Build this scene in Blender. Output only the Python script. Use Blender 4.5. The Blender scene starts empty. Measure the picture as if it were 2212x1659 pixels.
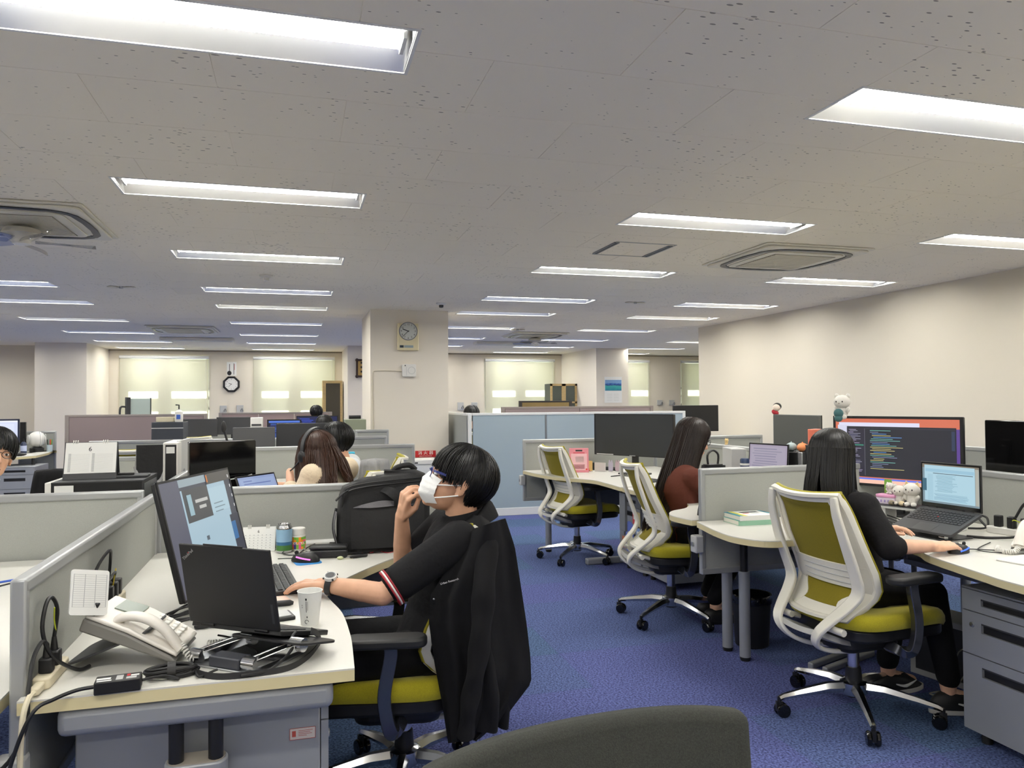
import bpy, bmesh, math, random
from mathutils import Vector, Matrix, Euler, Quaternion
random.seed(7)
PI = math.pi
SC = bpy.context.scene
COL = SC.collection

# ------------------------------------------------------------------ camera
IW, IH, FPX, CAMH = 2212.0, 1659.0, 1640.0, 1.35
_y = Vector((640 - IW/2, -(870 - IH/2), FPX)).normalized()      # room depth axis in camera coordinates
_z = (Vector((0, 1, 0)) - _y*_y.y).normalized()
_x = _z.cross(_y)
if _x.x < 0: _x = -_x
ROT = Matrix((_x, _y, _z))                                        # camera -> room
EYE = Vector((0, 0, CAMH))
cam_d = bpy.data.cameras.new('camera'); cam = bpy.data.objects.new('camera', cam_d); COL.objects.link(cam)
cam_d.sensor_width = 36; cam_d.lens = FPX/IW*36; cam_d.clip_start = .05; cam_d.clip_end = 200
right, up, fwd = (Vector((ROT[0][i], ROT[1][i], ROT[2][i])) for i in range(3))
cam.matrix_world = Matrix(((right.x, up.x, -fwd.x, 0), (right.y, up.y, -fwd.y, 0), (right.z, up.z, -fwd.z, CAMH), (0, 0, 0, 1)))
SC.camera = cam
# ------------------------------------------------------------------ world, sun, exposure
W = bpy.data.worlds.new('sky'); SC.world = W; W.use_nodes = True
W.node_tree.nodes['Background'].inputs[0].default_value = (.80, .90, 1.0, 1)
W.node_tree.nodes['Background'].inputs[1].default_value = 2.2
sun_d = bpy.data.lights.new('sun', 'SUN'); sun_d.energy = 34.0; sun_d.angle = .01; sun_d.color = (1, .97, .92)
sun = bpy.data.objects.new('sun', sun_d); COL.objects.link(sun); sun.location = (3, 40, 12)
sun.rotation_euler = Vector((.02, -1, -.20)).to_track_quat('-Z', 'Y').to_euler()
LAMP = 38.0
SC.view_settings.view_transform = 'Standard'; SC.view_settings.look = 'None'
SC.view_settings.exposure = 0.15; SC.view_settings.gamma = 1.0; SC.view_settings.use_curve_mapping = False
SC.cycles.max_bounces = 8; SC.cycles.diffuse_bounces = 5; SC.cycles.glossy_bounces = 4
SC.cycles.transmission_bounces = 6; SC.cycles.transparent_max_bounces = 12; SC.cycles.caustics_reflective = False
SC.cycles.caustics_refractive = False; SC.cycles.sample_clamp_indirect = 6.0

# ------------------------------------------------------------------ placing helpers: a photo point on a known plane of the room
def _ray(u, v): return ROT @ Vector((u - IW/2, -(v - IH/2), FPX))
def atz(u, v, z): d = _ray(u, v); return EYE + d*((z - CAMH)/d.z)
def aty(u, v, y): d = _ray(u, v); return EYE + d*(y/d.y)
def atx(u, v, x): d = _ray(u, v); return EYE + d*(x/d.x)
def V(*a): return Vector(a)
def lin(c):
    if isinstance(c, str): c = tuple(int(c[i:i+2], 16) for i in (0, 2, 4))
    return tuple((x/255/12.92 if x/255 <= .04045 else ((x/255 + .055)/1.055)**2.4) for x in c[:3]) + (1,)

# ------------------------------------------------------------------ materials
MATS = {}
def mat(name, c, rough=.6, metal=0.0, spec=.5, emit=0.0, noise=0.0, nscale=40.0, bump=0.0, bscale=200.0, coat=0.0, sheen=0.0, stretch=None, alpha=None, trans=0.0):
    if name in MATS: return MATS[name]
    m = bpy.data.materials.new(name); m.use_nodes = True; nt = m.node_tree; b = nt.nodes['Principled BSDF']
    col = lin(c); b.inputs['Base Color'].default_value = col; b.inputs['Roughness'].default_value = rough
    b.inputs['Metallic'].default_value = metal; b.inputs['Specular IOR Level'].default_value = spec
    b.inputs['Coat Weight'].default_value = coat; b.inputs['Sheen Weight'].default_value = sheen
    if trans: b.inputs['Transmission Weight'].default_value = trans
    if emit: b.inputs['Emission Color'].default_value = col; b.inputs['Emission Strength'].default_value = emit
    if noise or bump:
        tc = nt.nodes.new('ShaderNodeTexCoord'); mp = nt.nodes.new('ShaderNodeMapping'); nt.links.new(tc.outputs['Object'], mp.inputs[0])
        if stretch: mp.inputs['Scale'].default_value = stretch
    if noise:
        n = nt.nodes.new('ShaderNodeTexNoise'); n.inputs['Scale'].default_value = nscale; n.inputs['Detail'].default_value = 4
        nt.links.new(mp.outputs[0], n.inputs['Vector'])
        r = nt.nodes.new('ShaderNodeValToRGB'); r.color_ramp.elements[0].position = .32; r.color_ramp.elements[1].position = .68
        r.color_ramp.elements[0].color = tuple(x*(1 - noise) for x in col[:3]) + (1,)
        r.color_ramp.elements[1].color = tuple(min(1, x*(1 + noise)) for x in col[:3]) + (1,)
        nt.links.new(n.outputs['Fac'], r.inputs[0]); nt.links.new(r.outputs[0], b.inputs['Base Color'])
    if bump:
        n2 = nt.nodes.new('ShaderNodeTexNoise'); n2.inputs['Scale'].default_value = bscale; n2.inputs['Detail'].default_value = 3
        nt.links.new(mp.outputs[0], n2.inputs['Vector'])
        bp = nt.nodes.new('ShaderNodeBump'); bp.inputs['Strength'].default_value = bump; bp.inputs['Distance'].default_value = .01
        nt.links.new(n2.outputs['Fac'], bp.inputs['Height']); nt.links.new(bp.outputs[0], b.inputs['Normal'])
    MATS[name] = m; return m
def glow(c, e=1.0):
    k = 'display ' + str(c) + str(e)
    if k in MATS: return MATS[k]
    m = bpy.data.materials.new(k); m.use_nodes = True; b = m.node_tree.nodes['Principled BSDF']
    b.inputs['Base Color'].default_value = (.01, .01, .01, 1); b.inputs['Roughness'].default_value = .35
    b.inputs['Emission Color'].default_value = lin(c); b.inputs['Emission Strength'].default_value = e
    MATS[k] = m; return m

# ------------------------------------------------------------------ mesh helpers
class MB:
    def __init__(s): s.v = []; s.f = []; s.mi = []
    def add(s, vs, fs, mi=0, M=None):
        n = len(s.v); s.v += [tuple(M @ Vector(p)) if M is not None else tuple(p) for p in vs]
        for f in fs: s.f.append(tuple(i + n for i in f)); s.mi.append(mi)
        return s
    def box(s, c, sz, rot=None, mi=0):
        x, y, z = sz[0]/2, sz[1]/2, sz[2]/2
        vs = [(-x,-y,-z),(x,-y,-z),(x,y,-z),(-x,y,-z),(-x,-y,z),(x,-y,z),(x,y,z),(-x,y,z)]
        M = Matrix.Translation(c) @ (Euler(rot).to_matrix().to_4x4() if rot else Matrix())
        return s.add(vs, [(0,3,2,1),(4,5,6,7),(0,1,5,4),(1,2,6,5),(2,3,7,6),(3,0,4,7)], mi, M)
    def bb(s, a, b, mi=0):
        return s.box(((a[0]+b[0])/2,(a[1]+b[1])/2,(a[2]+b[2])/2), (abs(b[0]-a[0]),abs(b[1]-a[1]),abs(b[2]-a[2])), None, mi)
    def prism(s, poly, z0, z1, mt=0, ms=0, mb=None):
        n = len(poly); vs = [(p[0],p[1],z0) for p in poly] + [(p[0],p[1],z1) for p in poly]
        a = sum(poly[i][0]*poly[(i+1)%n][1]-poly[(i+1)%n][0]*poly[i][1] for i in range(n))
        idx = list(range(n)) if a > 0 else list(range(n))[::-1]
        s.add(vs, [tuple(i + n for i in idx)], mt); k = len(s.v) - 2*n
        s.f.append(tuple(k + i for i in idx[::-1])); s.mi.append(ms if mb is None else mb)
        for q in range(n):
            i, j = idx[q], idx[(q+1)%n]; s.f.append((k+i, k+j, k+j+n, k+i+n)); s.mi.append(ms)
        return s
    def tube(s, pts, r, n=8, mi=0, caps=True, closed=False, flat=None, twist=None):
        pts = [Vector(p) for p in pts]; m = len(pts)
        if not hasattr(r, '__len__'): r = [r]*m
        T = []
        for i in range(m):
            a = pts[i-1] if (i > 0 or closed) else pts[i]; b = pts[(i+1)%m] if (i < m-1 or closed) else pts[i]
            t = (b - a); T.append(t.normalized() if t.length > 1e-9 else Vector((0,0,1)))
        ref = Vector(flat) if flat is not None else (Vector((0,0,1)) if abs(T[0].z) < .9 else Vector((1,0,0)))
        N = (ref - T[0]*ref.dot(T[0])).normalized(); base = len(s.v)
        for i in range(m):
            if flat is not None: N = (ref - T[i]*ref.dot(T[i])); N = N.normalized() if N.length > 1e-6 else Vector((1,0,0))
            else:
                N = N - T[i]*N.dot(T[i]); N = N.normalized() if N.length > 1e-6 else T[i].orthogonal().normalized()
            B = T[i].cross(N)
            ra, rb = r[i] if hasattr(r[i], '__len__') else (r[i], r[i])
            for k in range(n):
                a = 2*PI*(k + .5)/n; s.v.append(tuple(pts[i] + N*(math.cos(a)*ra) + B*(math.sin(a)*rb)))
        L = m if closed else m - 1
        for i in range(L):
            for k in range(n):
                a, b = base + i*n + k, base + i*n + (k+1)%n; c, d = base + ((i+1)%m)*n + (k+1)%n, base + ((i+1)%m)*n + k
                s.f.append((a, b, c, d)); s.mi.append(mi)
        if caps and not closed:
            s.f.append(tuple(base + k for k in range(n))[::-1]); s.mi.append(mi)
            s.f.append(tuple(base + (m-1)*n + k for k in range(n))); s.mi.append(mi)
        return s
    def strip(s, pts, w, t, ref=(0,1,0), mi=0, closed=False):     # rectangular section: w along ref, t across it
        q = math.sqrt(2)
        if hasattr(w, '__len__'): r = [(a/q, (t[i] if hasattr(t,'__len__') else t)/q) for i, a in enumerate(w)]
        else: r = [(w/q, t/q)]*len(pts)
        return s.tube(pts, r, 4, mi, True, closed, flat=ref)
    def lathe(s, prof, n=20, c=(0,0,0), mi=0, M=None, caps=True):
        vs = []; fs = []; m = len(prof); c = Vector(c)
        for r, z in prof:
            for k in range(n): vs.append((c.x + r*math.cos(2*PI*k/n), c.y + r*math.sin(2*PI*k/n), c.z + z))
        for i in range(m-1):
            for k in range(n): fs.append((i*n+k, i*n+(k+1)%n, (i+1)*n+(k+1)%n, (i+1)*n+k))
        if caps: fs.append(tuple(range(n))[::-1]); fs.append(tuple((m-1)*n + k for k in range(n)))
        return s.add(vs, fs, mi, M)
    def ell(s, c, r, rot=None, nu=14, nv=9, mi=0):
        vs = []; fs = []
        for i in range(nv+1):
            a = PI*i/nv - PI/2
            for k in range(nu): b = 2*PI*k/nu; vs.append((r[0]*math.cos(a)*math.cos(b), r[1]*math.cos(a)*math.sin(b), r[2]*math.sin(a)))
        for i in range(nv):
            for k in range(nu): fs.append((i*nu+k, i*nu+(k+1)%nu, (i+1)*nu+(k+1)%nu, (i+1)*nu+k))
        M = Matrix.Translation(c)
        if rot is not None: M = M @ (rot.to_4x4() if isinstance(rot, Matrix) else Euler(rot).to_matrix().to_4x4())
        return s.add(vs, fs, mi, M)
    def grid(s, fn, nu, nv, mi=0, thick=0.0, nrm=None, closed_u=False):
        P = [[Vector(fn(i/(nu-1) if not closed_u else i/nu, j/(nv-1))) for i in range(nu)] for j in range(nv)]
        base = len(s.v)
        def face(o, flip):
            for j in range(nv-1):
                for i in range(nu if closed_u else nu-1):
                    q = (o+j*nu+i, o+j*nu+(i+1)%nu, o+(j+1)*nu+(i+1)%nu, o+(j+1)*nu+i); s.f.append(q[::-1] if flip else q); s.mi.append(mi)
        for row in P: s.v += [tuple(p) for p in row]
        face(base, False)
        if thick:
            for j in range(nv):
                for i in range(nu):
                    a = P[j][min(i+1,nu-1)] - P[j][max(i-1,0)]; b = P[min(j+1,nv-1)][i] - P[max(j-1,0)][i]
                    n = a.cross(b); n = n.normalized() if n.length > 1e-9 else Vector((0,0,1)); s.v.append(tuple(P[j][i] - n*thick))
            o = base + nu*nv; face(o, True)
            edge = [j*nu for j in range(nv)], [j*nu+nu-1 for j in range(nv)], list(range(nu)), [(nv-1)*nu+i for i in range(nu)]
            for k, e in enumerate(edge):
                if closed_u and k < 2: continue
                for a, b in zip(e, e[1:]):
                    q = (base+a, base+b, o+b, o+a); s.f.append(q if k in (0, 3) else q[::-1]); s.mi.append(mi)
        return s
    def capsule(s, a, b, ra, rb, n=14):                           # tapered limb with round ends
        a, b = Vector(a), Vector(b); d = (b - a); L = d.length; t = d.normalized(); pts = []; rr = []
        for k in range(4): q = PI/2*(k+.3)/4; pts.append(a - t*ra*math.cos(q)); rr.append(ra*math.sin(q))
        for k in range(7): q = k/6; pts.append(a + d*q); rr.append(ra + (rb-ra)*q)
        for k in range(4): q = PI/2*(3.7-k)/4; pts.append(b + t*rb*math.cos(q)); rr.append(rb*math.sin(q))
        return s.tube(pts, rr, n)
    def mesh(s, name, mats):
        me = bpy.data.meshes.new(name); me.from_pydata(s.v, [], s.f)
        for m in (mats if isinstance(mats, (list, tuple)) else [mats]): me.materials.append(m)
        if any(s.mi): me.polygons.foreach_set('material_index', s.mi)
        me.update(); return me
    def obj(s, name, mats, parent=None, loc=None, rot=None, smooth=True, bevel=0.0, seg=2, sub=0, ang=38):
        me = s.mesh(name, mats)
        if smooth:
            me.shade_smooth(); me.set_sharp_from_angle(angle=math.radians(ang))
        o = bpy.data.objects.new(name, me); COL.objects.link(o); o.parent = parent
        if loc is not None: o.location = loc
        if rot is not None: o.rotation_euler = rot if hasattr(rot, '__len__') else (0, 0, rot)
        if bevel:
            b = o.modifiers.new('bevel', 'BEVEL'); b.width = bevel; b.segments = seg; b.limit_method = 'ANGLE'; b.angle_limit = math.radians(35); b.harden_normals = False
        if sub:
            b = o.modifiers.new('sub', 'SUBSURF'); b.levels = sub; b.render_levels = sub
        return o
def tag(o, label=None, cat=None, group=None, kind=None):
    if label: o['label'] = label
    if cat: o['category'] = cat
    if group: o['group'] = group
    if kind: o['kind'] = kind
    return o
def thing(name, label, cat, loc=(0,0,0), rz=0.0, group=None, rot=None):
    o = bpy.data.objects.new(name, None); COL.objects.link(o); o.location = loc; o.rotation_euler = rot if rot else (0, 0, rz)
    o.empty_display_size = .05; return tag(o, label, cat, group)
def copy_tree(o, parent=None):
    c = o.copy(); COL.objects.link(c); c.parent = parent
    for ch in list(o.children): copy_tree(ch, c)
    return c
def rr(w, h, r=.01, n=4, cx=0, cy=0):                              # rounded rectangle outline
    P = []
    for sx, sy, a0 in ((1,1,0),(-1,1,90),(-1,-1,180),(1,-1,270)):
        for k in range(n+1):
            a = math.radians(a0 + 90*k/n); P.append((cx + sx*(w/2-r) + r*math.cos(a), cy + sy*(h/2-r) + r*math.sin(a)))
    return P
def spline(pts, n=6):                                              # Catmull-Rom through the points
    P = [Vector(p) for p in pts]; out = []
    for i in range(len(P)-1):
        a, b, c, d = P[max(i-1,0)], P[i], P[i+1], P[min(i+2,len(P)-1)]
        for k in range(n):
            t = k/n; out.append(.5*((2*b) + (c-a)*t + (2*a-5*b+4*c-d)*t*t + (3*b-a-3*c+d)*t**3))
    return out + [P[-1]]
def text(s, size, m, parent, loc, rot, name='lettering', align='LEFT', ext=.0004, sx=1.0, bold=0.0):
    cu = bpy.data.curves.new(name, 'FONT'); cu.body = s; cu.size = size; cu.align_x = align; cu.align_y = 'CENTER'; cu.extrude = ext
    cu.materials.append(m); cu.offset = bold; cu.resolution_u = 2
    o = bpy.data.objects.new(name, cu); COL.objects.link(o)
    me = bpy.data.meshes.new_from_object(o.evaluated_get(bpy.context.evaluated_depsgraph_get())); me.name = name
    bpy.data.objects.remove(o); me.transform(Matrix.Diagonal((sx, 1, 1, 1)))
    o = bpy.data.objects.new(name, me); COL.objects.link(o); o.parent = parent; o.location = loc; o.rotation_euler = rot
    return o
def remesh(mb, name, m, parent, vox=.006, smooth=6, fac=.5, loc=None, extra=None):   # one continuous skin around overlapping shapes
    me = mb.mesh(name + '_src', m); o = bpy.data.objects.new(name, me); COL.objects.link(o)
    r = o.modifiers.new('r', 'REMESH'); r.mode = 'VOXEL'; r.voxel_size = vox; r.use_smooth_shade = True
    if smooth:
        q = o.modifiers.new('s', 'SMOOTH'); q.factor = fac; q.iterations = smooth
    if extra: extra(o)
    dg = bpy.context.evaluated_depsgraph_get(); new = bpy.data.meshes.new_from_object(o.evaluated_get(dg)); new.name = name
    o.modifiers.clear(); o.data = new; new.materials.clear(); new.materials.append(m); new.shade_smooth()
    o.parent = parent
    if loc is not None: o.location = loc
    return o
# ================================================================== palette
M_WALL = mat('painted wall', (224,216,200), .85, bump=.02, bscale=60)
M_PILLAR = mat('pillar paint', (234,226,212), .85)
M_TRIM = mat('dark trim', (110,104,98), .6)
M_WHITE = mat('white plastic', (232,230,224), .45)
M_WMETAL = mat('white painted metal', (226,227,226), .4)
M_GREYPL = mat('light grey plastic', (186,187,186), .5)
M_DARK = mat('dark grey plastic', (52,53,56), .5)
M_BLACK = mat('black plastic', (20,20,22), .45)
M_GLOSS = mat('glossy black plastic', (10,10,11), .08, spec=.6)
M_RUBBER = mat('black rubber', (16,16,17), .6)
M_ALU = mat('polished aluminium', (205,206,208), .16, metal=1)
M_SATIN = mat('satin aluminium', (190,192,194), .35, metal=1)
M_STEEL = mat('silver grey painted steel', (150,153,158), .42, metal=.25)
M_STEELD = mat('mid grey painted steel', (124,127,131), .45, metal=.2)
M_FABRIC = mat('grey partition fabric', (163,165,159), .95, noise=.06, nscale=500, bump=.15, bscale=900)
M_RAIL = mat('partition rail', (168,170,170), .35, metal=.35)
M_TOP = mat('white laminate', (216,214,206), .38)
M_EDGE = mat('cream edge band', (216,204,160), .5)
M_PAPER = mat('paper', (240,240,236), .8)
M_MAUVE = mat('mauve partition fabric', (146,131,131), .95, noise=.05, nscale=300)
M_BLUEP = mat('pale blue partition panel', (160,176,186), .55)
M_INK = mat('black print', (28,28,32), .7)
M_RED = mat('red print', (196,32,36), .6)

def carpet(name, c):
    m = mat(name, c, .97, spec=.1, noise=.62, nscale=110, bump=.6, bscale=260); return m
M_CARPET = [carpet('blue carpet', (90,104,150)), carpet('violet blue carpet', (94,102,155)), carpet('teal blue carpet', (85,106,143))]

def ceiling_mat():
    m = mat('rock wool ceiling board', (226,226,222), .92); nt = m.node_tree; b = nt.nodes['Principled BSDF']
    tc = nt.nodes.new('ShaderNodeTexCoord'); mp = nt.nodes.new('ShaderNodeMapping'); mp.inputs['Scale'].default_value = (16, 42, 20)
    nt.links.new(tc.outputs['Object'], mp.inputs[0])
    v = nt.nodes.new('ShaderNodeTexVoronoi'); v.inputs['Scale'].default_value = 1.0; nt.links.new(mp.outputs[0], v.inputs['Vector'])
    n = nt.nodes.new('ShaderNodeTexNoise'); n.inputs['Scale'].default_value = 2.2; nt.links.new(tc.outputs['Object'], n.inputs['Vector'])
    mr = nt.nodes.new('ShaderNodeMapRange'); mr.inputs['From Min'].default_value = .35; mr.inputs['From Max'].default_value = .75
    mr.inputs['To Min'].default_value = .03; mr.inputs['To Max'].default_value = .2; nt.links.new(n.outputs['Fac'], mr.inputs['Value'])
    lt = nt.nodes.new('ShaderNodeMath'); lt.operation = 'LESS_THAN'; nt.links.new(v.outputs['Distance'], lt.inputs[0]); nt.links.new(mr.outputs[0], lt.inputs[1])
    mx = nt.nodes.new('ShaderNodeMix'); mx.data_type = 'RGBA'; mx.inputs['A'].default_value = lin((248,241,226)); mx.inputs['B'].default_value = lin((150,146,136))
    nt.links.new(lt.outputs[0], mx.inputs['Factor']); nt.links.new(mx.outputs['Result'], b.inputs['Base Color'])
    return m
M_CEIL = ceiling_mat()

def translucent(name, c, t=.5):
    m = bpy.data.materials.new(name); m.use_nodes = True; nt = m.node_tree; nt.nodes.remove(nt.nodes['Principled BSDF'])
    out = nt.nodes['Material Output']; d = nt.nodes.new('ShaderNodeBsdfDiffuse'); tr = nt.nodes.new('ShaderNodeBsdfTranslucent'); mx = nt.nodes.new('ShaderNodeMixShader')
    d.inputs[0].default_value = lin(c); tr.inputs[0].default_value = lin(c); mx.inputs[0].default_value = t
    nt.links.new(d.outputs[0], mx.inputs[1]); nt.links.new(tr.outputs[0], mx.inputs[2]); nt.links.new(mx.outputs[0], out.inputs[0]); return m
def clear_glass(name, tint=(240,248,246), g=.08):
    m = bpy.data.materials.new(name); m.use_nodes = True; nt = m.node_tree; nt.nodes.remove(nt.nodes['Principled BSDF'])
    out = nt.nodes['Material Output']; d = nt.nodes.new('ShaderNodeBsdfTransparent'); tr = nt.nodes.new('ShaderNodeBsdfGlossy'); mx = nt.nodes.new('ShaderNodeMixShader')
    d.inputs[0].default_value = lin(tint); tr.inputs['Roughness'].default_value = .03; mx.inputs[0].default_value = g
    nt.links.new(d.outputs[0], mx.inputs[1]); nt.links.new(tr.outputs[0], mx.inputs[2]); nt.links.new(mx.outputs[0], out.inputs[0]); return m
M_BLIND = translucent('roller blind cloth', (234,231,218), .5)
M_DIM_FILM = translucent('daylight dimming film', (186,192,184), .75)  # invented film that dims daylight into bands on the blinds
M_GLASS = clear_glass('clear glass')

# ================================================================== room shell
ZC = 2.50
BY, RX, RYE, LX, FY, RX2 = 17.65, 6.14, 10.76, -8.2, -4.0, 11.5
def struct(mb, name, m, parent=None, **k):
    o = mb.obj(name, m, parent, **k)
    if parent is None: o['kind'] = 'structure'
    return o
floor = struct(MB().bb((LX-.2, FY-.2, -.12), (RX2+.2, BY+.2, -.005)), 'floor', M_CARPET[0], smooth=False)
tm = [MB().bb((-.2495,-.2495,-.005), (.2495,.2495,0)).mesh('carpet_tile', m) for m in M_CARPET]
for i in range(10):
    for j in range(17):
        x, y = -.4 + i*.5, 1.12 + j*.5
        if j < 1 and i > 6: continue
        o = bpy.data.objects.new('carpet_tile', tm[random.choice((0,0,1,1,2))]); COL.objects.link(o); o.location = (x, y, 0); o.parent = floor
        o.rotation_euler.z = random.choice((0, PI/2))

# ------------------------------------------------------------------ ceiling lights: where they are recessed
LROWS = [-3.4, -1.5, .4, 2.31, 4.22, 6.12, 8.01, 9.38, 11.3, 13.25, 15.1, 16.85]
LCOLS = {'a': (-3.50, -2.24), 'b': (-.90, .36), 'c': (2.01, 3.27), 'd': (4.40, 5.68), 'e': (7.02, 8.30), 'z': (-6.3, -5.04)}
LIGHTS = []
for k, (x0, x1) in LCOLS.items():
    for r in LROWS:
        if k == 'e' and r < 11: continue
        if k == 'z' and r > 15.5: continue
        LIGHTS.append((k, (x0+x1)/2, r + .155))
LL, LWD = 1.262, .31
HOLES = [(x-LL/2, y-LWD/2, x+LL/2, y+LWD/2) for _, x, y in LIGHTS]
def cut(rect, holes):
    out = [rect]
    for hx0, hy0, hx1, hy1 in holes:
        nxt = []
        for x0, y0, x1, y1 in out:
            a0, b0, a1, b1 = max(x0,hx0), max(y0,hy0), min(x1,hx1), min(y1,hy1)
            if a0 >= a1 - 1e-6 or b0 >= b1 - 1e-6: nxt.append((x0,y0,x1,y1)); continue
            if y0 < b0: nxt.append((x0,y0,x1,b0))
            if b1 < y1: nxt.append((x0,b1,x1,y1))
            if x0 < a0: nxt.append((x0,b0,a0,b1))
            if a1 < x1: nxt.append((a1,b0,x1,b1))
        out = nxt
    return out
cb = MB()
for r in cut((LX-.2, FY-.2, RX2+.2, BY+.2), HOLES): cb.bb((r[0],r[1],ZC), (r[2],r[3],ZC+.012))
cb.bb((LX-.2, FY-.2, ZC+.2), (RX2+.2, BY+.2, ZC+.3))
ceiling = struct(cb, 'ceiling', M_CEIL, smooth=False)
TP, TL, ROW0 = .473, .915, 2.447
for j in range(-2, 20):
    y0 = ROW0 + TP*(j-1); off = .641 + (TL/2 if j % 2 == 0 else 0) - TL/2*0
    for i in range(-5, 7):
        x0 = off + TL*i; rect = (x0+.0015, y0+.0015, x0+TL-.0015, y0+TP-.0015)
        if rect[0] > RX or rect[2] < -3.8: continue
        rect = (rect[0], rect[1], min(rect[2], RX), rect[3])
        # tiles far outside the view are left to the ceiling board above
        if y0 < 4 and (x0 < -1.3*y0-.4 or x0 > 1.25*y0+.8): continue
        t = MB()
        for r in cut(rect, HOLES):
            if r[2]-r[0] > .004 and r[3]-r[1] > .004: t.bb((r[0],r[1],ZC-.003), (r[2],r[3],ZC))
        if t.f: t.obj('ceiling_tile', M_CEIL, ceiling, smooth=False)

# ------------------------------------------------------------------ walls
def wall(name, a, b, m=M_WALL): return struct(MB().bb(a, b), name, m, smooth=False)
wall('wall_right', (RX, FY, -.1), (RX+.3, RYE, ZC+.02))
wall('wall_right_return', (RX+.3, RYE-.3, -.1), (RX2+.3, RYE, ZC+.02))
wall('wall_far_right', (RX2, RYE, -.1), (RX2+.3, BY, ZC+.02))
wall('wall_left', (LX-.3, FY, -.1), (LX, BY, ZC+.02))
wall('wall_rear', (LX-.3, FY-.3, -.1), (RX+.3, FY, ZC+.02))
# back wall with window openings
WIN = []
for u0, u1 in ((258,452), (547,723), (1047,1197), (1300,1402), (1470,1590)):
    WIN.append((aty(u0,800,BY).x, aty(u1,800,BY).x))
WZ0, WZ1 = .75, aty(400, 768, BY).z
bw = MB(); xs = [LX] + [x for w in WIN for x in w] + [RX2]
for a, b in zip(xs[::2], xs[1::2]): bw.bb((a, BY, -.1), (b, BY+.3, ZC+.02))
for a, b in WIN: bw.bb((a, BY, -.1), (b, BY+.3, WZ0)); bw.bb((a, BY, WZ1), (b, BY+.3, ZC+.02))
struct(bw, 'wall_back', M_WALL, smooth=False)
for i, (a, b) in enumerate(WIN):
    c = (a+b)/2; fr = MB()
    for x, hw in ((a+.02,.16), (c,.13), (b-.02,.03)): fr.bb((x-hw, BY+.10, WZ0), (x+hw, BY+.16, WZ1))  # unseen mullions, widened to split the bright patches on the blind
    for z in (WZ0+.02, 1.24, 1.46, 1.67, WZ1-.02): fr.bb((a, BY+.10, z-.025), (b, BY+.16, z+.025))
    w = struct(fr, 'window_%d' % (i+1), M_WMETAL, smooth=False)
    for x0, x1 in ((a, c), (c, b)):
        MB().bb((x0+.03, BY+.125, 1.69), (x1-.03, BY+.131, WZ1-.04)).obj('dimming_pane', M_DIM_FILM, w, smooth=False)  # unseen panes added behind the blind to dim daylight between bright bands
        MB().bb((x0+.03, BY+.125, 1.26), (x1-.03, BY+.131, 1.44)).obj('dimming_pane', M_DIM_FILM, w, smooth=False)
        for z0, z1 in ((1.48, 1.65), (WZ0+.04, 1.22)):
            MB().bb((x0+.03, BY+.125, z0), (x1-.03, BY+.131, z1)).obj('pane', M_GLASS, w, smooth=False)
    nm = ('left of the octagonal clock', 'right of the octagonal clock', 'right of the wide pillar with the clock', 'right of the pillar with the sea calendar', 'nearest the corner of the bare right wall')[i]
    t = thing('roller_blind', 'cream roller blind drawn down over the window ' + nm, 'blind', (c, BY-.03, WZ0), 0, 'roller blinds on the far windows')
    MB().bb((a-c+.01, -.003, 0), (b-c-.01, .003, WZ1-WZ0-.08)).obj('cloth', M_BLIND, t, smooth=False)
    MB().tube([(a-c, 0, WZ1-WZ0-.04), (b-c, 0, WZ1-WZ0-.04)], .035, 12).obj('roller', M_WMETAL, t)
    MB().tube([(a-c+.01, 0, .0), (b-c-.01, 0, .0)], .012, 8).obj('hem_bar', M_WMETAL, t)
    MB().tube([(b-c-.06, -.03, .2), (b-c-.06, -.03, WZ1-WZ0-.06)], .004, 6).obj('pull_chain', M_WHITE, t)
# columns
def col(name, x0, x1, y0, y1, m=M_PILLAR): return struct(MB().bb((x0, y0, -.1), (x1, y1, ZC+.02)), name, m, smooth=False)
col('wall_pillar_wide', .877, 1.85, 9.45, 10.67)
col('wall_pillar_far', 1.0, 2.2, 15.70, BY+.1)
col('wall_pillar_calendar', aty(1288,800,15.4).x, aty(1357,800,15.4).x, 15.4, BY+.1)
col('wall_pillar_left', aty(75,800,15.9).x, aty(187,800,15.9).x, 15.9, BY+.1)
col('wall_left_far', LX, aty(75,800,15.9).x, 16.75, BY+.1, M_WALL)
bs = MB().bb((RX-.012, FY, 0), (RX, RYE, .07)); struct(bs, 'baseboard_right', M_TRIM, smooth=False)
struct(MB().bb((LX, BY-.012, 0), (RX2, BY, .07)), 'baseboard_back', M_TRIM, smooth=False)
struct(MB().bb((LX, BY-.02, ZC-.03), (RX2, BY, ZC-.004)), 'trim_1', mat('ceiling trim', (150,140,120), .7), smooth=False)

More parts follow.
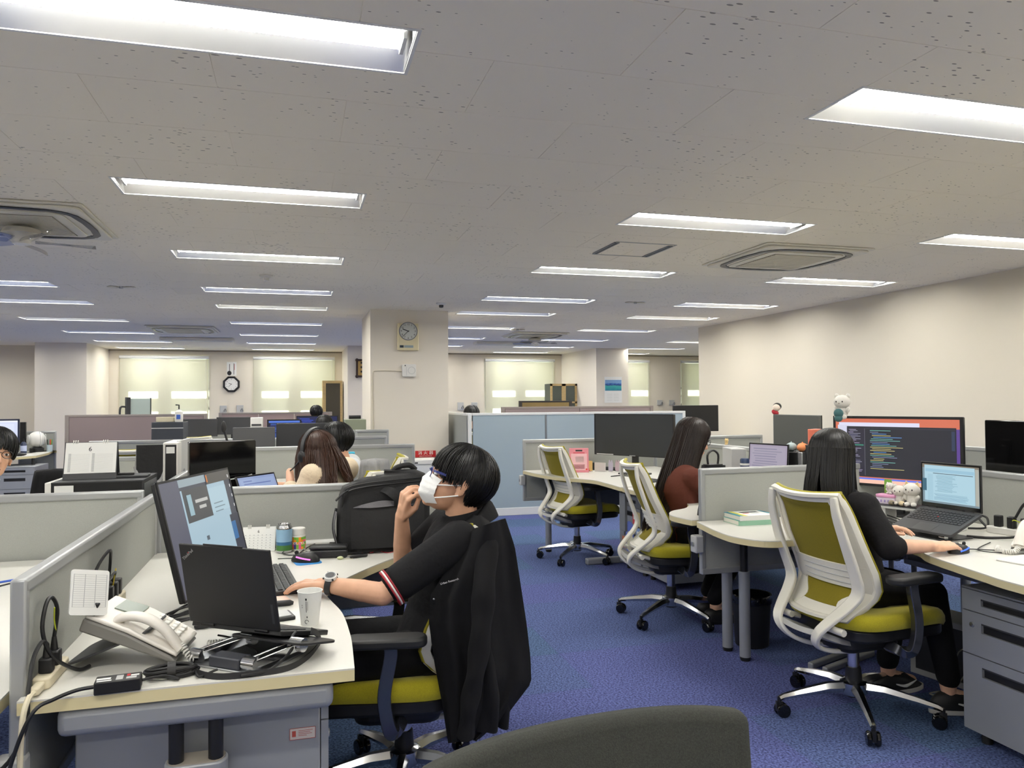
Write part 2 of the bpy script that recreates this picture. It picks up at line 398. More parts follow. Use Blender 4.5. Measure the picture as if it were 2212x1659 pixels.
# ------------------------------------------------------------------ recessed ceiling lights
M_LAMP = mat('lit lamp bar', (255,253,246), .4, emit=LAMP)
M_REFL = mat('bright reflector', (238,238,238), .3, metal=.92)
def light_proto():
    t = thing('ceiling_light', 'x', 'light', (0,0,ZC))
    hx, hy = LL/2, LWD/2
    fr = MB()
    for s in (-1, 1):
        fr.bb((-hx-.012, s*hy, -.006), (hx+.012, s*(hy+.012), 0)); fr.bb((s*hx, -hy, -.006), (s*(hx+.012), hy, 0))
    fr.obj('frame', M_WMETAL, t, smooth=False)
    rf = MB()
    for s in (-1, 1):
        y0, y1 = s*hy, s*.062; d = .004*s
        rf.add([(-hx,y0,-.002),(hx,y0,-.002),(hx,y1,.075),(-hx,y1,.075),(-hx,y0+d,.002),(hx,y0+d,.002),(hx,y1+d,.079),(-hx,y1+d,.079)],
               [(0,1,2,3)if s<0 else(3,2,1,0),(4,5,6,7)[::-1]if s<0 else(4,5,6,7),(0,4,5,1),(1,5,6,2),(2,6,7,3),(3,7,4,0)])
    rf.bb((-hx,-.066,.077), (hx,.066,.081)); rf.obj('reflector', M_REFL, t, smooth=False)
    for s in (-1, 1): MB().bb((s*hx,-hy,-.002), (s*(hx-.003),hy,.08)).obj('end_plate', M_REFL, t, smooth=False)
    lb = MB(); n = 8; P = [(.066*math.cos(PI*k/n), -.034*math.sin(PI*k/n)) for k in range(n+1)]
    a = hx - .03; vs = [(-a, y, .05+z) for y, z in P] + [(a, y, .05+z) for y, z in P]; m = n+1
    lb.add(vs, [(k, k+1, m+k+1, m+k)[::-1] for k in range(n)] + [tuple(range(m)), tuple(range(m, 2*m))[::-1], (0, n, 2*m-1, m)])
    lb.obj('lamp_bar', M_LAMP, t)
    for s in (-1, 1): MB().bb((s*a, -.06, .015), (s*(a+.012), .06, .077)).obj('lamp_holder', M_WMETAL, t, smooth=False)
    return t
_p = light_proto(); _first = True
ORD = ['nearest', 'second', 'third', 'fourth', 'fifth', 'sixth', 'seventh', 'eighth', 'ninth']
CN = {'a': 'leftmost column of lights', 'b': 'column of lights left of the clock pillar', 'c': 'column of lights passing right of the clock pillar', 'd': 'column of lights beside the bare right wall', 'e': 'far right column beyond the wall corner', 'z': 'column outside the left of the picture'}
cnt = {}
for k, x, y in LIGHTS:
    o = _p if _first else copy_tree(_p); _first = False
    o.location = (x, y, ZC)
    seen = (k == 'a' and y > 7) or (k in 'bc' and y > 2.3) or (k == 'd' and y > 4.2) or (k == 'e' and y > 11)
    if seen:
        i = cnt.get(k, 0); cnt[k] = i + 1
        o['label'] = 'lit recessed ceiling light, %s in the %s' % (ORD[i], CN[k]); o['group'] = 'lit recessed ceiling lights'
    else:
        o['label'] = 'lit recessed ceiling light added out of view for even lighting'; o['group'] = 'ceiling lights added for even lighting'  # unseen fixtures added to even out the room's illumination
# ================================================================== ceiling equipment
M_ACW = mat('air conditioner casing', (226,222,210), .5)
M_SLOT = mat('dark louvre', (30,36,48), .4)
def ac_unit(label, x, y):
    t = thing('air_conditioner', label, 'air conditioner', (x, y, ZC-.004), 0, 'ceiling cassette air conditioners')
    # bevelled square panel
    pn = MB(); o = rr(.95, .95, .02, 3); i = rr(.80, .80, .10, 5)
    pn.prism(rr(.95,.95,.02,3), -.012, .0, 0, 0); pn.prism(rr(.90,.90,.05,4), -.03, -.012, 0, 0)
    pn.obj('panel', M_ACW, t, bevel=.006)
    for k in range(4):
        a = k*PI/2; lv = MB(); R = Matrix.Rotation(a, 4, 'Z')
        P = [(-.27,.39,-.034), (-.1,.405,-.036), (.1,.405,-.036), (.27,.39,-.034)]
        P = [(-.36,.30,-.032), (-.33,.355,-.033), (-.27,.385,-.034)] + P[1:3] + [(.27,.385,-.034), (.33,.355,-.033), (.36,.30,-.032)]
        lv.strip([R @ Vector(p) for p in P], .004, .042, ref=(0,0,1)); lv.obj('louvre', M_SLOT, t)
    pl = MB().prism(rr(.66,.66,.07,5), -.04, -.03, 0, 0); pl.obj('inner_panel', M_ACW, t, bevel=.004)
    g = MB().bb((-.27,-.27,-.043), (.27,.27,-.04)).obj('grille', mat('grille shade', (150,146,132), .7), t, smooth=False)
    sm = MB().bb((-.265,-.004,-.047), (.265,.004,-.043)).mesh('slat', M_ACW)
    for k in range(22):
        s = bpy.data.objects.new('slat', sm); COL.objects.link(s); s.parent = g; s.location = (0, -.26 + k*.0248, 0)
    return t
ac_unit('ceiling cassette air conditioner above the bare right wall side', 3.77, 5.245)
ac_unit('large ceiling cassette air conditioner cut off at the left edge, with fan', -1.65, 5.28)
ac_unit('small far cassette air conditioner in the left half of the ceiling', -1.66, 12.55)
ac_unit('far cassette air conditioner with fan right of the clock pillar', 3.95, 12.45)
M_BLADE = clear_glass('translucent fan blade', (236,236,236), .3)
def fan(label, x, y, rz):
    t = thing('ceiling_fan', label, 'fan', (x, y, ZC-.056), rz, 'propeller fans under air conditioners')
    MB().lathe([(.05,0),(.10,-.02),(.11,-.05),(.06,-.085)], 20).obj('motor', M_ACW, t)
    MB().lathe([(.05,-.085),(.05,-.11),(.03,-.115)], 16).obj('cap', M_WHITE, t)
    for k in range(5):
        a = 2*PI*k/5; R = Matrix.Rotation(a, 3, 'Z')
        def fn(u, v, R=R): return R @ Vector((.07 + .33*u, (v-.5)*(.05 + .07*math.sin(PI*min(1,u*.9+.1))) , -.09 + (v-.5)*.03))
        MB().grid(fn, 8, 4, thick=.003).obj('blade', M_BLADE, t)
    return t
fan('translucent five blade fan under the large air conditioner at left edge', -1.62, 5.28, .3)
fan('small five blade fan under the far air conditioner right of the pillar', 3.95, 12.45, 0)
def disc(name, label, cat, u, v, r, parts, group=None):
    p = atz(u, v, ZC); t = thing(name, label, cat, (p.x, p.y, ZC-.003), 0, group)
    MB().lathe([(r,0),(r,-.012),(r*.75,-.022),(r*.4,-.024)], 20).obj('base', M_WHITE, t)
    MB().lathe([(r*.45,-.024),(r*.42,-.05),(r*.25,-.055)], 16).obj('sensor_head', M_WHITE if parts == 0 else M_DARK, t)
disc('smoke_detector', 'white smoke detector above the row of left monitors', 'smoke detector', 575, 594, .06, 0, 'smoke detectors')
disc('smoke_detector', 'smoke detector with dark head just in front of clock pillar', 'smoke detector', 953, 654, .06, 1, 'smoke detectors')
for u, v, nm in ((262,618,'in the left part of the ceiling'), (1372,652,'right of the clock pillar'), (1118,711,'near the far fan')):
    p = atz(u, v, ZC); t = thing('ceiling_hook_plate', 'small pale double hook plate ' + nm, 'hook', (p.x, p.y, ZC-.003), 0, 'ceiling hook plates')
    for s in (-1, 1): MB().ell((s*.07, 0, -.01), (.06, .03, .012)).obj('wing', M_ACW, t)
    MB().lathe([(.02,0),(.02,-.02)], 10).obj('screw', M_GREYPL, t)
for (a, b), nm in ((((1285,546),(1333,522)), 'left'), (((1392,553),(1448,530)), 'right')):
    p, q = atz(*a, ZC), atz(*b, ZC); c = (p+q)/2; L = (p-q).length
    t = thing('slot_diffuser', 'dark narrow slot air outlet, %s one of the pair near right air conditioner' % nm, 'air vent', (c.x, c.y, ZC-.004), math.atan2((q-p).y, (q-p).x), 'slot air outlets')
    MB().bb((-L/2,-.02,-.006), (L/2,.02,0)).obj('frame', M_STEELD, t, smooth=False); MB().bb((-L/2+.01,-.008,-.008), (L/2-.01,.008,-.006)).obj('slot', M_DARK, t, smooth=False)
for (a, b), nm in ((((340,727),(510,733)), 'left of the clock pillar'), (((1030,737),(1150,741)), 'right of the clock pillar')):
    p, q = atz(*a, ZC), atz(*b, ZC)
    t = thing('unlit_ceiling_panel', 'unlit pale box shaped ceiling fixture far ' + nm, 'light', ((p.x+q.x)/2, (p.y+q.y)/2, ZC-.004), 0, 'unlit ceiling fixtures')
    MB().bb((-.6,-.15,-.05), (.6,.15,0)).obj('casing', M_ACW, t, bevel=.01); MB().bb((-.57,-.12,-.054), (.57,.12,-.05)).obj('diffuser', mat('unlit diffuser', (206,204,194), .5), t, smooth=False)
# dark scuffs and the hatch outline in the ceiling
hp = atz(1340, 600-60, ZC)
hh = thing('ceiling_hatch', 'square access hatch outlined in the ceiling between slot outlets', 'hatch', (atz(1368,538,ZC).x, atz(1368,538,ZC).y, ZC-.004))
for a, b in (((-.24,-.24),(.24,-.234)), ((-.24,.234),(.24,.24)), ((-.24,-.24),(-.234,.24)), ((.234,-.24),(.24,.24))):
    MB().bb((a[0],a[1],-.004), (b[0],b[1],0)).obj('rim', M_GREYPL, hh, smooth=False)

# ================================================================== things on the far walls and pillars
PY = 9.45
def face_box(u0, u1, v0, v1, y): a, b = aty(u0, v1, y), aty(u1, v0, y); return a.x, b.x, a.z, b.z
# clock on the pillar
x0, x1, z0, z1 = face_box(858, 903, 700, 757, PY); cx, cz = (x0+x1)/2, (z0+z1)/2; w, h = x1-x0, z1-z0
t = thing('wall_clock', 'rectangular cream wall clock high on the wide pillar', 'clock', (cx, PY, cz), 0, 'wall clocks')
M_CLOCKB = mat('clock casing', (226,214,176), .45)
MB().bb((-w/2,-.05,-h/2), (w/2,-.001,h/2)).obj('case', M_CLOCKB, t, bevel=.008)
RX90 = (PI/2, 0, 0); FR = Matrix.Rotation(PI/2, 4, 'X')
MB().lathe([(.44*w,0),(.44*w,.006),(.40*w,.006),(.40*w,.0)], 40, M=Matrix.Translation((0,-.05,.07)) @ FR, caps=False).obj('ring', M_STEELD, t)
MB().lathe([(.40*w,0),(.40*w,.002)], 40, M=Matrix.Translation((0,-.05,.07)) @ FR).obj('dial', mat('dial grey', (205,207,202), .5), t)
for k in range(12):
    a = k*PI/6; text(str(k if k else 12), .034, M_INK, t, (math.sin(a)*.33*w, -.0535, .07 + math.cos(a)*.33*w), RX90, 'numeral', 'CENTER')
def hand(par, c, L, wd, ang, y, m=M_INK):
    R = Matrix.Translation((c[0], y, c[1])) @ Matrix.Rotation(ang, 4, 'Y')
    MB().bb((-wd/2,-.001,-L*.15), (wd/2,.001,L)).obj('clock_hand', m, par, smooth=False).matrix_local = R
hand(t, (0,.07), .075, .010, math.radians(291), -.055); hand(t, (0,.07), .10, .006, math.radians(226), -.057)
MB().bb((-.4*w,-.053,-.135), (-.22*w,-.05,-.105)).obj('logo_plate', mat('navy plate', (38,52,68), .4), t, smooth=False)
MB().bb((-.2*w,-.053,-.135), (.24*w,-.05,-.105)).obj('maker_plate', mat('grey blue plate', (150,165,172), .4), t, smooth=False)
# router box with its cable
x0, x1, z0, z1 = face_box(868, 898, 787, 814, PY); w, h = x1-x0, z1-z0
t = thing('wireless_router', 'white square wireless access box below the pillar clock', 'router', ((x0+x1)/2, PY, (z0+z1)/2))
MB().prism([(a, b) for a, b in rr(w, h, .015, 4)], 0, .04, 0, 0).obj('body', M_WHITE, t, rot=RX90, bevel=.005)
MB().lathe([(.045,0),(.045,.001),(.041,.001),(.041,0)], 24, M=Matrix.Translation((.03,-.0405,0)) @ FR, caps=False).obj('ring', M_GREYPL, t)
MB().bb((-.035,-.0412,-h*.4), (-.032,-.04,h*.3)).obj('groove', M_GREYPL, t, smooth=False)
MB().lathe([(.008,0),(.008,.0015)], 12, M=Matrix.Translation((-.05,-.0405,.06)) @ FR).obj('dot', M_DARK, t)
pts = [aty(868,802,PY), aty(845,801,PY), aty(815,801,PY), aty(806,806,PY), aty(805,840,PY), aty(806,890,PY), aty(808,950,PY), aty(810,1000,PY)]
cb = MB().tube(spline([p + V(0,-.008,0) for p in pts], 5), .005, 6).obj('router_cable', mat('beige cable', (206,196,176), .6), None)
tag(cb, 'thin beige cable stapled down the pillar edge from the router', 'cable')
# octagonal clock, poster, switch plates on the back wall
c = aty(500, 830, BY); R8 = .185
t = thing('octagonal_clock', 'black octagonal wall clock between the two left windows', 'clock', (c.x, BY, c.z), 0, 'wall clocks')
MB().lathe([(R8,0),(R8,.04),(R8*.8,.045),(R8*.74,.03)], 8, M=FR @ Matrix.Rotation(PI/8, 4, 'Z')).obj('frame', M_BLACK, t, bevel=.008)
MB().lathe([(R8*.74,.0),(R8*.74,.034)], 32, M=FR).obj('dial', M_PAPER, t)
for k in range(12):
    a = k*PI/6; text(str(k if k else 12), .032, M_INK, t, (math.sin(a)*.57*R8, -.0362, math.cos(a)*.57*R8), RX90, 'numeral', 'CENTER')
hand(t, (0,0), .06, .009, math.radians(291), -.0375); hand(t, (0,0), .085, .006, math.radians(226), -.039)
x0, x1, z0, z1 = face_box(490, 511, 782, 812, BY); w, h = x1-x0, z1-z0
t = thing('wall_poster', 'small white notice with brush writing above the octagonal clock', 'poster', ((x0+x1)/2, BY, (z0+z1)/2))
MB().bb((-w/2,-.003,-h/2), (w/2,-.0005,h/2)).obj('sheet', M_PAPER, t, smooth=False)
for i, (a, hh_, m) in enumerate(((-.22, .7, M_INK), (.22, .8, M_INK))):
    MB().bb((a*w-.006,-.0036,-h*.40), (a*w+.006,-.003,h*hh_*.5)).obj('brush_line', m, t, smooth=False)
MB().ell((-.24*w, -.004, -.30*h), (.045, .0015, .05)).obj('brush_mark', M_INK, t)
MB().bb((.28*w,-.0036,-.02), (.32*w,-.003,h*.36)).obj('red_line', M_RED, t, smooth=False)
for i, (u0, u1, v0, v1, nm) in enumerate(((475,490,876,892,'left one under the octagonal clock'), (511,526,875,892,'right one under the octagonal clock'), (988,1001,869,886,'left one above the blue partition'), (1018,1031,869,886,'right one above the blue partition'), (1419,1430,864,875,'left one right of the sea calendar pillar'), (1445,1456,864,875,'right one right of the sea calendar pillar'))):
    x0, x1, z0, z1 = face_box(u0, u1, v0, v1, BY); w, h = x1-x0, z1-z0
    t = thing('wall_control_plate', 'grey wall control plate with a loop handle, ' + nm, 'control', ((x0+x1)/2, BY, (z0+z1)/2), 0, 'wall control plates')
    MB().bb((-w/2,-.03,-h/2), (w/2,-.001,h/2)).obj('plate', M_GREYPL, t, bevel=.006)
    MB().tube(spline([(.02,-.03,-.05), (.02,-.06,-.03), (.045,-.06,.01), (.06,-.06,-.03), (.06,-.03,-.05)], 4), .008, 6).obj('handle', M_STEELD, t)
# framed certificate on the far pillar, cabinets, calendar
x0, x1, z0, z1 = face_box(771, 799, 778, 813, 15.7); w, h = x1-x0, z1-z0
t = thing('framed_certificate', 'gold certificate in a dark ornate frame beside the wide pillar', 'picture', ((x0+x1)/2, 15.7, (z0+z1)/2))
fm = MB()
for s in (-1, 1): fm.bb((-w/2,-.04,s*h/2-.02), (w/2,-.001,s*h/2+.02)); fm.bb((s*w/2-.02,-.04,-h/2), (s*w/2+.02,-.001,h/2))
for a in (-1, 1):
    for b in (-1, 1): fm.ell((a*w/2, -.02, b*h/2), (.035, .025, .035))
fm.obj('frame', mat('dark brown wood', (52,34,28), .4), t, bevel=.004)
MB().bb((-w/2,-.02,-h/2), (w/2,-.005,h/2)).obj('sheet', mat('gold paper', (200,164,96), .6), t, smooth=False)
for i in range(3): MB().bb((-w*.22,-.022,.09-i*.09), (-w*.06,-.02,.13-i*.09)).obj('character', M_INK, t, smooth=False)
x0, x1, z0, z1 = face_box(1306, 1343, 814, 870, 15.4); w, h = x1-x0, z1-z0
t = thing('wall_calendar', 'wall calendar with a turquoise sea photograph on the pillar', 'calendar', ((x0+x1)/2, 15.4, (z0+z1)/2))
MB().bb((-w/2,-.006,-h/2), (w/2,-.001,h/2)).obj('sheet', M_PAPER, t, smooth=False)
def sea():
    m = mat('printed sea photograph', (30,90,160), .5); nt = m.node_tree; b = nt.nodes['Principled BSDF']
    tc = nt.nodes.new('ShaderNodeTexCoord'); n = nt.nodes.new('ShaderNodeTexNoise'); n.inputs['Scale'].default_value = 5; n.inputs['Distortion'].default_value = .6
    sp = nt.nodes.new('ShaderNodeSeparateXYZ'); nt.links.new(tc.outputs['Generated'], sp.inputs[0]); nt.links.new(tc.outputs['Generated'], n.inputs['Vector'])
    ad = nt.nodes.new('ShaderNodeMath'); ad.operation = 'MULTIPLY_ADD'; ad.inputs[1].default_value = .35; nt.links.new(n.outputs['Fac'], ad.inputs[0]); nt.links.new(sp.outputs['Z'], ad.inputs[2])
    r = nt.nodes.new('ShaderNodeValToRGB'); e = r.color_ramp.elements; e[0].position = .2; e[0].color = lin((24,120,150)); e[1].position = 1.2/1.35; e[1].color = lin((120,160,205))
    for p, cc in ((.45,(40,160,165)), (.62,(60,170,170)), (.70,(22,60,120)), (.78,(30,80,160)), (.84,(60,120,190))): q = r.color_ramp.elements.new(p); q.color = lin(cc)
    nt.links.new(ad.outputs[0], r.inputs[0]); nt.links.new(r.outputs[0], b.inputs['Base Color']); return m
MB().bb((-w*.47,-.008,-.02), (w*.47,-.006,h*.38)).obj('picture', sea(), t, smooth=False)
for i in range(5):
    for j in range(2): MB().bb((-w*.36+j*w*.38,-.0068,-.10-i*.035), (-w*.06+j*w*.38,-.006,-.097-i*.035)).obj('date_line', M_GREYPL, t, smooth=False)
# glass cabinet
x0, x1, z0, z1 = face_box(1228, 1256, 829, 884, 16.6); w = .65
t = thing('glass_cabinet', 'narrow wooden cabinet with glass doors beside the calendar pillar', 'cabinet', (x0-.12, 16.6, 0), 0)
M_WOOD = mat('pale wood', (196,170,118), .5, noise=.12, nscale=6, stretch=(1,1,12))
Hh = z1
MB().bb((-w/2,0,0), (w/2,.4,Hh)).obj('body', mat('cabinet inside', (60,66,60), .6), t, smooth=False)
for s in (-1, 1):
    d = MB()
    x_a, x_b = (-w/2, 0) if s < 0 else (0, w/2)
    for a, b in (((x_a,0),(x_a+.05,Hh)), ((x_b-.05,0),(x_b,Hh)), ((x_a,Hh-.05),(x_b,Hh)), ((x_a,Hh-.45),(x_b,Hh-.41)), ((x_a,0),(x_b,.06))): d.bb((a[0],-.025,a[1]), (b[0],-.001,b[1]))
    dd = d.obj('door', M_WOOD, t, smooth=False); MB().bb((x_a+.05,-.012,.06), (x_b-.05,-.008,Hh-.05)).obj('pane', M_GLASS, dd, smooth=False)
x0, x1, z0, z1 = face_box(735, 749, 822, 900, 16.9)
t = thing('tall_cabinet', 'tall wooden glass cabinet edge left of the far pillar', 'cabinet', (.67, 17.0, 0))
MB().bb((-.12,0,0), (.3,.4,z1)).obj('body', M_WOOD, t, smooth=False)
for za, zb in ((.9, z1-.06), (.06, .84)): MB().bb((-.05,-.01,za), (.25,-.001,zb)).obj('pane', mat('dark pane', (70,66,56), .2), t, smooth=False)
# fire extinguisher sign and box at the foot of the pillar
x0, x1, z0, z1 = face_box(897, 941, 973, 988, PY); w, h = x1-x0, z1-z0
t = thing('fire_extinguisher_sign', 'red fire extinguisher sign on the wide pillar behind the masked man', 'sign', ((x0+x1)/2, PY, (z0+z1)/2))
MB().bb((-w/2,-.012,-h/2), (w/2,-.001,h/2)).obj('board', M_RED, t, smooth=False)
text('消 火 器', h*.62, M_PAPER, t, (0,-.0125,h*.14), RX90, 'lettering', 'CENTER', sx=1.1)
text('FIRE EXTINGUISHER', h*.2, M_PAPER, t, (0,-.0125,-h*.34), RX90, 'lettering', 'CENTER', sx=1.1)
x0, x1, z0, z1 = face_box(874, 945, 992, 1060, 9.0)
t = thing('document_shredder', 'white box shaped office machine below the red sign', 'machine', ((x0+x1)/2, 9.15, 0))
w = x1-x0
MB().bb((-w/2,-.15,.02), (w/2,.15,z1-.06)).obj('body', M_WMETAL, t, bevel=.01); MB().bb((-w/2-.01,-.16,z1-.06), (w/2+.01,.16,z1)).obj('lid', M_WHITE, t, bevel=.01)
MB().bb((-w*.36,-.1605,z1-.045), (-w*.1,-.16,z1-.03)).obj('mark', M_INK, t, smooth=False)
MB().lathe([(.05,0),(.05,.05),(.03,.06)], 16, c=(-w*.3,0,z1)).obj('cap', M_WHITE, t)
# ================================================================== partitions
def partition(label, p0, p1, z0=.42, z1=.985, fab=M_FABRIC, rail=M_RAIL, group='grey desk partitions', name='desk_partition', th=.034, n=1, feet=True):
    p0, p1 = Vector(p0), Vector(p1); d = p1 - p0; L = d.length
    t = thing(name, label, 'partition', (p0.x, p0.y, 0), math.atan2(d.y, d.x), group)
    for i in range(n):
        a, b = L*i/n, L*(i+1)/n
        MB().bb((a+.028,-th*.32,z0+.03), (b-.028,th*.32,z1-.032)).obj('panel', fab, t, smooth=False)
        MB().bb((a+.004,-th/2,z1-.034), (b-.004,th/2,z1)).obj('top_rail', rail, t, bevel=.008)
        MB().bb((a+.004,-th/2,z0), (b-.004,th/2,z0+.032)).obj('bottom_rail', rail, t, bevel=.004)
        for x in (a+.015, b-.015): MB().bb((x-.013,-th/2+.001,z0), (x+.013,th/2-.001,z1-.001)).obj('post', rail, t, bevel=.005)
    if feet:
        for x in (.06, L-.06): MB().tube([(x,0,0),(x,0,z0+.02)], .014, 10).obj('foot', M_STEELD, t)
    return t
SPX = -.578
partition('grey partition running away from the viewer left of the curved desk', (SPX,1.875), (SPX,3.50), z1=.972)
partition('grey cross partition behind the black bag and the masked man', (SPX,3.53), (.78,3.53))
partition('grey cross partition at the left edge in front of the black computer case', (-1.95,3.53), (SPX-.04,3.53))
partition('grey partition left of the woman with the headset, partly behind a monitor', (SPX,3.56), (SPX,6.62))
partition('grey cross partition behind the woman with the headset', (SPX,6.65), (1.0,6.65))
partition('grey cross partition behind the desk calendar and the yellow chair', (aty(238,975,6.12).x,6.12), (SPX-.04,6.12), z1=.965)
partition('low grey partition under the dark monitors far left', (aty(192,945,8.35).x,8.35), (.95,8.35), n=2)
partition('far grey partition with the white hook in front of mauve screens', (-1.5,10.6), (.8,10.6), n=2)
partition('short grey partition beside the clock pillar under the green box', (.25,8.75), (1.02,8.75), z1=1.04, n=2)
partition('grey partition with a top rail in front of the fan on the far left desk', (aty(40,940,11.75).x,11.75), (aty(122,940,11.75).x,11.75), z1=.985)
# right cluster
RSX = 3.32
partition('grey partition with a raised rail beside the books on the right desk', (2.03,3.57), (RSX,3.57), z0=.44, z1=.992, feet=False)
partition('grey partition behind the wide monitor and laptop at the right edge', (RSX,1.2), (RSX,3.55), z1=.99)
partition('grey partition behind the woman in brown', (RSX,3.60), (RSX,6.62), z1=.99)
partition('grey cross partition behind the dark wide monitor and pink card', (1.99,6.66), (RSX,6.66), z0=.44, z1=1.0, feet=False)
partition('grey cross partition continuing right of the dark wide monitor', (RSX+.04,6.66), (4.5,6.66), z1=1.0)
partition('far grey partition low against the bare right wall', (4.75,1.0), (4.75,6.6), z1=1.0, n=3)
# pale blue room divider
bp = thing('room_divider', 'tall pale blue divider panels with white frames across the aisle', 'partition', (1.98,8.7,0))
for i, (a, b) in enumerate(((0,.91), (.91,1.83), (1.83,2.76))):
    MB().bb((a+.012,-.015,.09), (b-.012,.015,1.185)).obj('panel', M_BLUEP, bp, smooth=False)
    MB().bb((a,-.02,1.185), (b,.02,1.215)).obj('top_rail', M_WMETAL, bp, bevel=.004); MB().bb((a,-.02,.0), (b,.02,.09)).obj('bottom_rail', M_WMETAL, bp, bevel=.004)
    MB().bb((b-.008,-.017,.09), (b+.008,.017,1.185)).obj('joint_strip', M_STEELD, bp, smooth=False)
for x in (-.02, 2.76): MB().bb((x-.025,-.022,0), (x+.015,.022,1.215)).obj('post', M_WMETAL, bp, bevel=.004)
be = thing('room_divider', 'narrow grey end panel of the blue divider beside the clock pillar', 'partition', (1.94,8.74,0), PI/2)
MB().bb((0,-.015,.09), (1.2,.015,1.185)).obj('panel', mat('grey blue end panel', (150,154,152), .6), be, smooth=False)
MB().bb((0,-.02,1.185), (1.2,.02,1.215)).obj('top_rail', M_WMETAL, be, bevel=.004); MB().bb((0,-.02,0), (1.2,.02,.09)).obj('bottom_rail', M_WMETAL, be, bevel=.004)
# mauve screens far left, brown screens
def screens(label, p0, p1, z1, m, edge, n, name='screen_partition'):
    p0, p1 = Vector(p0), Vector(p1); d = p1-p0; L = d.length
    t = thing(name, label, 'partition', (p0.x,p0.y,0), math.atan2(d.y,d.x))
    for i in range(n):
        a, b = L*i/n, L*(i+1)/n
        MB().bb((a+.004,-.02,.05), (b-.004,.02,z1-.03)).obj('panel', m, t, smooth=False); MB().bb((a,-.024,z1-.03), (b,.024,z1)).obj('top_rail', edge, t, bevel=.003)
        MB().bb((a,-.024,0), (b,.024,.05)).obj('bottom_rail', edge, t, bevel=.003)
    for x in (-.025, L+.025): MB().bb((x-.025,-.026,0), (x+.025,.026,z1)).obj('post', edge, t, bevel=.003)
M_MEDGE = mat('taupe rail', (150,141,136), .5)
screens('mauve fabric screen partition standing beside the left pillar', (-3.05,11.9), (-1.3,11.9), 1.20, M_MAUVE, M_MEDGE, 1)
screens('long low mauve screen partition under the octagonal clock', (-1.2,13.6), (.55,13.6), 1.19, mat('pink mauve fabric', (168,148,146), .95), M_MEDGE, 3)
screens('taupe topped screen partition behind the pale blue divider', (2.9,10.6), (5.2,10.6), 1.27, M_MAUVE, mat('taupe cap', (142,131,126), .6), 2)
b0, b1 = aty(1127,880,12.5), aty(1229,880,12.5)
screens('olive brown low screen above the blue divider near the calendar', (b0.x,12.5), (b1.x,12.5), aty(1127,866,12.5).z, mat('olive brown board', (128,108,66), .7, noise=.15, nscale=2), mat('near black rail', (44,40,38), .5), 1)

# ================================================================== desks
def desk(label, outline, legs=(), beams=(), modesty=None, group='curved white office desks', zt=.72, back=0):
    c = Vector((sum(p[0] for p in outline)/len(outline), sum(p[1] for p in outline)/len(outline)))
    t = thing('office_desk', label, 'desk', (c.x, c.y, 0), 0, group)
    P = [(p[0]-c.x, p[1]-c.y) for p in outline]
    wt = MB().prism(P, zt-.004, zt).obj('worktop', M_TOP, t, smooth=False)
    eb = MB().prism(P, zt-.030, zt-.0042).obj('edge_band', M_EDGE, t, ang=30)
    for i, lg in enumerate(legs):
        x, y = lg[0]-c.x, lg[1]-c.y
        MB().tube([(x,y,.42),(x,y,zt-.03)], .020, 14).obj('inner_tube', M_BLACK, t)
        l = MB().tube([(x,y,.02),(x,y,.46)], .028, 18).obj('leg', M_STEEL, t)
        MB().lathe([(.024,0),(.028,.02)], 14, c=(x,y,0)).obj('glide', M_RUBBER, l)
    for a, b, w, h in beams:
        pa, pb = Vector((a[0]-c.x,a[1]-c.y,zt-.032-h/2)), Vector((b[0]-c.x,b[1]-c.y,zt-.032-h/2)); d = pb-pa
        MB().box((pa+pb)/2, (d.length, w, h), (0,0,math.atan2(d.y,d.x))).obj('frame_beam', M_STEEL, t, bevel=.018, seg=3)
    if modesty:
        for a, b, z0, z1 in modesty:
            pa, pb = Vector((a[0]-c.x,a[1]-c.y,(z0+z1)/2)), Vector((b[0]-c.x,b[1]-c.y,(z0+z1)/2)); d = pb-pa
            MB().box((pa+pb)/2, (d.length, .02, z1-z0), (0,0,math.atan2(d.y,d.x))).obj('modesty_panel', M_STEELD, t, bevel=.003)
    return t
def curve2(pts, n=5): return [(p.x, p.y) for p in spline([(a, b, 0) for a, b in pts], n)]
A_OUT = [(-.57,1.85), (.133,1.85)] + curve2([(.139,2.0),(.141,2.12),(.133,2.336),(.106,2.499),(.092,2.6),(.11,2.70),(.167,2.79),(.272,2.956),(.381,3.10),(.50,3.20),(.62,3.25),(.72,3.27)]) + [(.74,3.50), (-.57,3.50)]
dA = desk('curved white desk of the masked man, with the phone and laptop', A_OUT, legs=((.60,3.42),), beams=(((-.50,1.885),(.085,1.885),.05,.062), ((-.3,2.0),(-.3,3.4),.05,.05), ((.0,3.40),(.68,3.40),.05,.05)), modesty=(((.02,3.46),(.62,3.46),.44,.67),))
# column leg: two black inner tubes in a grey sleeve
cA = dA.location
for x in (-.262, -.178): MB().tube([(x-cA.x,1.885-cA.y,.40),(x-cA.x,1.885-cA.y,.635)], .0165, 14).obj('inner_tube', M_BLACK, dA)
MB().prism(rr(.135,.07,.03,5,-.22-cA.x,1.895-cA.y), .03, .535).obj('leg_sleeve', M_STEEL, dA, bevel=.004)
MB().prism(rr(.125,.06,.028,5,-.22-cA.x,1.895-cA.y), .5345, .538).obj('sleeve_cap', mat('warm grey plastic', (150,143,132), .5), dA)
MB().bb((-.5-cA.x,1.87-cA.y,.0), (.08-cA.x,1.92-cA.y,.035)).obj('foot', M_STEEL, dA, bevel=.01)
desk('white desk beyond the left partition, cut by the left edge', [(SPX-.03,1.72),(SPX-.03,3.50),(-1.9,3.50),(-1.9,3.2),(-1.45,3.05),(-1.3,2.6),(-1.28,1.72)], legs=((-1.8,3.42),))
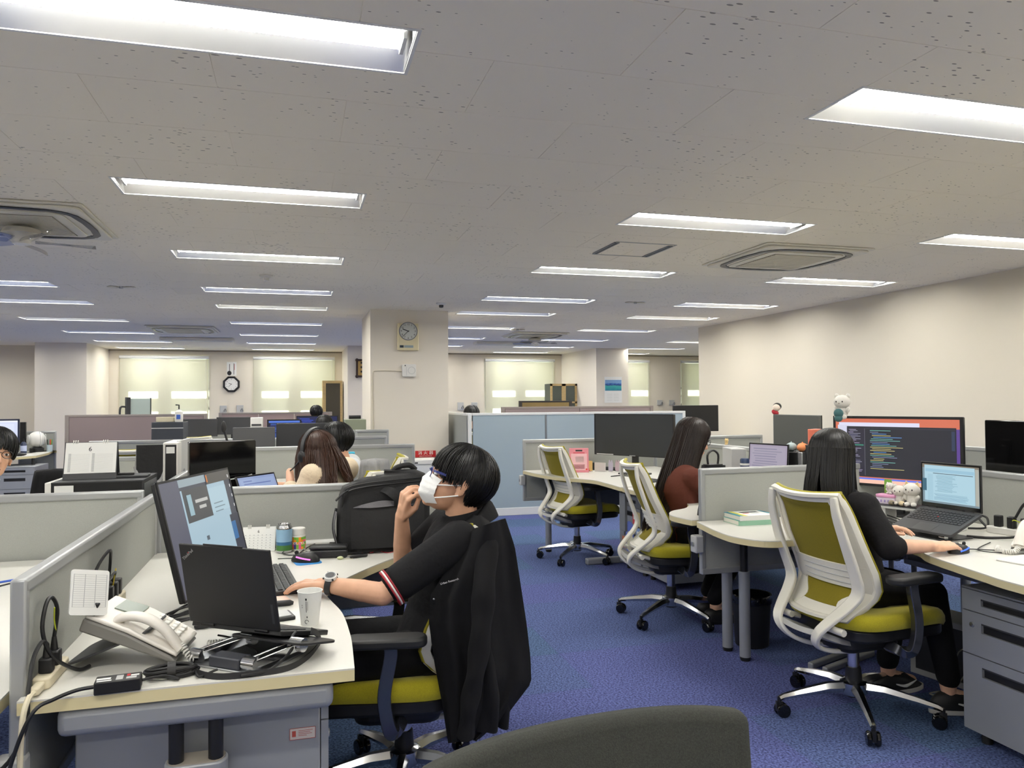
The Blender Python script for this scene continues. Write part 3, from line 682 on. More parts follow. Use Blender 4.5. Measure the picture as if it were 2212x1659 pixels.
desk('white desk holding the black computer case and desk calendar', [(SPX-.03,3.57),(SPX-.03,5.05),(-1.3,5.05),(-1.32,4.4),(-1.5,4.0),(-1.95,3.85),(-1.95,3.57)], legs=((-1.88,3.64),))
desk('white desk of the woman with the headset', [(SPX+.03,3.57),(.72,3.57),(.72,3.75),(.45,3.85),(.16,4.15),(.12,5.05),(SPX+.03,5.05)], legs=((.66,3.64),))
desk('white desk of the man in the white shirt', [(SPX+.03,5.08),(.12,5.08),(.16,5.9),(.4,6.2),(.8,6.35),(.8,6.62),(SPX+.03,6.62)], legs=((.74,6.55),))
desk('white desk behind the desk calendar with the bag on its chair', [(SPX-.03,5.08),(-1.25,5.08),(-1.27,5.5),(-1.4,5.7),(-1.55,5.8),(-1.6,6.09),(SPX-.03,6.09)], legs=((-1.5,6.02),))
desk('far left white desk carrying the round fan and pens', [(-4.9,10.0)] + [tuple(atz(u,v,.72)[:2]) for u, v in ((-40,989),(40,987),(78,984),(104,978),(118,971))] + [(aty(122,940,11.7).x,11.72),(-4.9,11.72)], legs=((aty(72,1000,10.6).x,10.6),))
# right cluster
C_OUT = [(2.0,3.545)] + curve2([(1.95,3.3),(1.94,3.10),(2.03,2.955),(2.24,2.96),(2.42,2.92),(2.52,2.80),(2.51,2.62),(2.445,2.49),(2.38,2.2),(2.35,2.0),(2.35,1.4)]) + [(RSX-.02,1.4), (RSX-.02,3.545)]
desk('curved white desk of the woman in black at the right', C_OUT, legs=((2.24,3.49),), beams=(((2.12,3.50),(2.4,3.50),.05,.04),((2.7,2.7),(2.7,1.5),.05,.05)))
W_OUT = [(2.0,3.595), (RSX-.02,3.595), (RSX-.02,5.09), (2.27,5.09)] + curve2([(2.27,4.9),(2.33,4.5),(2.30,4.2),(2.2,4.02),(2.06,3.93),(1.98,3.80),(1.985,3.66)])
desk('curved white desk of the woman in brown', W_OUT, legs=((2.24,3.655),), beams=(((2.1,3.64),(2.4,3.64),.05,.04),))
B_OUT = [(1.985,6.635)] + curve2([(2.0,6.4),(2.05,6.1),(2.16,5.85),(2.27,5.65),(2.28,5.4),(2.27,5.12)]) + [(RSX-.02,5.12), (RSX-.02,6.635)]
dB = desk('curved white desk with the dark wide monitor and pink card', B_OUT, legs=((2.18,6.50),), modesty=(((2.2,6.55),(3.2,6.55),.38,.66),((2.35,5.3),(2.35,5.2),.38,.66)))
cB = dB.location
MB().bb((2.62-cB.x,5.86-cB.y,.05), (2.78-cB.x,5.92-cB.y,.69)).obj('leg_panel', M_STEELD, dB, bevel=.004); MB().bb((2.3-cB.x,5.86-cB.y,0), (3.1-cB.x,5.92-cB.y,.05)).obj('foot', M_STEEL, dB, bevel=.01)
desk('white desk beyond the right partition under the grey monitor', [(RSX+.03,3.6),(4.0,3.6),(4.0,6.62),(RSX+.03,6.62)], legs=((3.9,3.7),(3.9,6.5)))
desk('white desk beyond the right partition at the right edge', [(RSX+.03,1.3),(4.0,1.3),(4.0,3.55),(RSX+.03,3.55)], legs=((3.9,1.4),(3.9,3.45)))
# clamps holding partition panels to desks
for p, nm, rz in (((1.99,6.66,.63), 'under the desk with the pink card', 0), ((2.02,3.57,.60), 'beside the books desk', 0), ((SPX-.01,1.885,.55), 'at the near end of the left partition', PI/2)):
    t = thing('partition_clamp', 'grey partition clamp ' + nm, 'clamp', p, rz, 'partition clamps')
    MB().bb((-.03,-.03,-.045), (.02,.03,.045)).obj('body', M_GREYPL, t, bevel=.008); MB().lathe([(.012,0),(.012,.006)], 12, M=Matrix.Translation((-.03,0,0)) @ Matrix.Rotation(-PI/2,4,'Y')).obj('screw', M_SATIN, t)

# ================================================================== pedestals (drawer fronts face local -x)
def pedestal(label, x, y0, y1, ztop=.61, rz=0, depth=.55, drawers=(.085,.17,.30), group='grey drawer pedestals'):
    t = thing('drawer_pedestal', label, 'cabinet', (x, (y0+y1)/2, 0), rz, group); w = (y1-y0)
    zb = .045
    MB().bb((.018,-w/2,zb), (depth,w/2,ztop)).obj('body', M_STEEL, t, bevel=.004)
    MB().bb((.0,-w/2,ztop-.008), (.02,w/2,ztop)).obj('top_lip', M_STEEL, t, bevel=.002)
    z = ztop - .01; tot = sum(drawers); H = z - zb - .005
    for i, f in enumerate(drawers):
        hh = H*f/tot; z1 = z; z0 = z - hh + .004; zc = z1 - min(.5*(z1-z0), .055)
        hw, hz = w*.28, .014 if i == 0 else .019
        fr = MB()
        # front plate with a rectangular recess for the grip
        for a, b in (((-w/2+.003,z0),(w/2-.003,zc-hz)), ((-w/2+.003,zc+hz),(w/2-.003,z1)), ((-w/2+.003,zc-hz),(-hw,zc+hz)), ((hw,zc-hz),(w/2-.003,zc+hz))): fr.bb((-.002,a[0],a[1]), (.016,b[0],b[1]))
        d = fr.obj('drawer', M_STEEL, t, smooth=False)
        MB().bb((.010,-hw,zc-hz), (.0165,hw,zc+hz)).obj('handle_recess', M_BLACK, d, smooth=False)
        MB().bb((-.001,-hw,zc+hz-.006), (.012,hw,zc+hz)).obj('grip', M_DARK, d, smooth=False)
        if i == 1: MB().lathe([(.010,0),(.010,.004),(.006,.005)], 14, M=Matrix.Translation((-.002,w*.38,z1-.05)) @ Matrix.Rotation(-PI/2,4,'Y')).obj('lock', M_SATIN, d)
        z = z0 - .004
    for a in (.06, depth-.06):
        for b in (-w/2+.05, w/2-.05): MB().lathe([(.02,0),(.02,.03),(.01,.046)], 12, c=(a,b,0)).obj('caster', M_RUBBER, t)
    return t
pedestal('grey drawer pedestal at the lower right corner', 2.545, 2.03, 2.435)
pB = pedestal('grey drawer pedestal covered with colourful stickers', 2.53, 5.33, 5.72)
pedestal('grey drawer pedestal without stickers behind the white chair arm', 2.53, 4.90, 5.30)
pA = pedestal('grey pedestal with a small red label under the masked man desk', .075, 1.955, 2.36, rz=PI, depth=.56, ztop=.665)
MB().bb((.030,.2031,.525), (.090,.2037,.552)).obj('warning_label', mat('pale label', (196,188,184), .6), pA, smooth=False)
lb = mat('label red line', (170,70,60), .6)
for a, b in (((.0295,.5515),(.0905,.5525)), ((.0295,.5245),(.0905,.5255)), ((.0295,.525),(.0305,.552)), ((.0895,.525),(.0905,.552)), ((.076,.532),(.085,.546)), ((.036,.545),(.070,.546)), ((.042,.541),(.070,.542)), ((.038,.537),(.070,.538)), ((.050,.533),(.070,.534))):
    MB().bb((a[0],.2037,a[1]), (b[0],.2041,b[1])).obj('label_line', lb, pA, smooth=False)
pedestal('grey drawer pedestal on the far left beside the spectacled person', aty(28,1000,10.2).x, 10.06, 10.46, rz=PI/2)
pedestal('grey drawer pedestal partly cut by the left edge far back', aty(28,1000,10.2).x-.46, 10.06, 10.46, rz=PI/2)
# coloured stickers on the pedestal
for i, (y, z, w, h, c) in enumerate(((-.10,.44,.09,.10,(214,86,88)), (-.155,.43,.07,.12,(222,206,150)), (-.15,.33,.07,.10,(140,170,214)), (.10,.22,.09,.09,(226,130,84)), (-.10,.21,.10,.09,(226,128,160)))):
    s = MB().bb((-.0035,y-w/2,z-h/2), (-.0028,y+w/2,z+h/2)).obj('sticker', mat('sticker %d' % i, c, .4), pB, smooth=False)
    MB().bb((-.0040,y-w*.3,z-h*.12), (-.0035,y+w*.3,z+h*.12)).obj('print', M_PAPER, s, smooth=False)
st = MB().prism(rr(.15,.26,.07,6), -.0004, .0003).obj('sticker', mat('blue oval sticker', (110,128,206), .4), pB); st.matrix_local = Matrix.Translation((-.0032,0,.27)) @ Matrix(((0,0,1,0),(1,0,0,0),(0,1,0,0),(0,0,0,1)))
st = MB().prism(rr(.11,.16,.05,6), -.0004, .0003).obj('sticker', mat('cream oval sticker', (226,222,190), .4), pB); st.matrix_local = Matrix.Translation((-.0036,0,.24)) @ Matrix(((0,0,1,0),(1,0,0,0),(0,1,0,0),(0,0,0,1)))

# ================================================================== task chair, built once (faces local +x)
M_CHW = mat('chair white plastic', (228,225,213), .42)
M_OLIVE = mat('olive seat fabric', (168,158,22), .9, noise=.10, nscale=300, bump=.2, bscale=700, sheen=.2)
M_MESH = mat('olive back mesh', (128,116,20), .92, noise=.12, nscale=420, bump=.25, bscale=900)
M_STITCH = mat('olive edge piping', (150,140,30), .8)
M_ARM = mat('black arm pad', (30,31,33), .5)
def back_pt(h, s):              # surface of the backrest: h height 0..1, s across -1..1
    K = [(.0,-.205,.455,.160), (.10,-.145,.50,.190), (.22,-.092,.56,.216), (.36,-.112,.64,.222), (.6,-.175,.77,.216), (.85,-.225,.90,.200), (1.0,-.262,.965,.190)]
    for (h0,x0,z0,w0), (h1,x1,z1,w1) in zip(K, K[1:]):
        if h <= h1 + 1e-9:
            t = (h-h0)/(h1-h0); t = max(0, t); x, z, w = x0+(x1-x0)*t, z0+(z1-z0)*t, w0+(w1-w0)*t; break
    return Vector((x - .045*(1 - s*s) + .02, s*w, z - .012*(1-s*s)*(1 if h > .9 else 0)))
def make_chair():
    t = thing('task_chair', 'x', 'chair')
    def outline(n, inset=1.0, h0=0., h1=1.):
        P = [back_pt(h0 + (h1-h0)*k/n, -inset) for k in range(n+1)] + [back_pt(h1, -inset + 2*inset*k/8) for k in range(1, 8)]
        P += [back_pt(h1 - (h1-h0)*k/n, inset) for k in range(n+1)] + [back_pt(h0, inset - 2*inset*k/8) for k in range(1, 8)]
        return P
    MB().tube(outline(16), [(.020,.012)]*48, 6, closed=True, flat=(1,0,0)).obj('back_frame', M_CHW, t, ang=60)
    MB().tube([p + Vector((.014,0,0)) for p in outline(16, 1.02)], .006, 5, closed=True).obj('piping', M_STITCH, t)
    MB().tube([back_pt(1.0, -1 + 2*k/12) + Vector((.014,0,.006)) for k in range(13)], .011, 8).obj('head_roll', M_OLIVE, t)
    tr = MB(); tr.grid(lambda u, v: back_pt(.93 + .07*v, -1 + 2*u) + Vector((-.012,0,.004)), 12, 3, thick=-.016); tr.obj('top_band', M_CHW, t)
    MB().grid(lambda u, v: back_pt(.40 + .55*v, (-1 + 2*u)*.95), 14, 14, thick=.006).obj('back_mesh', M_MESH, t)
    MB().grid(lambda u, v: back_pt(.08 + .18*v, (-1 + 2*u)*.95), 14, 6, thick=.006).obj('lower_mesh', M_MESH, t)
    for s in (-1, 1):
        sb = MB().grid(lambda u, v: back_pt(.03 + .93*v, s*(.76 + .23*u - .30*math.exp(-((v-.10)/.085)**2)*(1-u))) + Vector((-.012,0,0)), 14, 40, thick=-.010*s); sb.obj('side_band', M_CHW, t)
    lp = MB().grid(lambda u, v: back_pt(.24 + (.17 - .035*(1-(2*u-1)**2)*0)*v, (-1 + 2*u)*.97) + Vector((-.014,0,0)), 14, 7, thick=-.012).obj('lumbar_pad', M_CHW, t)
    for k in range(3):
        z = .275 + k*.045
        MB().tube([back_pt(z, -.6 + 1.2*i/8) + Vector((-.0155,0,0)) for i in range(9)], .003, 5).obj('rib', M_GREYPL, lp)
    MB().grid(lambda u, v: back_pt(.0 + .09*v, (-1 + 2*u)*.96) + Vector((-.008,0,0)), 12, 4, thick=-.012).obj('lower_rim', M_CHW, t)
    for s in (-1, 1):
        P = [(-.262,s*.184,.958), (-.258,s*.193,.885), (-.222,s*.202,.765), (-.182,s*.203,.655), (-.158,s*.196,.575), (-.185,s*.178,.522), (-.250,s*.148,.46), (-.290,s*.125,.415), (-.290,s*.10,.372), (-.25,s*.075,.332), (-.17,s*.055,.302), (-.06,s*.045,.285)]
        Q = spline(P, 4); m = len(Q)
        MB().strip(Q, [.022 + .036*math.sin(PI*min(1, .08 + i/(m*.9))) for i in range(m)], .018, ref=(0,1,0)).obj('support_arm', M_CHW, t, bevel=.005)
        pv = MB().tube([(-.235,s*.10,.42), (-.235,s*.20,.42)], .014, 10).obj('pivot', M_CHW, t)
        MB().tube([(-.235,s*.13,.42), (-.17,s*.13,.40), (-.10,s*.12,.385)], .012, 8).obj('link', M_CHW, pv)
    MB().grid(lambda u, v: Vector((-.295 + .43*v, (-1+2*u)*(.125 - .06*v), .385 - .185*v + .125*v*v*v*1.0 - .0*v + .012*(2*u-1)**2)), 9, 14, thick=.022).obj('under_shell', mat('chair grey shell', (176,176,172), .45), t)
    # seat
    def seat(u, v):
        a = 2*PI*u; e = .5
        cx, sy = math.cos(a), math.sin(a); x = math.copysign(abs(cx)**e, cx)*.262; y = math.copysign(abs(sy)**e, sy)*(.245 - .012*(x/.245))
        pr = [(1.0,.415), (1.025,.432), (1.02,.455), (.985,.472), (.93,.479), (.6,.476), (.25,.472), (.0,.471)]
        k = v*(len(pr)-1); i = min(int(k), len(pr)-2); f = k-i; r = pr[i][0]*(1-f) + pr[i+1][0]*f; z = pr[i][1]*(1-f) + pr[i+1][1]*f
        x *= r; y *= r
        return Vector((x + .075, y, z - .03*max(0, (x-.12)/.12)**2 + .008*(y/.24)**2))
    MB().grid(seat, 36, 15, closed_u=True).obj('seat_cushion', M_OLIVE, t, ang=80)
    MB().prism([(x*.93+.07, y*.93) for x, y in rr(.52,.47,.09,5)], .365, .420).obj('seat_pan', M_BLACK, t, bevel=.012)
    MB().prism(rr(.30,.22,.06,4,.02,0), .29, .37).obj('mechanism', M_BLACK, t, bevel=.02)
    for s in (-1, 1):
        ps = MB().strip(spline([(.0,s*.18,.345), (.02,s*.255,.335), (.035,s*.285,.36), (.05,s*.288,.46), (.03,s*.286,.58), (.03,s*.285,.615)], 5), .026, .042, ref=(0,1,0)).obj('arm_post', mat('dark polished arm', (104,106,112), .22, metal=.9), t, bevel=.006)
        MB().prism([(x+.045, y+s*.283) for x, y in rr(.26,.085,.04,6)], .615, .648).obj('arm_pad', M_ARM, t, bevel=.010, seg=3)
    MB().lathe([(.024,.19),(.024,.30)], 16).obj('gas_column', M_ALU, t); MB().lathe([(.034,.075),(.036,.13),(.030,.20)], 16).obj('column_sleeve', M_BLACK, t)
    MB().lathe([(.05,.085),(.058,.10),(.056,.135),(.036,.145)], 20).obj('hub', M_ALU, t)
    for k in range(5):
        a = 2*PI*k/5; R = Matrix.Rotation(a, 4, 'Z')
        lg = MB(); lg.tube([(.04,0,.115),(.12,0,.115),(.24,0,.098),(.315,0,.085),(.333,0,.078)], [(.026,.024),(.024,.021),(.017,.016),(.013,.013),(.010,.012)], 6, flat=(0,0,1))
        L = MB().add(lg.v, lg.f, 0, R).obj('star_leg', M_ALU, t, ang=50)
        cs = MB(); cs.lathe([(.008,.045),(.008,.085)], 8, c=(.335,0,0)); cs.box((.335,0,.045), (.028,.014,.04))
        C = MB().add(cs.v, cs.f, 0, R).obj('caster', M_BLACK, t)
        for s in (-1, 1):
            wh = MB().lathe([(.012,-.009),(.026,-.009),(.029,-.004),(.029,.004),(.024,.009)], 16, M=R @ Matrix.Translation((.322,s*.016,.029)) @ Matrix.Rotation(PI/2,4,'X'))
            wh.obj('wheel', M_GLOSS, C, ang=30)
    return t
chair0 = make_chair(); _used = [0]
def chair(label, x, y, deg, base=0, group='white task chairs with olive seats'):
    o = chair0 if not _used[0] else copy_tree(chair0); _used[0] = 1
    o.location = (x, y, 0); o.rotation_euler = (0, 0, math.radians(deg)); tag(o, label, None, group)
    for ch in o.children:                                # turn the star base on its own
        n = ch.name.split('.')[0]
        if n in ('star_leg', 'caster'): ch.rotation_euler = (0, 0, math.radians(base - deg))
    return o
chD = chair('white task chair the woman in black sits on', 2.31, 2.774, 4, 26)
chB = chair('empty white task chair pushed up to the pink card desk', 2.307, 6.111, 9, 9)
chC = chair('white task chair seen edge on, under the woman in brown', 2.235, 4.287, -10, -5)
chA = chair('white task chair with a black jacket hung on its back', .365, 2.70, 170, 40)
for ch in chA.children:
    if ch.name.split('.')[0] not in ('star_leg', 'caster', 'column_sleeve', 'hub'): ch.location.z -= .035
chair('white task chair at the left whose olive top shows behind the desk calendar', aty(275,965,7.0).x, 7.25, 92, 0)
chair('distant white task chair with only its olive top showing beyond grey partition', aty(415,940,9.3).x, 9.55, 92, 0)

# grey fabric chair cut by the bottom edge
t = thing('fabric_chair', 'dark grey fabric chair back cut off by the bottom edge', 'chair', (.395, .78, .012), 0)
M_GFAB = mat('dark grey chair fabric', (54,56,52), .95, noise=.25, nscale=420, bump=.4, bscale=900)
def gb(u, v):
    a = u*2 - 1; w = .235 - .02*(1-v)
    return Vector((a*w, .235 - .045*a*a - .07*(1-v), .50 + .385*v + .012*a - .012*a*a*a*a))
MB().grid(lambda u, v: gb(u, v), 18, 12, thick=.05).obj('backrest', M_GFAB, t, bevel=.016, seg=3)
MB().prism(rr(.47,.46,.08,5,0,-.02), .42, .49).obj('seat', M_GFAB, t, bevel=.02, seg=3)
for s in (-1, 1):
    MB().tube(spline([(s*.20,.16,.43),(s*.20,.20,.47),(s*.19,.185,.60)], 4), .014, 8).obj('back_support', M_BLACK, t)
    MB().tube([(s*.20,-.20,.0),(s*.19,-.17,.43)], .012, 8).obj('leg', M_BLACK, t); MB().tube([(s*.21,.22,.0),(s*.19,.14,.43)], .012, 8).obj('leg', M_BLACK, t)

# white desks added to bounce light up to the ceiling, mostly out of view
for i, (x0, y0, x1, y1, nm) in enumerate(((-1.9,-.9,.6,.3,'just left of the viewer'), (1.6,-1.2,3.2,.6,'right behind the viewer'), (-1.9,-3.4,.6,-1.6,'behind the viewer on the left'), (1.6,-3.4,3.6,-1.8,'behind the viewer on the right'), (-5.4,1.0,-3.4,3.2,'far to the left of the viewer'), (-5.6,4.4,-3.6,6.6,'at the left beyond the picture'), (4.3,-2.6,5.6,.4,'by the right wall behind the viewer'), (-7.6,8.0,-5.6,10.5,'at the far left beyond the picture'), (3.2,11.3,5.6,12.0,'behind the blue divider'), (7.2,12.4,9.6,14.4,'in the far right bay'))):
    desk('white desk added to bounce light, standing ' + nm, [(x0,y0),(x1,y0),(x1,y1),(x0,y1)], legs=((x0+.1,y0+.1),(x1-.1,y0+.1),(x1-.1,y1-.1),(x0+.1,y1-.1)), group='white desks added to bounce light')
# ================================================================== general office things
M_CARDW = mat('white card', (236,236,232), .7)
M_CABLE = mat('black cable', (18,18,20), .5)
M_CREAM = mat('cream plastic', (222,212,184), .5)
M_SCRF = mat('dark screen glass', (14,15,17), .12)
def display(parent, w, h, rects, M, e=1.0, name='screen'):     # rects: (x0,y0,x1,y1,colour) in 0..1, bottom left origin; drawn in local x-z, facing -y
    mats = []; mb = MB()
    for i, (x0, y0, x1, y1, c) in enumerate(rects):
        m = glow(c, e)
        if m not in mats: mats.append(m)
        y = -.0003*(i+1) if i < 12 else -.0003*12 - .0002*min(i-11, 3)
        mb.add([((x0-.5)*w, y, (y0-.5)*h), ((x1-.5)*w, y, (y0-.5)*h), ((x1-.5)*w, y, (y1-.5)*h), ((x0-.5)*w, y, (y1-.5)*h)], [(0,1,2,3)], mats.index(m))
    o = mb.obj(name, mats, parent, smooth=False); o.matrix_local = M; return o
def monitor(label, loc, rz, w, h, z0, tilt=0., rects=None, e=1.0, stand='foot', back=None, bezel=.012, body=M_BLACK, group=None, face=None, chin=.0, thick=.030):
    """screen centre height z0 + h/2 above the stand's foot; faces local -y"""
    t = thing('monitor', label, 'monitor', loc, rz, group)
    M = Matrix.Translation((0, 0, z0 + h/2)) @ Matrix.Rotation(-tilt, 4, 'X')
    p = MB().prism(rr(w, h, .006, 3), -thick, 0).obj('housing', back or body, t, bevel=.004)
    p.matrix_local = M @ Matrix.Rotation(PI/2, 4, 'X') @ Matrix.Translation((0,0,0))
    bz = MB()
    for a, b in (((-w/2,-h/2),(w/2,-h/2+bezel+chin)), ((-w/2,h/2-bezel),(w/2,h/2)), ((-w/2,-h/2),(-w/2+bezel,h/2)), ((w/2-bezel,-h/2),(w/2,h/2))): bz.bb((a[0],-.004,a[1]), (b[0],.001,b[1]))
    bo = bz.obj('bezel', body, t, smooth=False); bo.matrix_local = M
    g = MB().bb((-w/2+bezel,-.0012,-h/2+bezel), (w/2-bezel,.0005,h/2-bezel)).obj('glass', face or M_SCRF, t, smooth=False); g.matrix_local = M
    if rects: display(t, w-2*bezel, h-2*bezel, rects, M @ Matrix.Translation((0,-.0014,0)), e)
    if stand == 'foot':
        MB().bb((-.03,.028,.01), (.03,.052,z0 + h*.55)).obj('stand_neck', body, t, bevel=.004); MB().prism(rr(.24,.18,.02,4,0,.03), 0, .012).obj('stand_base', body, t, bevel=.003)
        c = MB().bb((-.05,.0,-.05), (.05,.04,.05)).obj('mount', body, t, bevel=.004); c.matrix_local = M
    elif stand == 'low':
        MB().bb((-.03,.004,.01), (.03,.024,z0 + .03)).obj('stand_neck', body, t, bevel=.004); MB().prism(rr(.24,.18,.02,4,0,.0), 0, .012).obj('stand_base', body, t, bevel=.003)
    elif stand == 'vee':
        c = MB().bb((-.05,.0,-.05), (.05,.05,.05)).obj('mount', body, t, bevel=.006); c.matrix_local = M
        MB().tube([(0,.05,z0+h*.5), (0,.09,.10)], .018, 8).obj('stand_neck', body, t)
        for s in (-1, 1): MB().strip([(0,.09,.11), (s*.07,.05,.055), (s*.16,-.05,.006)], .035, .016, ref=(0,0,1)).obj('stand_leg', body, t, bevel=.003)
    return t
def lines(x0, x1, y0, y1, n, c, seed, lmin=.3):
    r = random.Random(seed); out = []; dy = (y1-y0)/n
    for i in range(n):
        ind = r.choice((0,.03,.06,.10))*1.0; L = lmin + (1-lmin)*r.random(); cc = r.choice(c)
        out.append((x0 + ind*(x1-x0), y1-(i+.65)*dy, min(x1, x0 + (x1-x0)*L), y1-(i+.3)*dy, cc))
    return out
def cable(label, pts, r=.0035, m=M_CABLE, n=6, cat='cable', group=None, name='cable'):
    o = MB().tube(spline(pts, n), r, 7).obj(name, m); return tag(o, label, cat, group)
D = .72
def dz(u, v, z=0.): return atz(u, v, D+z)

# ------------------------------------------------------------------ telephone
def telephone(label, loc, rz, card=True, group='desk telephones', s=1.0):
    t = thing('telephone', label, 'telephone', loc, rz, group)           # user side is local -y... body rises towards +y
    tl = math.radians(20)
    Mb = Matrix.Translation((0,-.11,.012)) @ Matrix.Rotation(tl, 4, 'X')
    MG = mat('phone grey', (120,118,114), .5); MW = mat('phone white', (230,225,216), .45)
    prof = [(0,.0), (.02,-.006), (.12,.004), (.23,.010), (.23,.050), (.14,.044), (.02,.012)]
    lo = MB()
    for sx in (-.095, .095): pass
    def body(P, w, m, nm):
        mb = MB(); n = len(P); vs = [(-w/2, y, z) for y, z in P] + [(w/2, y, z) for y, z in P]
        mb.add(vs, [tuple(range(n)), tuple(range(n, 2*n))[::-1]] + [(i, i+n, (i+1)%n+n, (i+1)%n) for i in range(n)])
        o = mb.obj(nm, m, t, bevel=.005); o.matrix_local = Mb; return o
    body([(0,.0), (.02,-.004), (.12,.0), (.235,.004), (.235,.036), (.13,.030), (.02,.010)], .19, MG, 'lower_case')
    up_ = body([(.004,.011), (.13,.0305), (.232,.0365), (.232,.046), (.13,.042), (.01,.020)], .186, MW, 'upper_case')
    # keypad and display
    for i in range(4):
        for j in range(3):
            MB().bb((.005+j*.025,.03+i*.020,.024+i*.0037), (.023+j*.025,.043+i*.020,.032+i*.0037)).obj('key', M_WHITE, up_, bevel=.002)
    MB().bb((.0,.14,.042), (.08,.20,.0475)).obj('screen', mat('phone display', (120,132,120), .3), up_, smooth=False)
    # handset arch on the left side
    hs = MB().tube(spline([(-.062,.006,.022), (-.062,.022,.032), (-.062,.055,.054), (-.062,.095,.066), (-.062,.130,.065), (-.062,.158,.054), (-.062,.168,.042)], 5), [(.020,.011)]*31, 10, flat=(1,0,0)).obj('handset', MW, t, ang=60); hs.matrix_local = Mb
    # rear stand plate
    st = MB().prism(rr(.17,.20,.03,4), 0, .006).obj('stand_plate', M_DARK, t, bevel=.002); st.matrix_local = Matrix.Translation((0,.05,.045)) @ Matrix.Rotation(math.radians(-21), 4, 'X')
    if card:
        br = MB().bb((-.085,.215,.04), (-.045,.24,.075)).obj('card_bracket', M_BLACK, t, bevel=.003); br.matrix_local = Mb
        cd = MB().prism(rr(.092,.105,.006,3), -.002, .002).obj('directory_card', M_CARDW, t); cd.matrix_local = Mb @ Matrix.Translation((-.085,.245,.094)) @ Matrix.Rotation(math.radians(-42), 4, 'Z') @ Matrix.Rotation(math.radians(58), 4, 'X')
        ln = MB()
        for i in range(16): ln.bb((-.04,-.034+i*.005,.002), (.04,-.0335+i*.005,.0024))
        for x in (-.04,-.013,.013,.04): ln.bb((x-.0006,-.034,.002), (x+.0006,.042,.0024))
        q = ln.obj('printed_grid', M_GREYPL, cd, smooth=False)
    return t
def coil(parent, pts, R=.007, r=.0022, turns=26, m=None, name='coiled_cord'):
    P = spline(pts, 10); n = len(P); out = []
    N = turns*9
    for k in range(N+1):
        f = k/N*(n-1); i = min(int(f), n-2); p = P[i].lerp(P[i+1], f-i); tg = (P[i+1]-P[i]).normalized(); a = tg.orthogonal().normalized(); b = tg.cross(a)
        q = 2*PI*turns*k/N; out.append(p + a*R*math.cos(q) + b*R*math.sin(q))
    return MB().tube(out, r, 5).obj(name, m or M_WHITE, parent)
tel = telephone('white and grey telephone with a directory card on the left desk', (-.372,2.085,D), math.radians(82))
coil(tel, [(-.062,-.115,.045), (-.075,-.14,.016), (-.055,-.175,.012), (.0,-.205,.012), (.03,-.19,.016), (.045,-.15,.012)], turns=30)

# ------------------------------------------------------------------ big monitor of the masked man
scr = [(0,0,1,1,(70,74,84)), (.0,.0,.24,1,(86,88,104)), (.24,.93,.62,1,(150,165,172)), (.24,.0,.9,.90,(164,190,204)), (.26,.60,.62,.90,(74,76,78)), (.62,.62,.9,.86,(172,198,210)),
       (.86,.0,1,.55,(60,62,74)), (.86,.30,.93,.48,(60,110,160)), (.75,.0,1,.14,(60,52,62)), (.76,.02,.84,.11,(170,60,80)), (.85,.03,.95,.12,(110,130,170)), (.62,.9,1,1,(80,78,74)),
       (.30,.66,.36,.85,(150,180,190)), (.40,.76,.58,.79,(190,190,186)), (.44,.70,.54,.73,(190,190,186)), (.44,.40,.48,.44,(90,100,110)), (.655,.70,.80,.71,(120,140,150)), (.655,.66,.82,.67,(120,140,150)), (.655,.62,.78,.63,(120,140,150)),
       (.96,.92,.975,.95,(220,220,220)), (.96,.82,.975,.85,(220,220,220)), (.96,.72,.975,.75,(220,220,220)), (.96,.62,.975,.65,(220,220,220)), (.62,.92,.64,.99,(200,120,60))]
pl, pr_ = V(-.352,2.40,0), V(-.200,2.885,0)
mc = (pl+pr_)/2; dd = pr_-pl
monitor('large monitor facing the masked man, seen from its left side', (mc.x,mc.y,D), math.atan2(dd.y,dd.x), .515, .36, .045, math.radians(14), scr, .9, 'vee', bezel=.007, thick=.016)

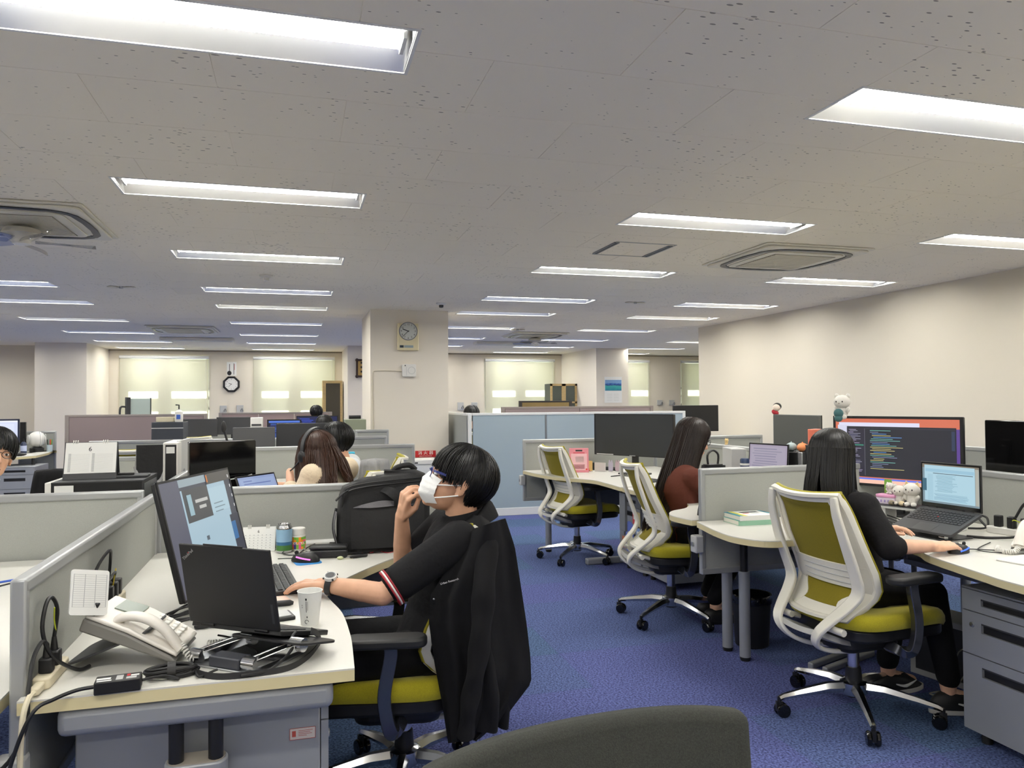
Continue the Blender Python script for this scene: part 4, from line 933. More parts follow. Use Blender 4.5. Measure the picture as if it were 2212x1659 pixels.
# ------------------------------------------------------------------ laptop with lid towards the viewer, on an aluminium stand
def laptop(label, loc, rz, w=.30, d=.208, lid=104, rects=None, e=.9, pitch=0., logo=False, zoff=0., keys=True, group='open laptops'):
    """hinge line on local x axis through the origin, keyboard towards -y, screen faces -y"""
    t = thing('laptop', label, 'laptop', loc, 0, group, rot=(pitch, 0, rz))
    MB().prism(rr(w,d,.008,3,0,-d/2), 0, .013).obj('base', M_DARK if not logo else M_BLACK, t, bevel=.002)
    L = Matrix.Translation((0,.002,.012)) @ Matrix.Rotation(math.radians(90-lid), 4, 'X')
    ld = MB().bb((-w/2,-.003,0), (w/2,.004,d)).obj('lid', mat('laptop lid black', (24,24,26), .55, bump=.02, bscale=900), t, bevel=.0025); ld.matrix_local = L
    MB().bb((-w/2+.006,-.0034,.006), (w/2-.006,-.003,d-.005)).obj('screen_glass', M_SCRF, ld, smooth=False)
    if rects: display(ld, w-.02, d-.032, rects, Matrix.Translation((0,-.0036,d/2+.006)), e)
    for s in (-1, 1): MB().tube([(s*w*.3-.02,.0,.010),(s*w*.3+.02,.0,.010)], .006, 8).obj('hinge', M_BLACK, t)
    if keys:
        km = MB().bb((-.0078,-.0072,0), (.0078,.0072,.002)).mesh('key', mat('laptop key', (30,30,33), .5))
        for r in range(6):
            for c in range(15):
                k = bpy.data.objects.new('key', km); COL.objects.link(k); k.parent = t; k.location = (-w/2+.026+c*(w-.052)/14, -.030-r*.0178, .0132)
                if r == 0: k.scale = (1, .6, 1)
        MB().bb((-.05,-d+.006,.0132), (.05,-.145,.0136)).obj('touchpad', mat('touchpad', (52,53,56), .35), t, smooth=False)
        MB().ell((-.003,-.083,.0165), (.0035,.0035,.002), nu=8, nv=5).obj('pointing_nub', M_RED, t)
    if logo:
        g = text('ThinkPad', .0115, mat('silver lettering', (190,190,192), .3, metal=.8), ld, (0,.0044,0), (0,0,0), 'logo_lettering', 'CENTER')
        g.matrix_local = Matrix.Translation((w/2-.026,.0043,d-.027)) @ Matrix(((-1,0,0,0),(0,0,1,0),(0,1,0,0),(0,0,0,1))) @ Matrix.Rotation(math.radians(38), 4, 'Z')
        dt = MB().ell((0,0,0), (.0018,.0006,.0018), nu=8, nv=4).obj('logo_dot', M_RED, ld); dt.location = (w/2-.0285,.0048,d-.0215)
        MB().bb((-w/2+.01,.0041,.02), (-w/2+.017,.0043,.07)).obj('badge', M_DARK, ld, smooth=False)
        MB().bb((-.06,.002,d-.001), (.06,.0044,d+.005)).obj('camera_lip', M_BLACK, ld, bevel=.001)
    return t
LH0, LH1 = V(-.041,1.935,0), V(-.255,2.095,0)          # hinge ends
lc = (LH0+LH1)/2
lap = laptop('black laptop with its closed back of the lid towards the viewer, on a stand', (lc.x, lc.y, .785), math.atan2((LH0-LH1).y, (LH0-LH1).x) + PI, .277, .207, 116, logo=True, pitch=math.radians(15), rects=[(0,0,1,1,(120,140,160))])
# stand
ls = thing('laptop_stand', 'folding aluminium laptop stand with two arms under the black laptop', 'stand', (-.10, 1.98, D), 0, 'laptop stands')
o_ = V(-.10,1.98,D); nl, nr, fl, fr_ = V(-.230,1.998,.738)-o_, V(-.102,1.897,.738)-o_, V(-.112,2.010,.768)-o_, V(.004,1.915,.768)-o_
ax = (nr-nl).normalized(); ay = Vector((-ax.y, ax.x, 0))
bc_ = (nl+nr)/2 + ay*.085; bc_.z = 0
MB().prism([tuple((bc_ + ax*x + ay*y)[:2]) for x, y in rr(.235,.215,.05,6)], 0, .005).obj('base_plate', M_SATIN, ls, bevel=.0015)
sp_ = MB().prism(rr(.22,.16,.03,5), -.003, .003).obj('support_plate', M_BLACK, ls, bevel=.0015); sp_.matrix_local = Matrix.Translation((fl+fr_)/2 + ay*.04 + V(0,0,-.005)) @ Matrix.Rotation(math.atan2(ax.y,ax.x),4,'Z') @ Matrix.Rotation(math.radians(-13),4,'X')
for n_, f_ in ((nl, fl), (nr, fr_)):
    arm = MB()
    for q in (-.013, .013):
        arm.strip([n_ + ax*q, f_ + ax*q], .006, .022, ref=tuple(ax))
    for e_ in (.1, .9): arm.box(n_.lerp(f_, e_), (.024, .012, .014), (0, 0, math.atan2(ax.y, ax.x)))
    arm.obj('arm', M_ALU, ls, bevel=.002)
    for c_ in (n_, f_): MB().tube([c_-ax*.018, c_+ax*.018], .0165, 20).obj('pivot', M_ALU, ls)
# cup
p = dz(672,1350)
t = thing('paper_cup', 'white paper cup with grey printing at the desk edge', 'cup', (p.x-.003, p.y+.012, D))
MB().lathe([(.024,.0),(.0245,.001),(.0345,.094),(.0333,.094),(.0238,.004)], 32, caps=False).obj('wall', M_CARDW, t)
MB().lathe([(.0001,.004),(.024,.004)], 32, caps=False).obj('bottom', M_CARDW, t)
MB().tube([(.0345*math.cos(2*PI*k/32), .0345*math.sin(2*PI*k/32), .0945) for k in range(32)], .0013, 6, closed=True).obj('rim', M_CARDW, t)
def on_cup(a, z, w, h, m=M_INK):
    r = .0246 + .0098*z/.094 + .0003; mb = MB(); n = 4
    P = [(a - w/2/r + w/r*k/n) for k in range(n+1)]; r2 = .0246 + .0098*(z+h)/.094 + .0003
    vs = [(r*math.cos(q), r*math.sin(q), z) for q in P] + [(r2*math.cos(q), r2*math.sin(q), z+h) for q in P]
    mb.add(vs, [(k, k+1, k+n+2, k+n+1) for k in range(n)]); mb.obj('print', m, t, smooth=False)
a0 = -PI/2 - .35
on_cup(a0, .074, .0045, .006); on_cup(a0, .040, .0015, .032, M_DARK); on_cup(a0+.12, .045, .0008, .026, M_DARK); on_cup(a0-.42, .058, .0018, .003, M_DARK); on_cup(a0-.42, .052, .0018, .003, M_DARK); on_cup(a0+.05, .024, .003, .005, M_DARK)
MB().tube([((.0246+.0098*.013/.094+.0005)*math.cos(a0+.0+.2*math.cos(q)), (.0246+.0098*.013/.094+.0005)*math.sin(a0+.2*math.cos(q)), .013+.0052*math.sin(q)) for q in [2*PI*k/14 for k in range(12)]], .0008, 5).obj('recycling_mark', M_DARK, t)
# keyboard, mouse, pad
def keyboard(label, loc, rz, w=.43, d=.13, group='keyboards'):
    t = thing('keyboard', label, 'keyboard', loc, rz, group); MB().prism(rr(w,d,.008,3), 0, .016).obj('case', M_BLACK, t, bevel=.003)
    km = MB().bb((-.0075,-.0075,0), (.0075,.0075,.005)).mesh('key', mat('keyboard key', (34,34,37), .55))
    for r in range(5):
        for c in range(21):
            k = bpy.data.objects.new('key', km); COL.objects.link(k); k.parent = t; k.location = (-w/2+.015+c*(w-.03)/20, -d/2+.02+r*(d-.04)/4, .0155)
    return t
def mouse(label, loc, rz, m=M_BLACK, ledc=None, group='computer mice'):
    t = thing('mouse', label, 'mouse', loc, rz, group)
    def fn(u, v):
        a = 2*PI*u; x, y = math.cos(a), math.sin(a); r = math.cos(v*PI/2)**.6; w = .032 - .004*math.sin(a)*0
        return Vector((.031*x*r*(1-.08*y), .058*y*r, .003 + .034*math.sin(v*PI/2)*(1-.12*y)))
    MB().grid(fn, 24, 8, closed_u=True).obj('shell', m, t, ang=80); MB().prism([(x*.95,y*.97) for x, y in [(.031*math.cos(2*PI*k/24), .058*math.sin(2*PI*k/24)) for k in range(24)]], 0, .006).obj('base', M_BLACK, t)
    MB().tube([(-.003,.036,.034),(.003,.036,.034)], .008, 10).obj('wheel', M_RUBBER, t)
    if ledc:
        for s in (-1, 1): MB().tube(spline([(s*.0275,-.03,.012),(s*.031,.0,.017),(s*.026,.028,.022)], 4), .003, 5).obj('light_strip', glow(ledc, 1.6), t)
    return t
keyboard('black keyboard under the masked man hand', (-.075, 2.82, D), math.radians(97))
pd = MB().prism(rr(.10,.09,.02,4), 0, .003).obj('mouse_pad', mat('blue pad', (60,140,205), .7), None, (.043,3.115,D), .2); tag(pd, 'small blue mat under the gaming mouse', 'mouse pad')
mouse('black gaming mouse with a pink light strip on a blue mat', (.035,3.125,D+.003), math.radians(68), M_BLACK, (255,120,220))
# can, gum bottle, calendar, pouch
p = dz(614,1192); t = thing('drink_can', 'aluminium drink can printed with sky, hills and grass', 'can', (p.x, p.y-.015, D))
MB().lathe([(.026,0),(.0325,.008),(.033,.012)], 28).obj('foot', M_ALU, t)
for z0, z1, c in ((.012,.034,(70,120,60)), (.034,.048,(60,110,150)), (.048,.100,(150,190,220))): MB().lathe([(.033,z0),(.033,z1)], 28, caps=False).obj('printed_band', mat('can print %s' % z0, c, .35, metal=.3), t)
MB().lathe([(.033,.100),(.033,.106),(.027,.116),(.0275,.121),(.025,.121),(.024,.117),(.001,.117)], 28).obj('lid', M_ALU, t); MB().bb((-.012,-.006,.1175), (.008,.006,.119)).obj('tab', M_ALU, t, bevel=.001)
p = dz(645,1188); t = thing('gum_bottle', 'white bottle with a multicoloured label beside the can', 'bottle', (p.x, p.y-.01, D))
MB().lathe([(.027,0),(.029,.003),(.029,.066),(.026,.068)], 28).obj('body', M_WHITE, t); MB().lathe([(.028,.068),(.0285,.070),(.0285,.094),(.026,.097),(.001,.097)], 28).obj('cap', M_WHITE, t)
r7 = random.Random(3)
for k in range(18):
    for j in range(5):
        a = 2*PI*k/18; R = Matrix.Rotation(a, 4, 'Z'); MB().add([(.0294,-.0052,.010+j*.010),(.0294,.0052,.010+j*.010),(.0294,.0052,.020+j*.010),(.0294,-.0052,.020+j*.010)], [(0,1,2,3)], 0, R).obj('label_patch', mat('label colour %d' % r7.randrange(6), [(200,50,110),(240,150,40),(70,60,140),(190,40,60),(120,180,60),(230,90,150)][r7.randrange(6)], .4), t, smooth=False)
for i, ch in enumerate('XYLITOL'):
    a = -PI/2 - .75 + i*.27
    q = text(ch, .015, M_PAPER, t, (0,0,0), (0,0,0), 'label_letter', 'CENTER'); q.matrix_local = Matrix.Rotation(a + PI/2, 4, 'Z') @ Matrix.Translation((0,-.0300,.034)) @ Matrix.Rotation(PI/2, 4, 'X')
def desk_calendar(label, loc, rz, w, h, dark=False, month='6', group='desk calendars'):
    t = thing('desk_calendar', label, 'calendar', loc, rz, group); lean = .33*h
    for s in (-1, 1):
        q = MB().bb((-w/2,-.0012,0), (w/2,.0012,h)).obj('front_card' if s < 0 else 'back_card', M_CARDW if (s < 0 and not dark) else M_DARK, t, smooth=False)
        QM = Matrix.Translation((0,s*lean,0)) @ Matrix.Rotation(s*math.asin(lean/h), 4, 'X'); q.matrix_local = QM
        if s < 0:
            pg = MB().bb((-w/2+.004,-.003,.0 if not dark else .16*h), (w/2-.004,-.0013,h-.003)).obj('page', M_PAPER, t, smooth=False); pg.matrix_local = QM
            n = text(month, h*.17, M_INK, pg, (-.02*w,-.0036,h*.80), RX90, 'month_numeral', 'CENTER')
            gl = MB()
            if dark:
                for r in range(15):
                    for cx in (-.42, .02): gl.bb((cx*w,-.0033,.20*h+r*.033*h), (cx*w+.40*w,-.003,.203*h+r*.033*h)); gl.bb((cx*w,-.0034,.205*h+r*.033*h), (cx*w+.05*w,-.003,.224*h+r*.033*h))
            else:
                for r in range(6):
                    gl.bb((-.44*w,-.0033,.08*h+r*.11*h), (.44*w,-.003,.083*h+r*.11*h))
                    for c in range(7): gl.bb((-.42*w+c*.125*w,-.0034,.12*h+r*.105*h), (-.39*w+c*.125*w,-.003,.15*h+r*.105*h))
            gl.obj('date_grid', M_GREYPL, pg, smooth=False)
    for k in (-.34,-.30,-.26,.22,.26,.30): MB().tube([(k*w, .008*math.cos(a), h*.945+.008*math.sin(a)) for a in [2*PI*i/10 for i in range(10)]], .0016, 5, closed=True).obj('ring', M_WHITE, t)
    return t
p = dz(560,1192); desk_calendar('small white desk calendar between the monitor and drink can', (p.x+.0,p.y+.04,D), math.radians(-6), .135, .105)
p = dz(711,1207); t = thing('glasses_case', 'black leather box case behind the gaming mouse', 'case', (p.x,p.y+.035,D), math.radians(-8))
MB().bb((-.075,-.03,0), (.075,.03,.034)).obj('body', mat('black leather', (26,26,28), .45, bump=.2, bscale=300), t, bevel=.008, seg=3); MB().bb((-.0755,-.0305,.034), (.0755,.0305,.050)).obj('lid', mat('black leather', (26,26,28), .45), t, bevel=.008, seg=3)
p = dz(690,1178); t = tag(MB().prism(rr(.17,.07,.02,4), 0, .018).obj('tissue_pack', M_PAPER, None, (p.x,p.y+.05,D), .1, bevel=.008, seg=3), 'white soft tissue pack behind the black case', 'tissue pack')
p = dz(775,1206); tag(MB().tube([(p.x-.035,p.y+.0,D+.006),(p.x-.03,p.y+.002,D+.008),(p.x+.03,p.y+.02,D+.008),(p.x+.036,p.y+.022,D+.007)], [.004,.0075,.0075,.005], 10).obj('usb_stick', M_BLACK), 'black pen shaped stick lying right of the case', 'stick')
p = dz(735,1209); t = thing('key_charm', 'tiny pale green charm on a string beside the stick', 'charm', (p.x,p.y,D)); MB().ell((0,0,.007), (.013,.008,.007)).obj('charm', mat('pale green', (200,206,160), .5), t); MB().tube(spline([(.012,0,.004),(.03,-.004,.002),(.05,.004,.002)], 4), .001, 4).obj('string', M_CREAM, t)
# pens / notebook right of the laptop
p = dz(614,1335); t = thing('card_wallet', 'black card wallet lying between the laptop and paper cup', 'wallet', (p.x-.03,p.y,D), .25); MB().prism(rr(.11,.085,.008,3), 0, .010).obj('cover', M_BLACK, t, bevel=.003); MB().prism(rr(.09,.065,.006,3), .010, .013).obj('card', M_GREYPL, t)
p = dz(612,1312); tag(MB().tube([(p.x-.06,p.y+.01,D+.009),(p.x-.05,p.y+.01,D+.010),(p.x+.02,p.y+.012,D+.010),(p.x+.03,p.y+.012,D+.008)], [.006,.009,.009,.005], 10).obj('pen_case', M_BLACK), 'slim black pen case behind the card wallet', 'case')
p = dz(612,1296); tag(MB().bb((-.07,-.05,0), (.03,.05,.0008)).obj('paper_note', mat('pale pink paper', (236,206,190), .8), None, (p.x-.01,p.y,D), .3), 'pale pink paper slip near the hand on the desk', 'paper')
# hub, strap, adapters, cables
p = dz(495,1448); t = thing('usb_hub', 'dark grey adapter hub lying against the laptop stand', 'hub', (p.x,p.y+.02,D), math.radians(-38)); MB().bb((-.045,-.022,.004), (.045,.022,.030)).obj('body', mat('slate plastic', (62,64,72), .4), t, bevel=.003); MB().bb((.045,-.01,.008), (.07,.006,.024)).obj('plug', M_BLACK, t, bevel=.003)
lan = [dz(412,1420), dz(420,1455), dz(470,1468), dz(545,1462), dz(620,1450), dz(665,1425), dz(690,1395), dz(686,1375,.03), dz(672,1368,.06)]
o = MB().strip(spline([p + V(0,0,.006) for p in lan], 6), .016, .002, ref=(.1,.2,1)).obj('neck_strap', mat('black strap', (30,30,32), .7)); tag(o, 'flat black strap looped around the laptop stand', 'strap')
p = dz(248,1503); t = thing('power_adapter', 'black power adapter with a white printed label near the desk edge', 'adapter', (p.x,p.y+.035,D), math.radians(5)); MB().bb((-.046,-.022,0), (.046,.022,.028)).obj('body', M_BLACK, t, bevel=.003)
for a, b, m in (((-.05,-.018),(-.015,-.012),M_PAPER), ((-.052,-.006),(-.018,.004),M_PAPER), ((-.005,-.016),(.012,.012),M_GREYPL), ((.02,-.016),(.045,-.004),M_GREYPL), ((.02,.002),(.028,.014),M_RED), ((.03,.0),(.05,.008),M_PAPER)): MB().bb((a[0]*.82,a[1],.028), (b[0]*.82,b[1],.0283)).obj('label_print', m, t, smooth=False)
q0 = V(p.x-.046, p.y+.028, D+.014)
cable('black cable from the adapter hanging over the desk front edge', [q0, q0+V(-.035,-.006,-.002), q0+V(-.07,-.03,-.008), q0+V(-.10,-.055,-.02), q0+V(-.13,-.06,-.09), q0+V(-.155,-.055,-.2), q0+V(-.17,-.03,-.4), q0+V(-.16,.02,-.60), q0+V(-.1,.1,-.725)], .0042)
bc = dz(368,1468)
t = thing('cable_bundle', 'coil of black cable tied with a strap near the desk edge', 'cable', (bc.x,bc.y+.02,D), .12)
for k in range(6):
    rx, ry = .052+.004*math.sin(k*2.1), .018+.004*math.cos(k*1.7); MB().tube([(rx*math.cos(a)+.003*math.sin(k), ry*math.sin(a), .006+.004*k*.8+.003*math.sin(2*a+k)) for a in [2*PI*i/24 for i in range(24)]], .0036, 6, closed=True).obj('loop', M_CABLE, t)
MB().strip([(.0,.026*math.cos(a),.015+.018*math.sin(a)) for a in [2*PI*i/14 for i in range(14)]], .018, .002, ref=(1,0,0), closed=True).obj('tie', M_RUBBER, t)
cable('thin black cable joining the adapter to the coil', [V(p.x+.046,p.y+.04,D+.015), V(p.x+.09,p.y+.065,D+.012), V(p.x+.12,p.y+.05,D+.005), V(bc.x-.05,bc.y+.02,D+.012)], .0032)
cable('black cable running from the coil to the hub', [V(bc.x+.05,bc.y+.02,D+.01), dz(430,1462,.005), dz(455,1452,.006), dz(470,1446,.010)], .0028)
# power strip with plugs by the partition
t = thing('power_strip', 'cream power strip with two black plugs against the left partition', 'power strip', (-.542,1.985,D), math.radians(90), 'power strips')
MB().prism(rr(.16,.036,.012,4), 0, .026).obj('body', M_CREAM, t, bevel=.004); MB().prism(rr(.05,.02,.008,3,-.10,0), .004, .020).obj('tail', M_CREAM, t, bevel=.003)
for k, x in enumerate((-.035, .02)):
    g = MB().prism(rr(.03,.028,.006,3,x,0), .026, .060).obj('plug', M_BLACK, t, bevel=.004); MB().tube([(x,0,.058),(x,0,.090)], [.009,.005], 10).obj('strain_relief', M_BLACK, g)
b0 = V(-.542,1.985,D)
cable('thick black loop of mains cable standing up by the left partition', [b0+V(0,.02,.09), b0+V(.006,.02,.15), b0+V(.0,.0,.185), b0+V(-.004,-.03,.175), b0+V(-.006,-.045,.12), b0+V(.012,-.035,.06), b0+V(.05,.01,.012), b0+V(.07,.04,.008)], .0045)
cable('black mains cable dropping from the plug over the desk corner', [b0+V(0,-.035,.09), b0+V(-.004,-.06,.10), b0+V(-.008,-.10,.075), b0+V(-.006,-.135,.02), b0+V(-.004,-.16,-.05), b0+V(-.04,-.17,-.12), b0+V(-.12,-.16,-.16), b0+V(-.22,-.12,-.19)], .0045)
cable('flat cream cable hanging down at the desk corner from the strip', [b0+V(0,-.12,.012), b0+V(-.004,-.15,.004), b0+V(-.008,-.17,-.05), b0+V(-.01,-.17,-.2), b0+V(.0,-.165,-.35), b0+V(.0,-.10,-.70)], .006, M_CREAM)
cable('yellow and green earth wire tied to the black loop', [b0+V(.004,.02,.10), b0+V(.002,.012,.13), b0+V(.004,.006,.16)], .0016, mat('yellow green wire', (190,200,50), .5))
p = dz(273,1345); t = thing('power_adapter', 'square black power brick behind the telephone', 'adapter', (p.x,p.y+.03,D), math.radians(-30)); MB().bb((-.035,-.03,0), (.035,.03,.035)).obj('body', mat('matt black brick', (44,44,48), .5), t, bevel=.004); MB().tube([(.035,0,.017),(.06,.005,.014)], .005, 8).obj('lead', M_CABLE, t)
# back power strip with plugs behind the monitor
t = thing('power_strip', 'cream power strip with black plugs behind the large monitor', 'power strip', (-.548,2.62,D), math.radians(90), 'power strips'); MB().prism(rr(.20,.04,.014,4), 0, .030).obj('body', M_CREAM, t, bevel=.004)
for x in (-.06, 0, .05): MB().prism(rr(.03,.03,.006,3,x,0), .030, .078).obj('plug', M_BLACK, t, bevel=.004)
c0 = V(-.548,2.62,D)
rnd = random.Random(11)
cable('black cable looping high behind the large monitor', [c0+V(0,-.06,.08), c0+V(.01,-.08,.16), c0+V(.02,-.14,.20), c0+V(.0,-.20,.16), c0+V(-.01,-.25,.08), c0+V(.0,-.25,.02), c0+V(.06,-.25,.008), c0+V(.18,-.26,.006)], .0045)
cable('thin black cable looping from plugs down to the phone', [c0+V(.0,.0,.08), c0+V(.02,-.06,.12), c0+V(.02,-.17,.11), c0+V(.03,-.25,.07), c0+V(.1,-.26,.03), c0+V(.2,-.27,.01)], .0035)
cable('yellow wire sticking up from the plugs behind the monitor', [c0+V(.005,-.03,.06), c0+V(.012,-.035,.10), c0+V(.015,-.03,.125)], .002, mat('yellow wire', (214,190,60), .5))
for k in range(7):
    a, b = V(-.36+rnd.uniform(-.05,.05), 2.40+rnd.uniform(-.06,.10), D+.006), V(-.22+rnd.uniform(-.06,.06), 2.36+rnd.uniform(-.05,.14), D+.006)
    m1 = (a+b)/2 + V(rnd.uniform(-.07,.07), rnd.uniform(-.04,.07), rnd.uniform(.004,.035)); m2 = (a*.3+b*.7) + V(rnd.uniform(-.06,.06), rnd.uniform(-.06,.06), rnd.uniform(.002,.02))
    cable('black cable in the tangle between the telephone and the large monitor', [a, m1, m2, b], .0034, group='tangled cables by the monitor')
t = thing('cable_bundle', 'knot of bundled black cable in front of the monitor stand', 'cable', (-.24,2.31,D), .5)
for k in range(5): MB().tube([(.035*math.cos(a)+.004*k, .02*math.sin(a), .006+.005*k) for a in [2*PI*i/20 for i in range(20)]], .0034, 6, closed=True).obj('loop', M_CABLE, t)
cable('thin black cable on the base of the laptop stand', [dz(470,1372,.03), dz(500,1378,.02), dz(530,1392,.012), dz(555,1408,.010), dz(553,1416,.008)], .0025)
cable('black cable hanging from the side of the black laptop', [V(.0,1.95,.79), dz(630,1378,.06), dz(632,1400,.045), dz(610,1425,.02), dz(575,1450,.008), dz(520,1460,.008)], .0035)
cable('black mouse cable winding towards the bag', [dz(602,1180,.004), dz(612,1196,.004), dz(640,1198,.004), dz(665,1182,.004), dz(690,1172,.006), dz(725,1172,.006), dz(735,1165,.01)], .0022)
cable('thin black cable behind the mouse', [V(.03,3.18,D+.012), dz(640,1205,.004), dz(600,1207,.004)], .0018)
cable('red earphone wire at the foot of the black bag', [dz(782,1196,.004), dz(790,1186,.008), dz(800,1194,.006), dz(815,1190,.006), dz(840,1194,.005), dz(862,1186,.006)], .0014, mat('red wire', (150,30,36), .5))
p = dz(905,1196); t = thing('usb_charger', 'small black and white charger plug right of the bag foot', 'charger', (p.x-.03,p.y,D), .1); MB().bb((-.03,-.012,0), (.03,.012,.018)).obj('body', M_BLACK, t, bevel=.003); MB().bb((-.012,-.01,.018), (.002,.004,.020)).obj('label', M_PAPER, t, smooth=False)
# desk beyond the partition at the left edge
p = atz(14,1455,D); t = thing('telephone', 'dark telephone beyond the partition at the left edge', 'telephone', (-.80,2.02,D), .1, 'desk telephones'); MB().prism(rr(.18,.2,.02,4), 0, .03).obj('base', M_DARK, t, bevel=.006); MB().tube(spline([(.06,-.1,.05),(.06,0,.065),(.06,.1,.05)], 5), [(.018,.022)]*11, 10, flat=(1,0,0)).obj('handset', M_GLOSS, t)
mouse('black mouse beyond the partition at the left edge', (-.72,2.74,D), 1.2)
cable('blue network cable beyond the left partition', [V(-1.1,3.0,D+.004), V(-.9,3.05,D+.02), V(-.75,3.02,D+.012), V(-.66,3.08,D+.01)], .004, mat('blue cable', (50,90,190), .5))
cable('black mouse cable beyond the left partition', [V(-.72,2.80,D+.01), V(-.75,2.98,D+.03), V(-.85,3.02,D+.03), V(-1.0,2.95,D+.01)], .003)

# ------------------------------------------------------------------ black bag on the desk wing
bx0, bx1 = aty(728,1190,3.27).x, aty(925,1190,3.27).x; bw_ = bx1-bx0
t = thing('backpack', 'black business backpack with an open grey lined pocket on the desk', 'bag', ((bx0+bx1)/2, 3.30, D), math.radians(2), rot=(-.05,0,math.radians(2)))
M_BAG = mat('black bag nylon', (19,19,21), .75, bump=.3, bscale=30, noise=.1, nscale=200); M_LIN = mat('grey lining', (96,94,98), .6, bump=.3, bscale=60)
def bagfn(w, d, h, e=.35):
    def f(u, v):
        q = 2*PI*u; c, s_ = math.cos(q), math.sin(q); k = [.90,1.0,1.01,1.0,.97,.90,.70,.0][min(7, int(v*7))]*(1-(v*7-int(v*7))) + [.90,1.0,1.01,1.0,.97,.90,.70,.0,.0][min(7, int(v*7))+1]*(v*7-int(v*7)); z = h*[0,.18,.40,.62,.82,.94,.99,1.0][min(7, int(v*7))] + (h*([0,.18,.40,.62,.82,.94,.99,1.0,1.0][min(7, int(v*7))+1] - [0,.18,.40,.62,.82,.94,.99,1.0][min(7, int(v*7))]))*(v*7-int(v*7))
        return Vector((math.copysign(abs(c)**e, c)*w/2*k + .05*z*.6, math.copysign(abs(s_)**e, s_)*d/2*k + .004*math.sin(9*c+14*z), z + .025*c*(z/h)))
    return f
MB().grid(bagfn(bw_, .17, .315), 48, 29, closed_u=True).obj('body', M_BAG, t, ang=70); MB().bb((-bw_*.44,-.08,0), (bw_*.44,.08,.006)).obj('base', M_BAG, t)
pk = MB().grid(lambda u, v: Vector(((u-.5)*bw_*.80 + .012, -.088 - .018*math.sin(PI*u)*(1-.4*v) - .006*math.sin(PI*v), .02 + .165*v + .03*(abs(u-.3)**1.4)*v)), 18, 10, thick=.008).obj('front_pocket', M_BAG, t, ang=80)
MB().grid(lambda u, v: Vector(((u-.5)*bw_*.66 - .005, -.094 - .012*math.sin(PI*u) + .010*v, .186 + .026*v*math.sin(PI*min(1,u*1.1)) + .012*abs(u-.3))), 16, 4, thick=.002).obj('lining', M_LIN, pk, ang=80)
MB().bb((.062,-.107,.19), (.090,-.105,.225)).obj('mesh_tag', mat('clear tag', (120,116,124), .4), t, smooth=False); MB().bb((.072,-.1085,.195), (.077,-.107,.212)).obj('red_tag', mat('pink red tag', (200,70,96), .5), t, smooth=False)
MB().strip(spline([(-.01,-.090,.262),(.02,-.112,.25),(.05,-.116,.225),(.056,-.104,.19)], 5), .042, .004, ref=(1,0,.2)).obj('strap_loop', M_BAG, t)
for zz in (.285, .27): MB().tube(spline([(-bw_*.46,-.05,zz-.10),(-bw_*.42,-.088,zz-.02),(-bw_*.2,-.090,zz+.004),(bw_*.2,-.088,zz+.014),(bw_*.5,-.06,zz+.02)], 5), .0026, 6).obj('zip', M_BLACK, t)
MB().tube(spline([(-bw_*.40,-.09,.262),(-bw_*.47,-.10,.245),(-bw_*.53,-.105,.222)], 4), .004, 6).obj('zip_pull', M_BLACK, t)
MB().tube(spline([(bw_*.10,0,.315),(bw_*.16,-.01,.345),(bw_*.30,-.01,.355),(bw_*.38,0,.335)], 5), (.012), 8).obj('handle', M_BAG, t)
MB().tube(spline([(-bw_*.5,.02,.18),(-bw_*.54,-.02,.10),(-bw_*.50,-.05,.02),(-bw_*.56,-.07,-.0)], 5), .006, 6).obj('shoulder_strap', M_BAG, t)
MB().grid(lambda u, v: Vector((-bw_*.505 - .012*math.sin(PI*v), -.06 + .10*u, .04 + .13*v)), 6, 8, thick=.003).obj('side_pocket', M_LIN, t, ang=80)
# ================================================================== people
def skin(name, c): return mat(name, c, .5, spec=.35, noise=.05, nscale=30)
M_SKIN = skin('skin', (216,168,138)); M_SKIN2 = skin('fair skin', (226,180,152))
M_HAIRB = mat('black hair', (16,15,15), .45, spec=.35); M_HAIRD = mat('dark brown hair', (36,26,22), .45, spec=.35); M_HAIRC = mat('chestnut hair', (60,38,28), .45, spec=.35)
def cloth(name, c, b=.6, s=16): return mat(name, c, .88, spec=.2, bump=b, bscale=s, noise=.06, nscale=300)
M_POLO = cloth('black polo cloth', (26,26,28)); M_PANTS = cloth('black trousers', (22,22,24), .5, 22); M_JACK = cloth('black jacket nylon', (24,24,26), .4, 18)
M_BLKTOP = cloth('black cotton top', (27,26,28), .5, 18); M_BROWN = cloth('brown jacket cloth', (92,50,40), .4, 18); M_CREAMK = cloth('cream knit', (222,204,176), .3, 60)
M_WSHIRT = cloth('white shirt cloth', (226,228,230), .3, 16); M_GREYC = cloth('grey hooded cloth', (150,150,150), .4, 30)
def frame(fwd, upv):                                   # x = fwd, z ~ upv
    x = Vector(fwd).normalized(); y = Vector(upv).cross(x).normalized(); z = x.cross(y); return Matrix((x, y, z)).transposed()
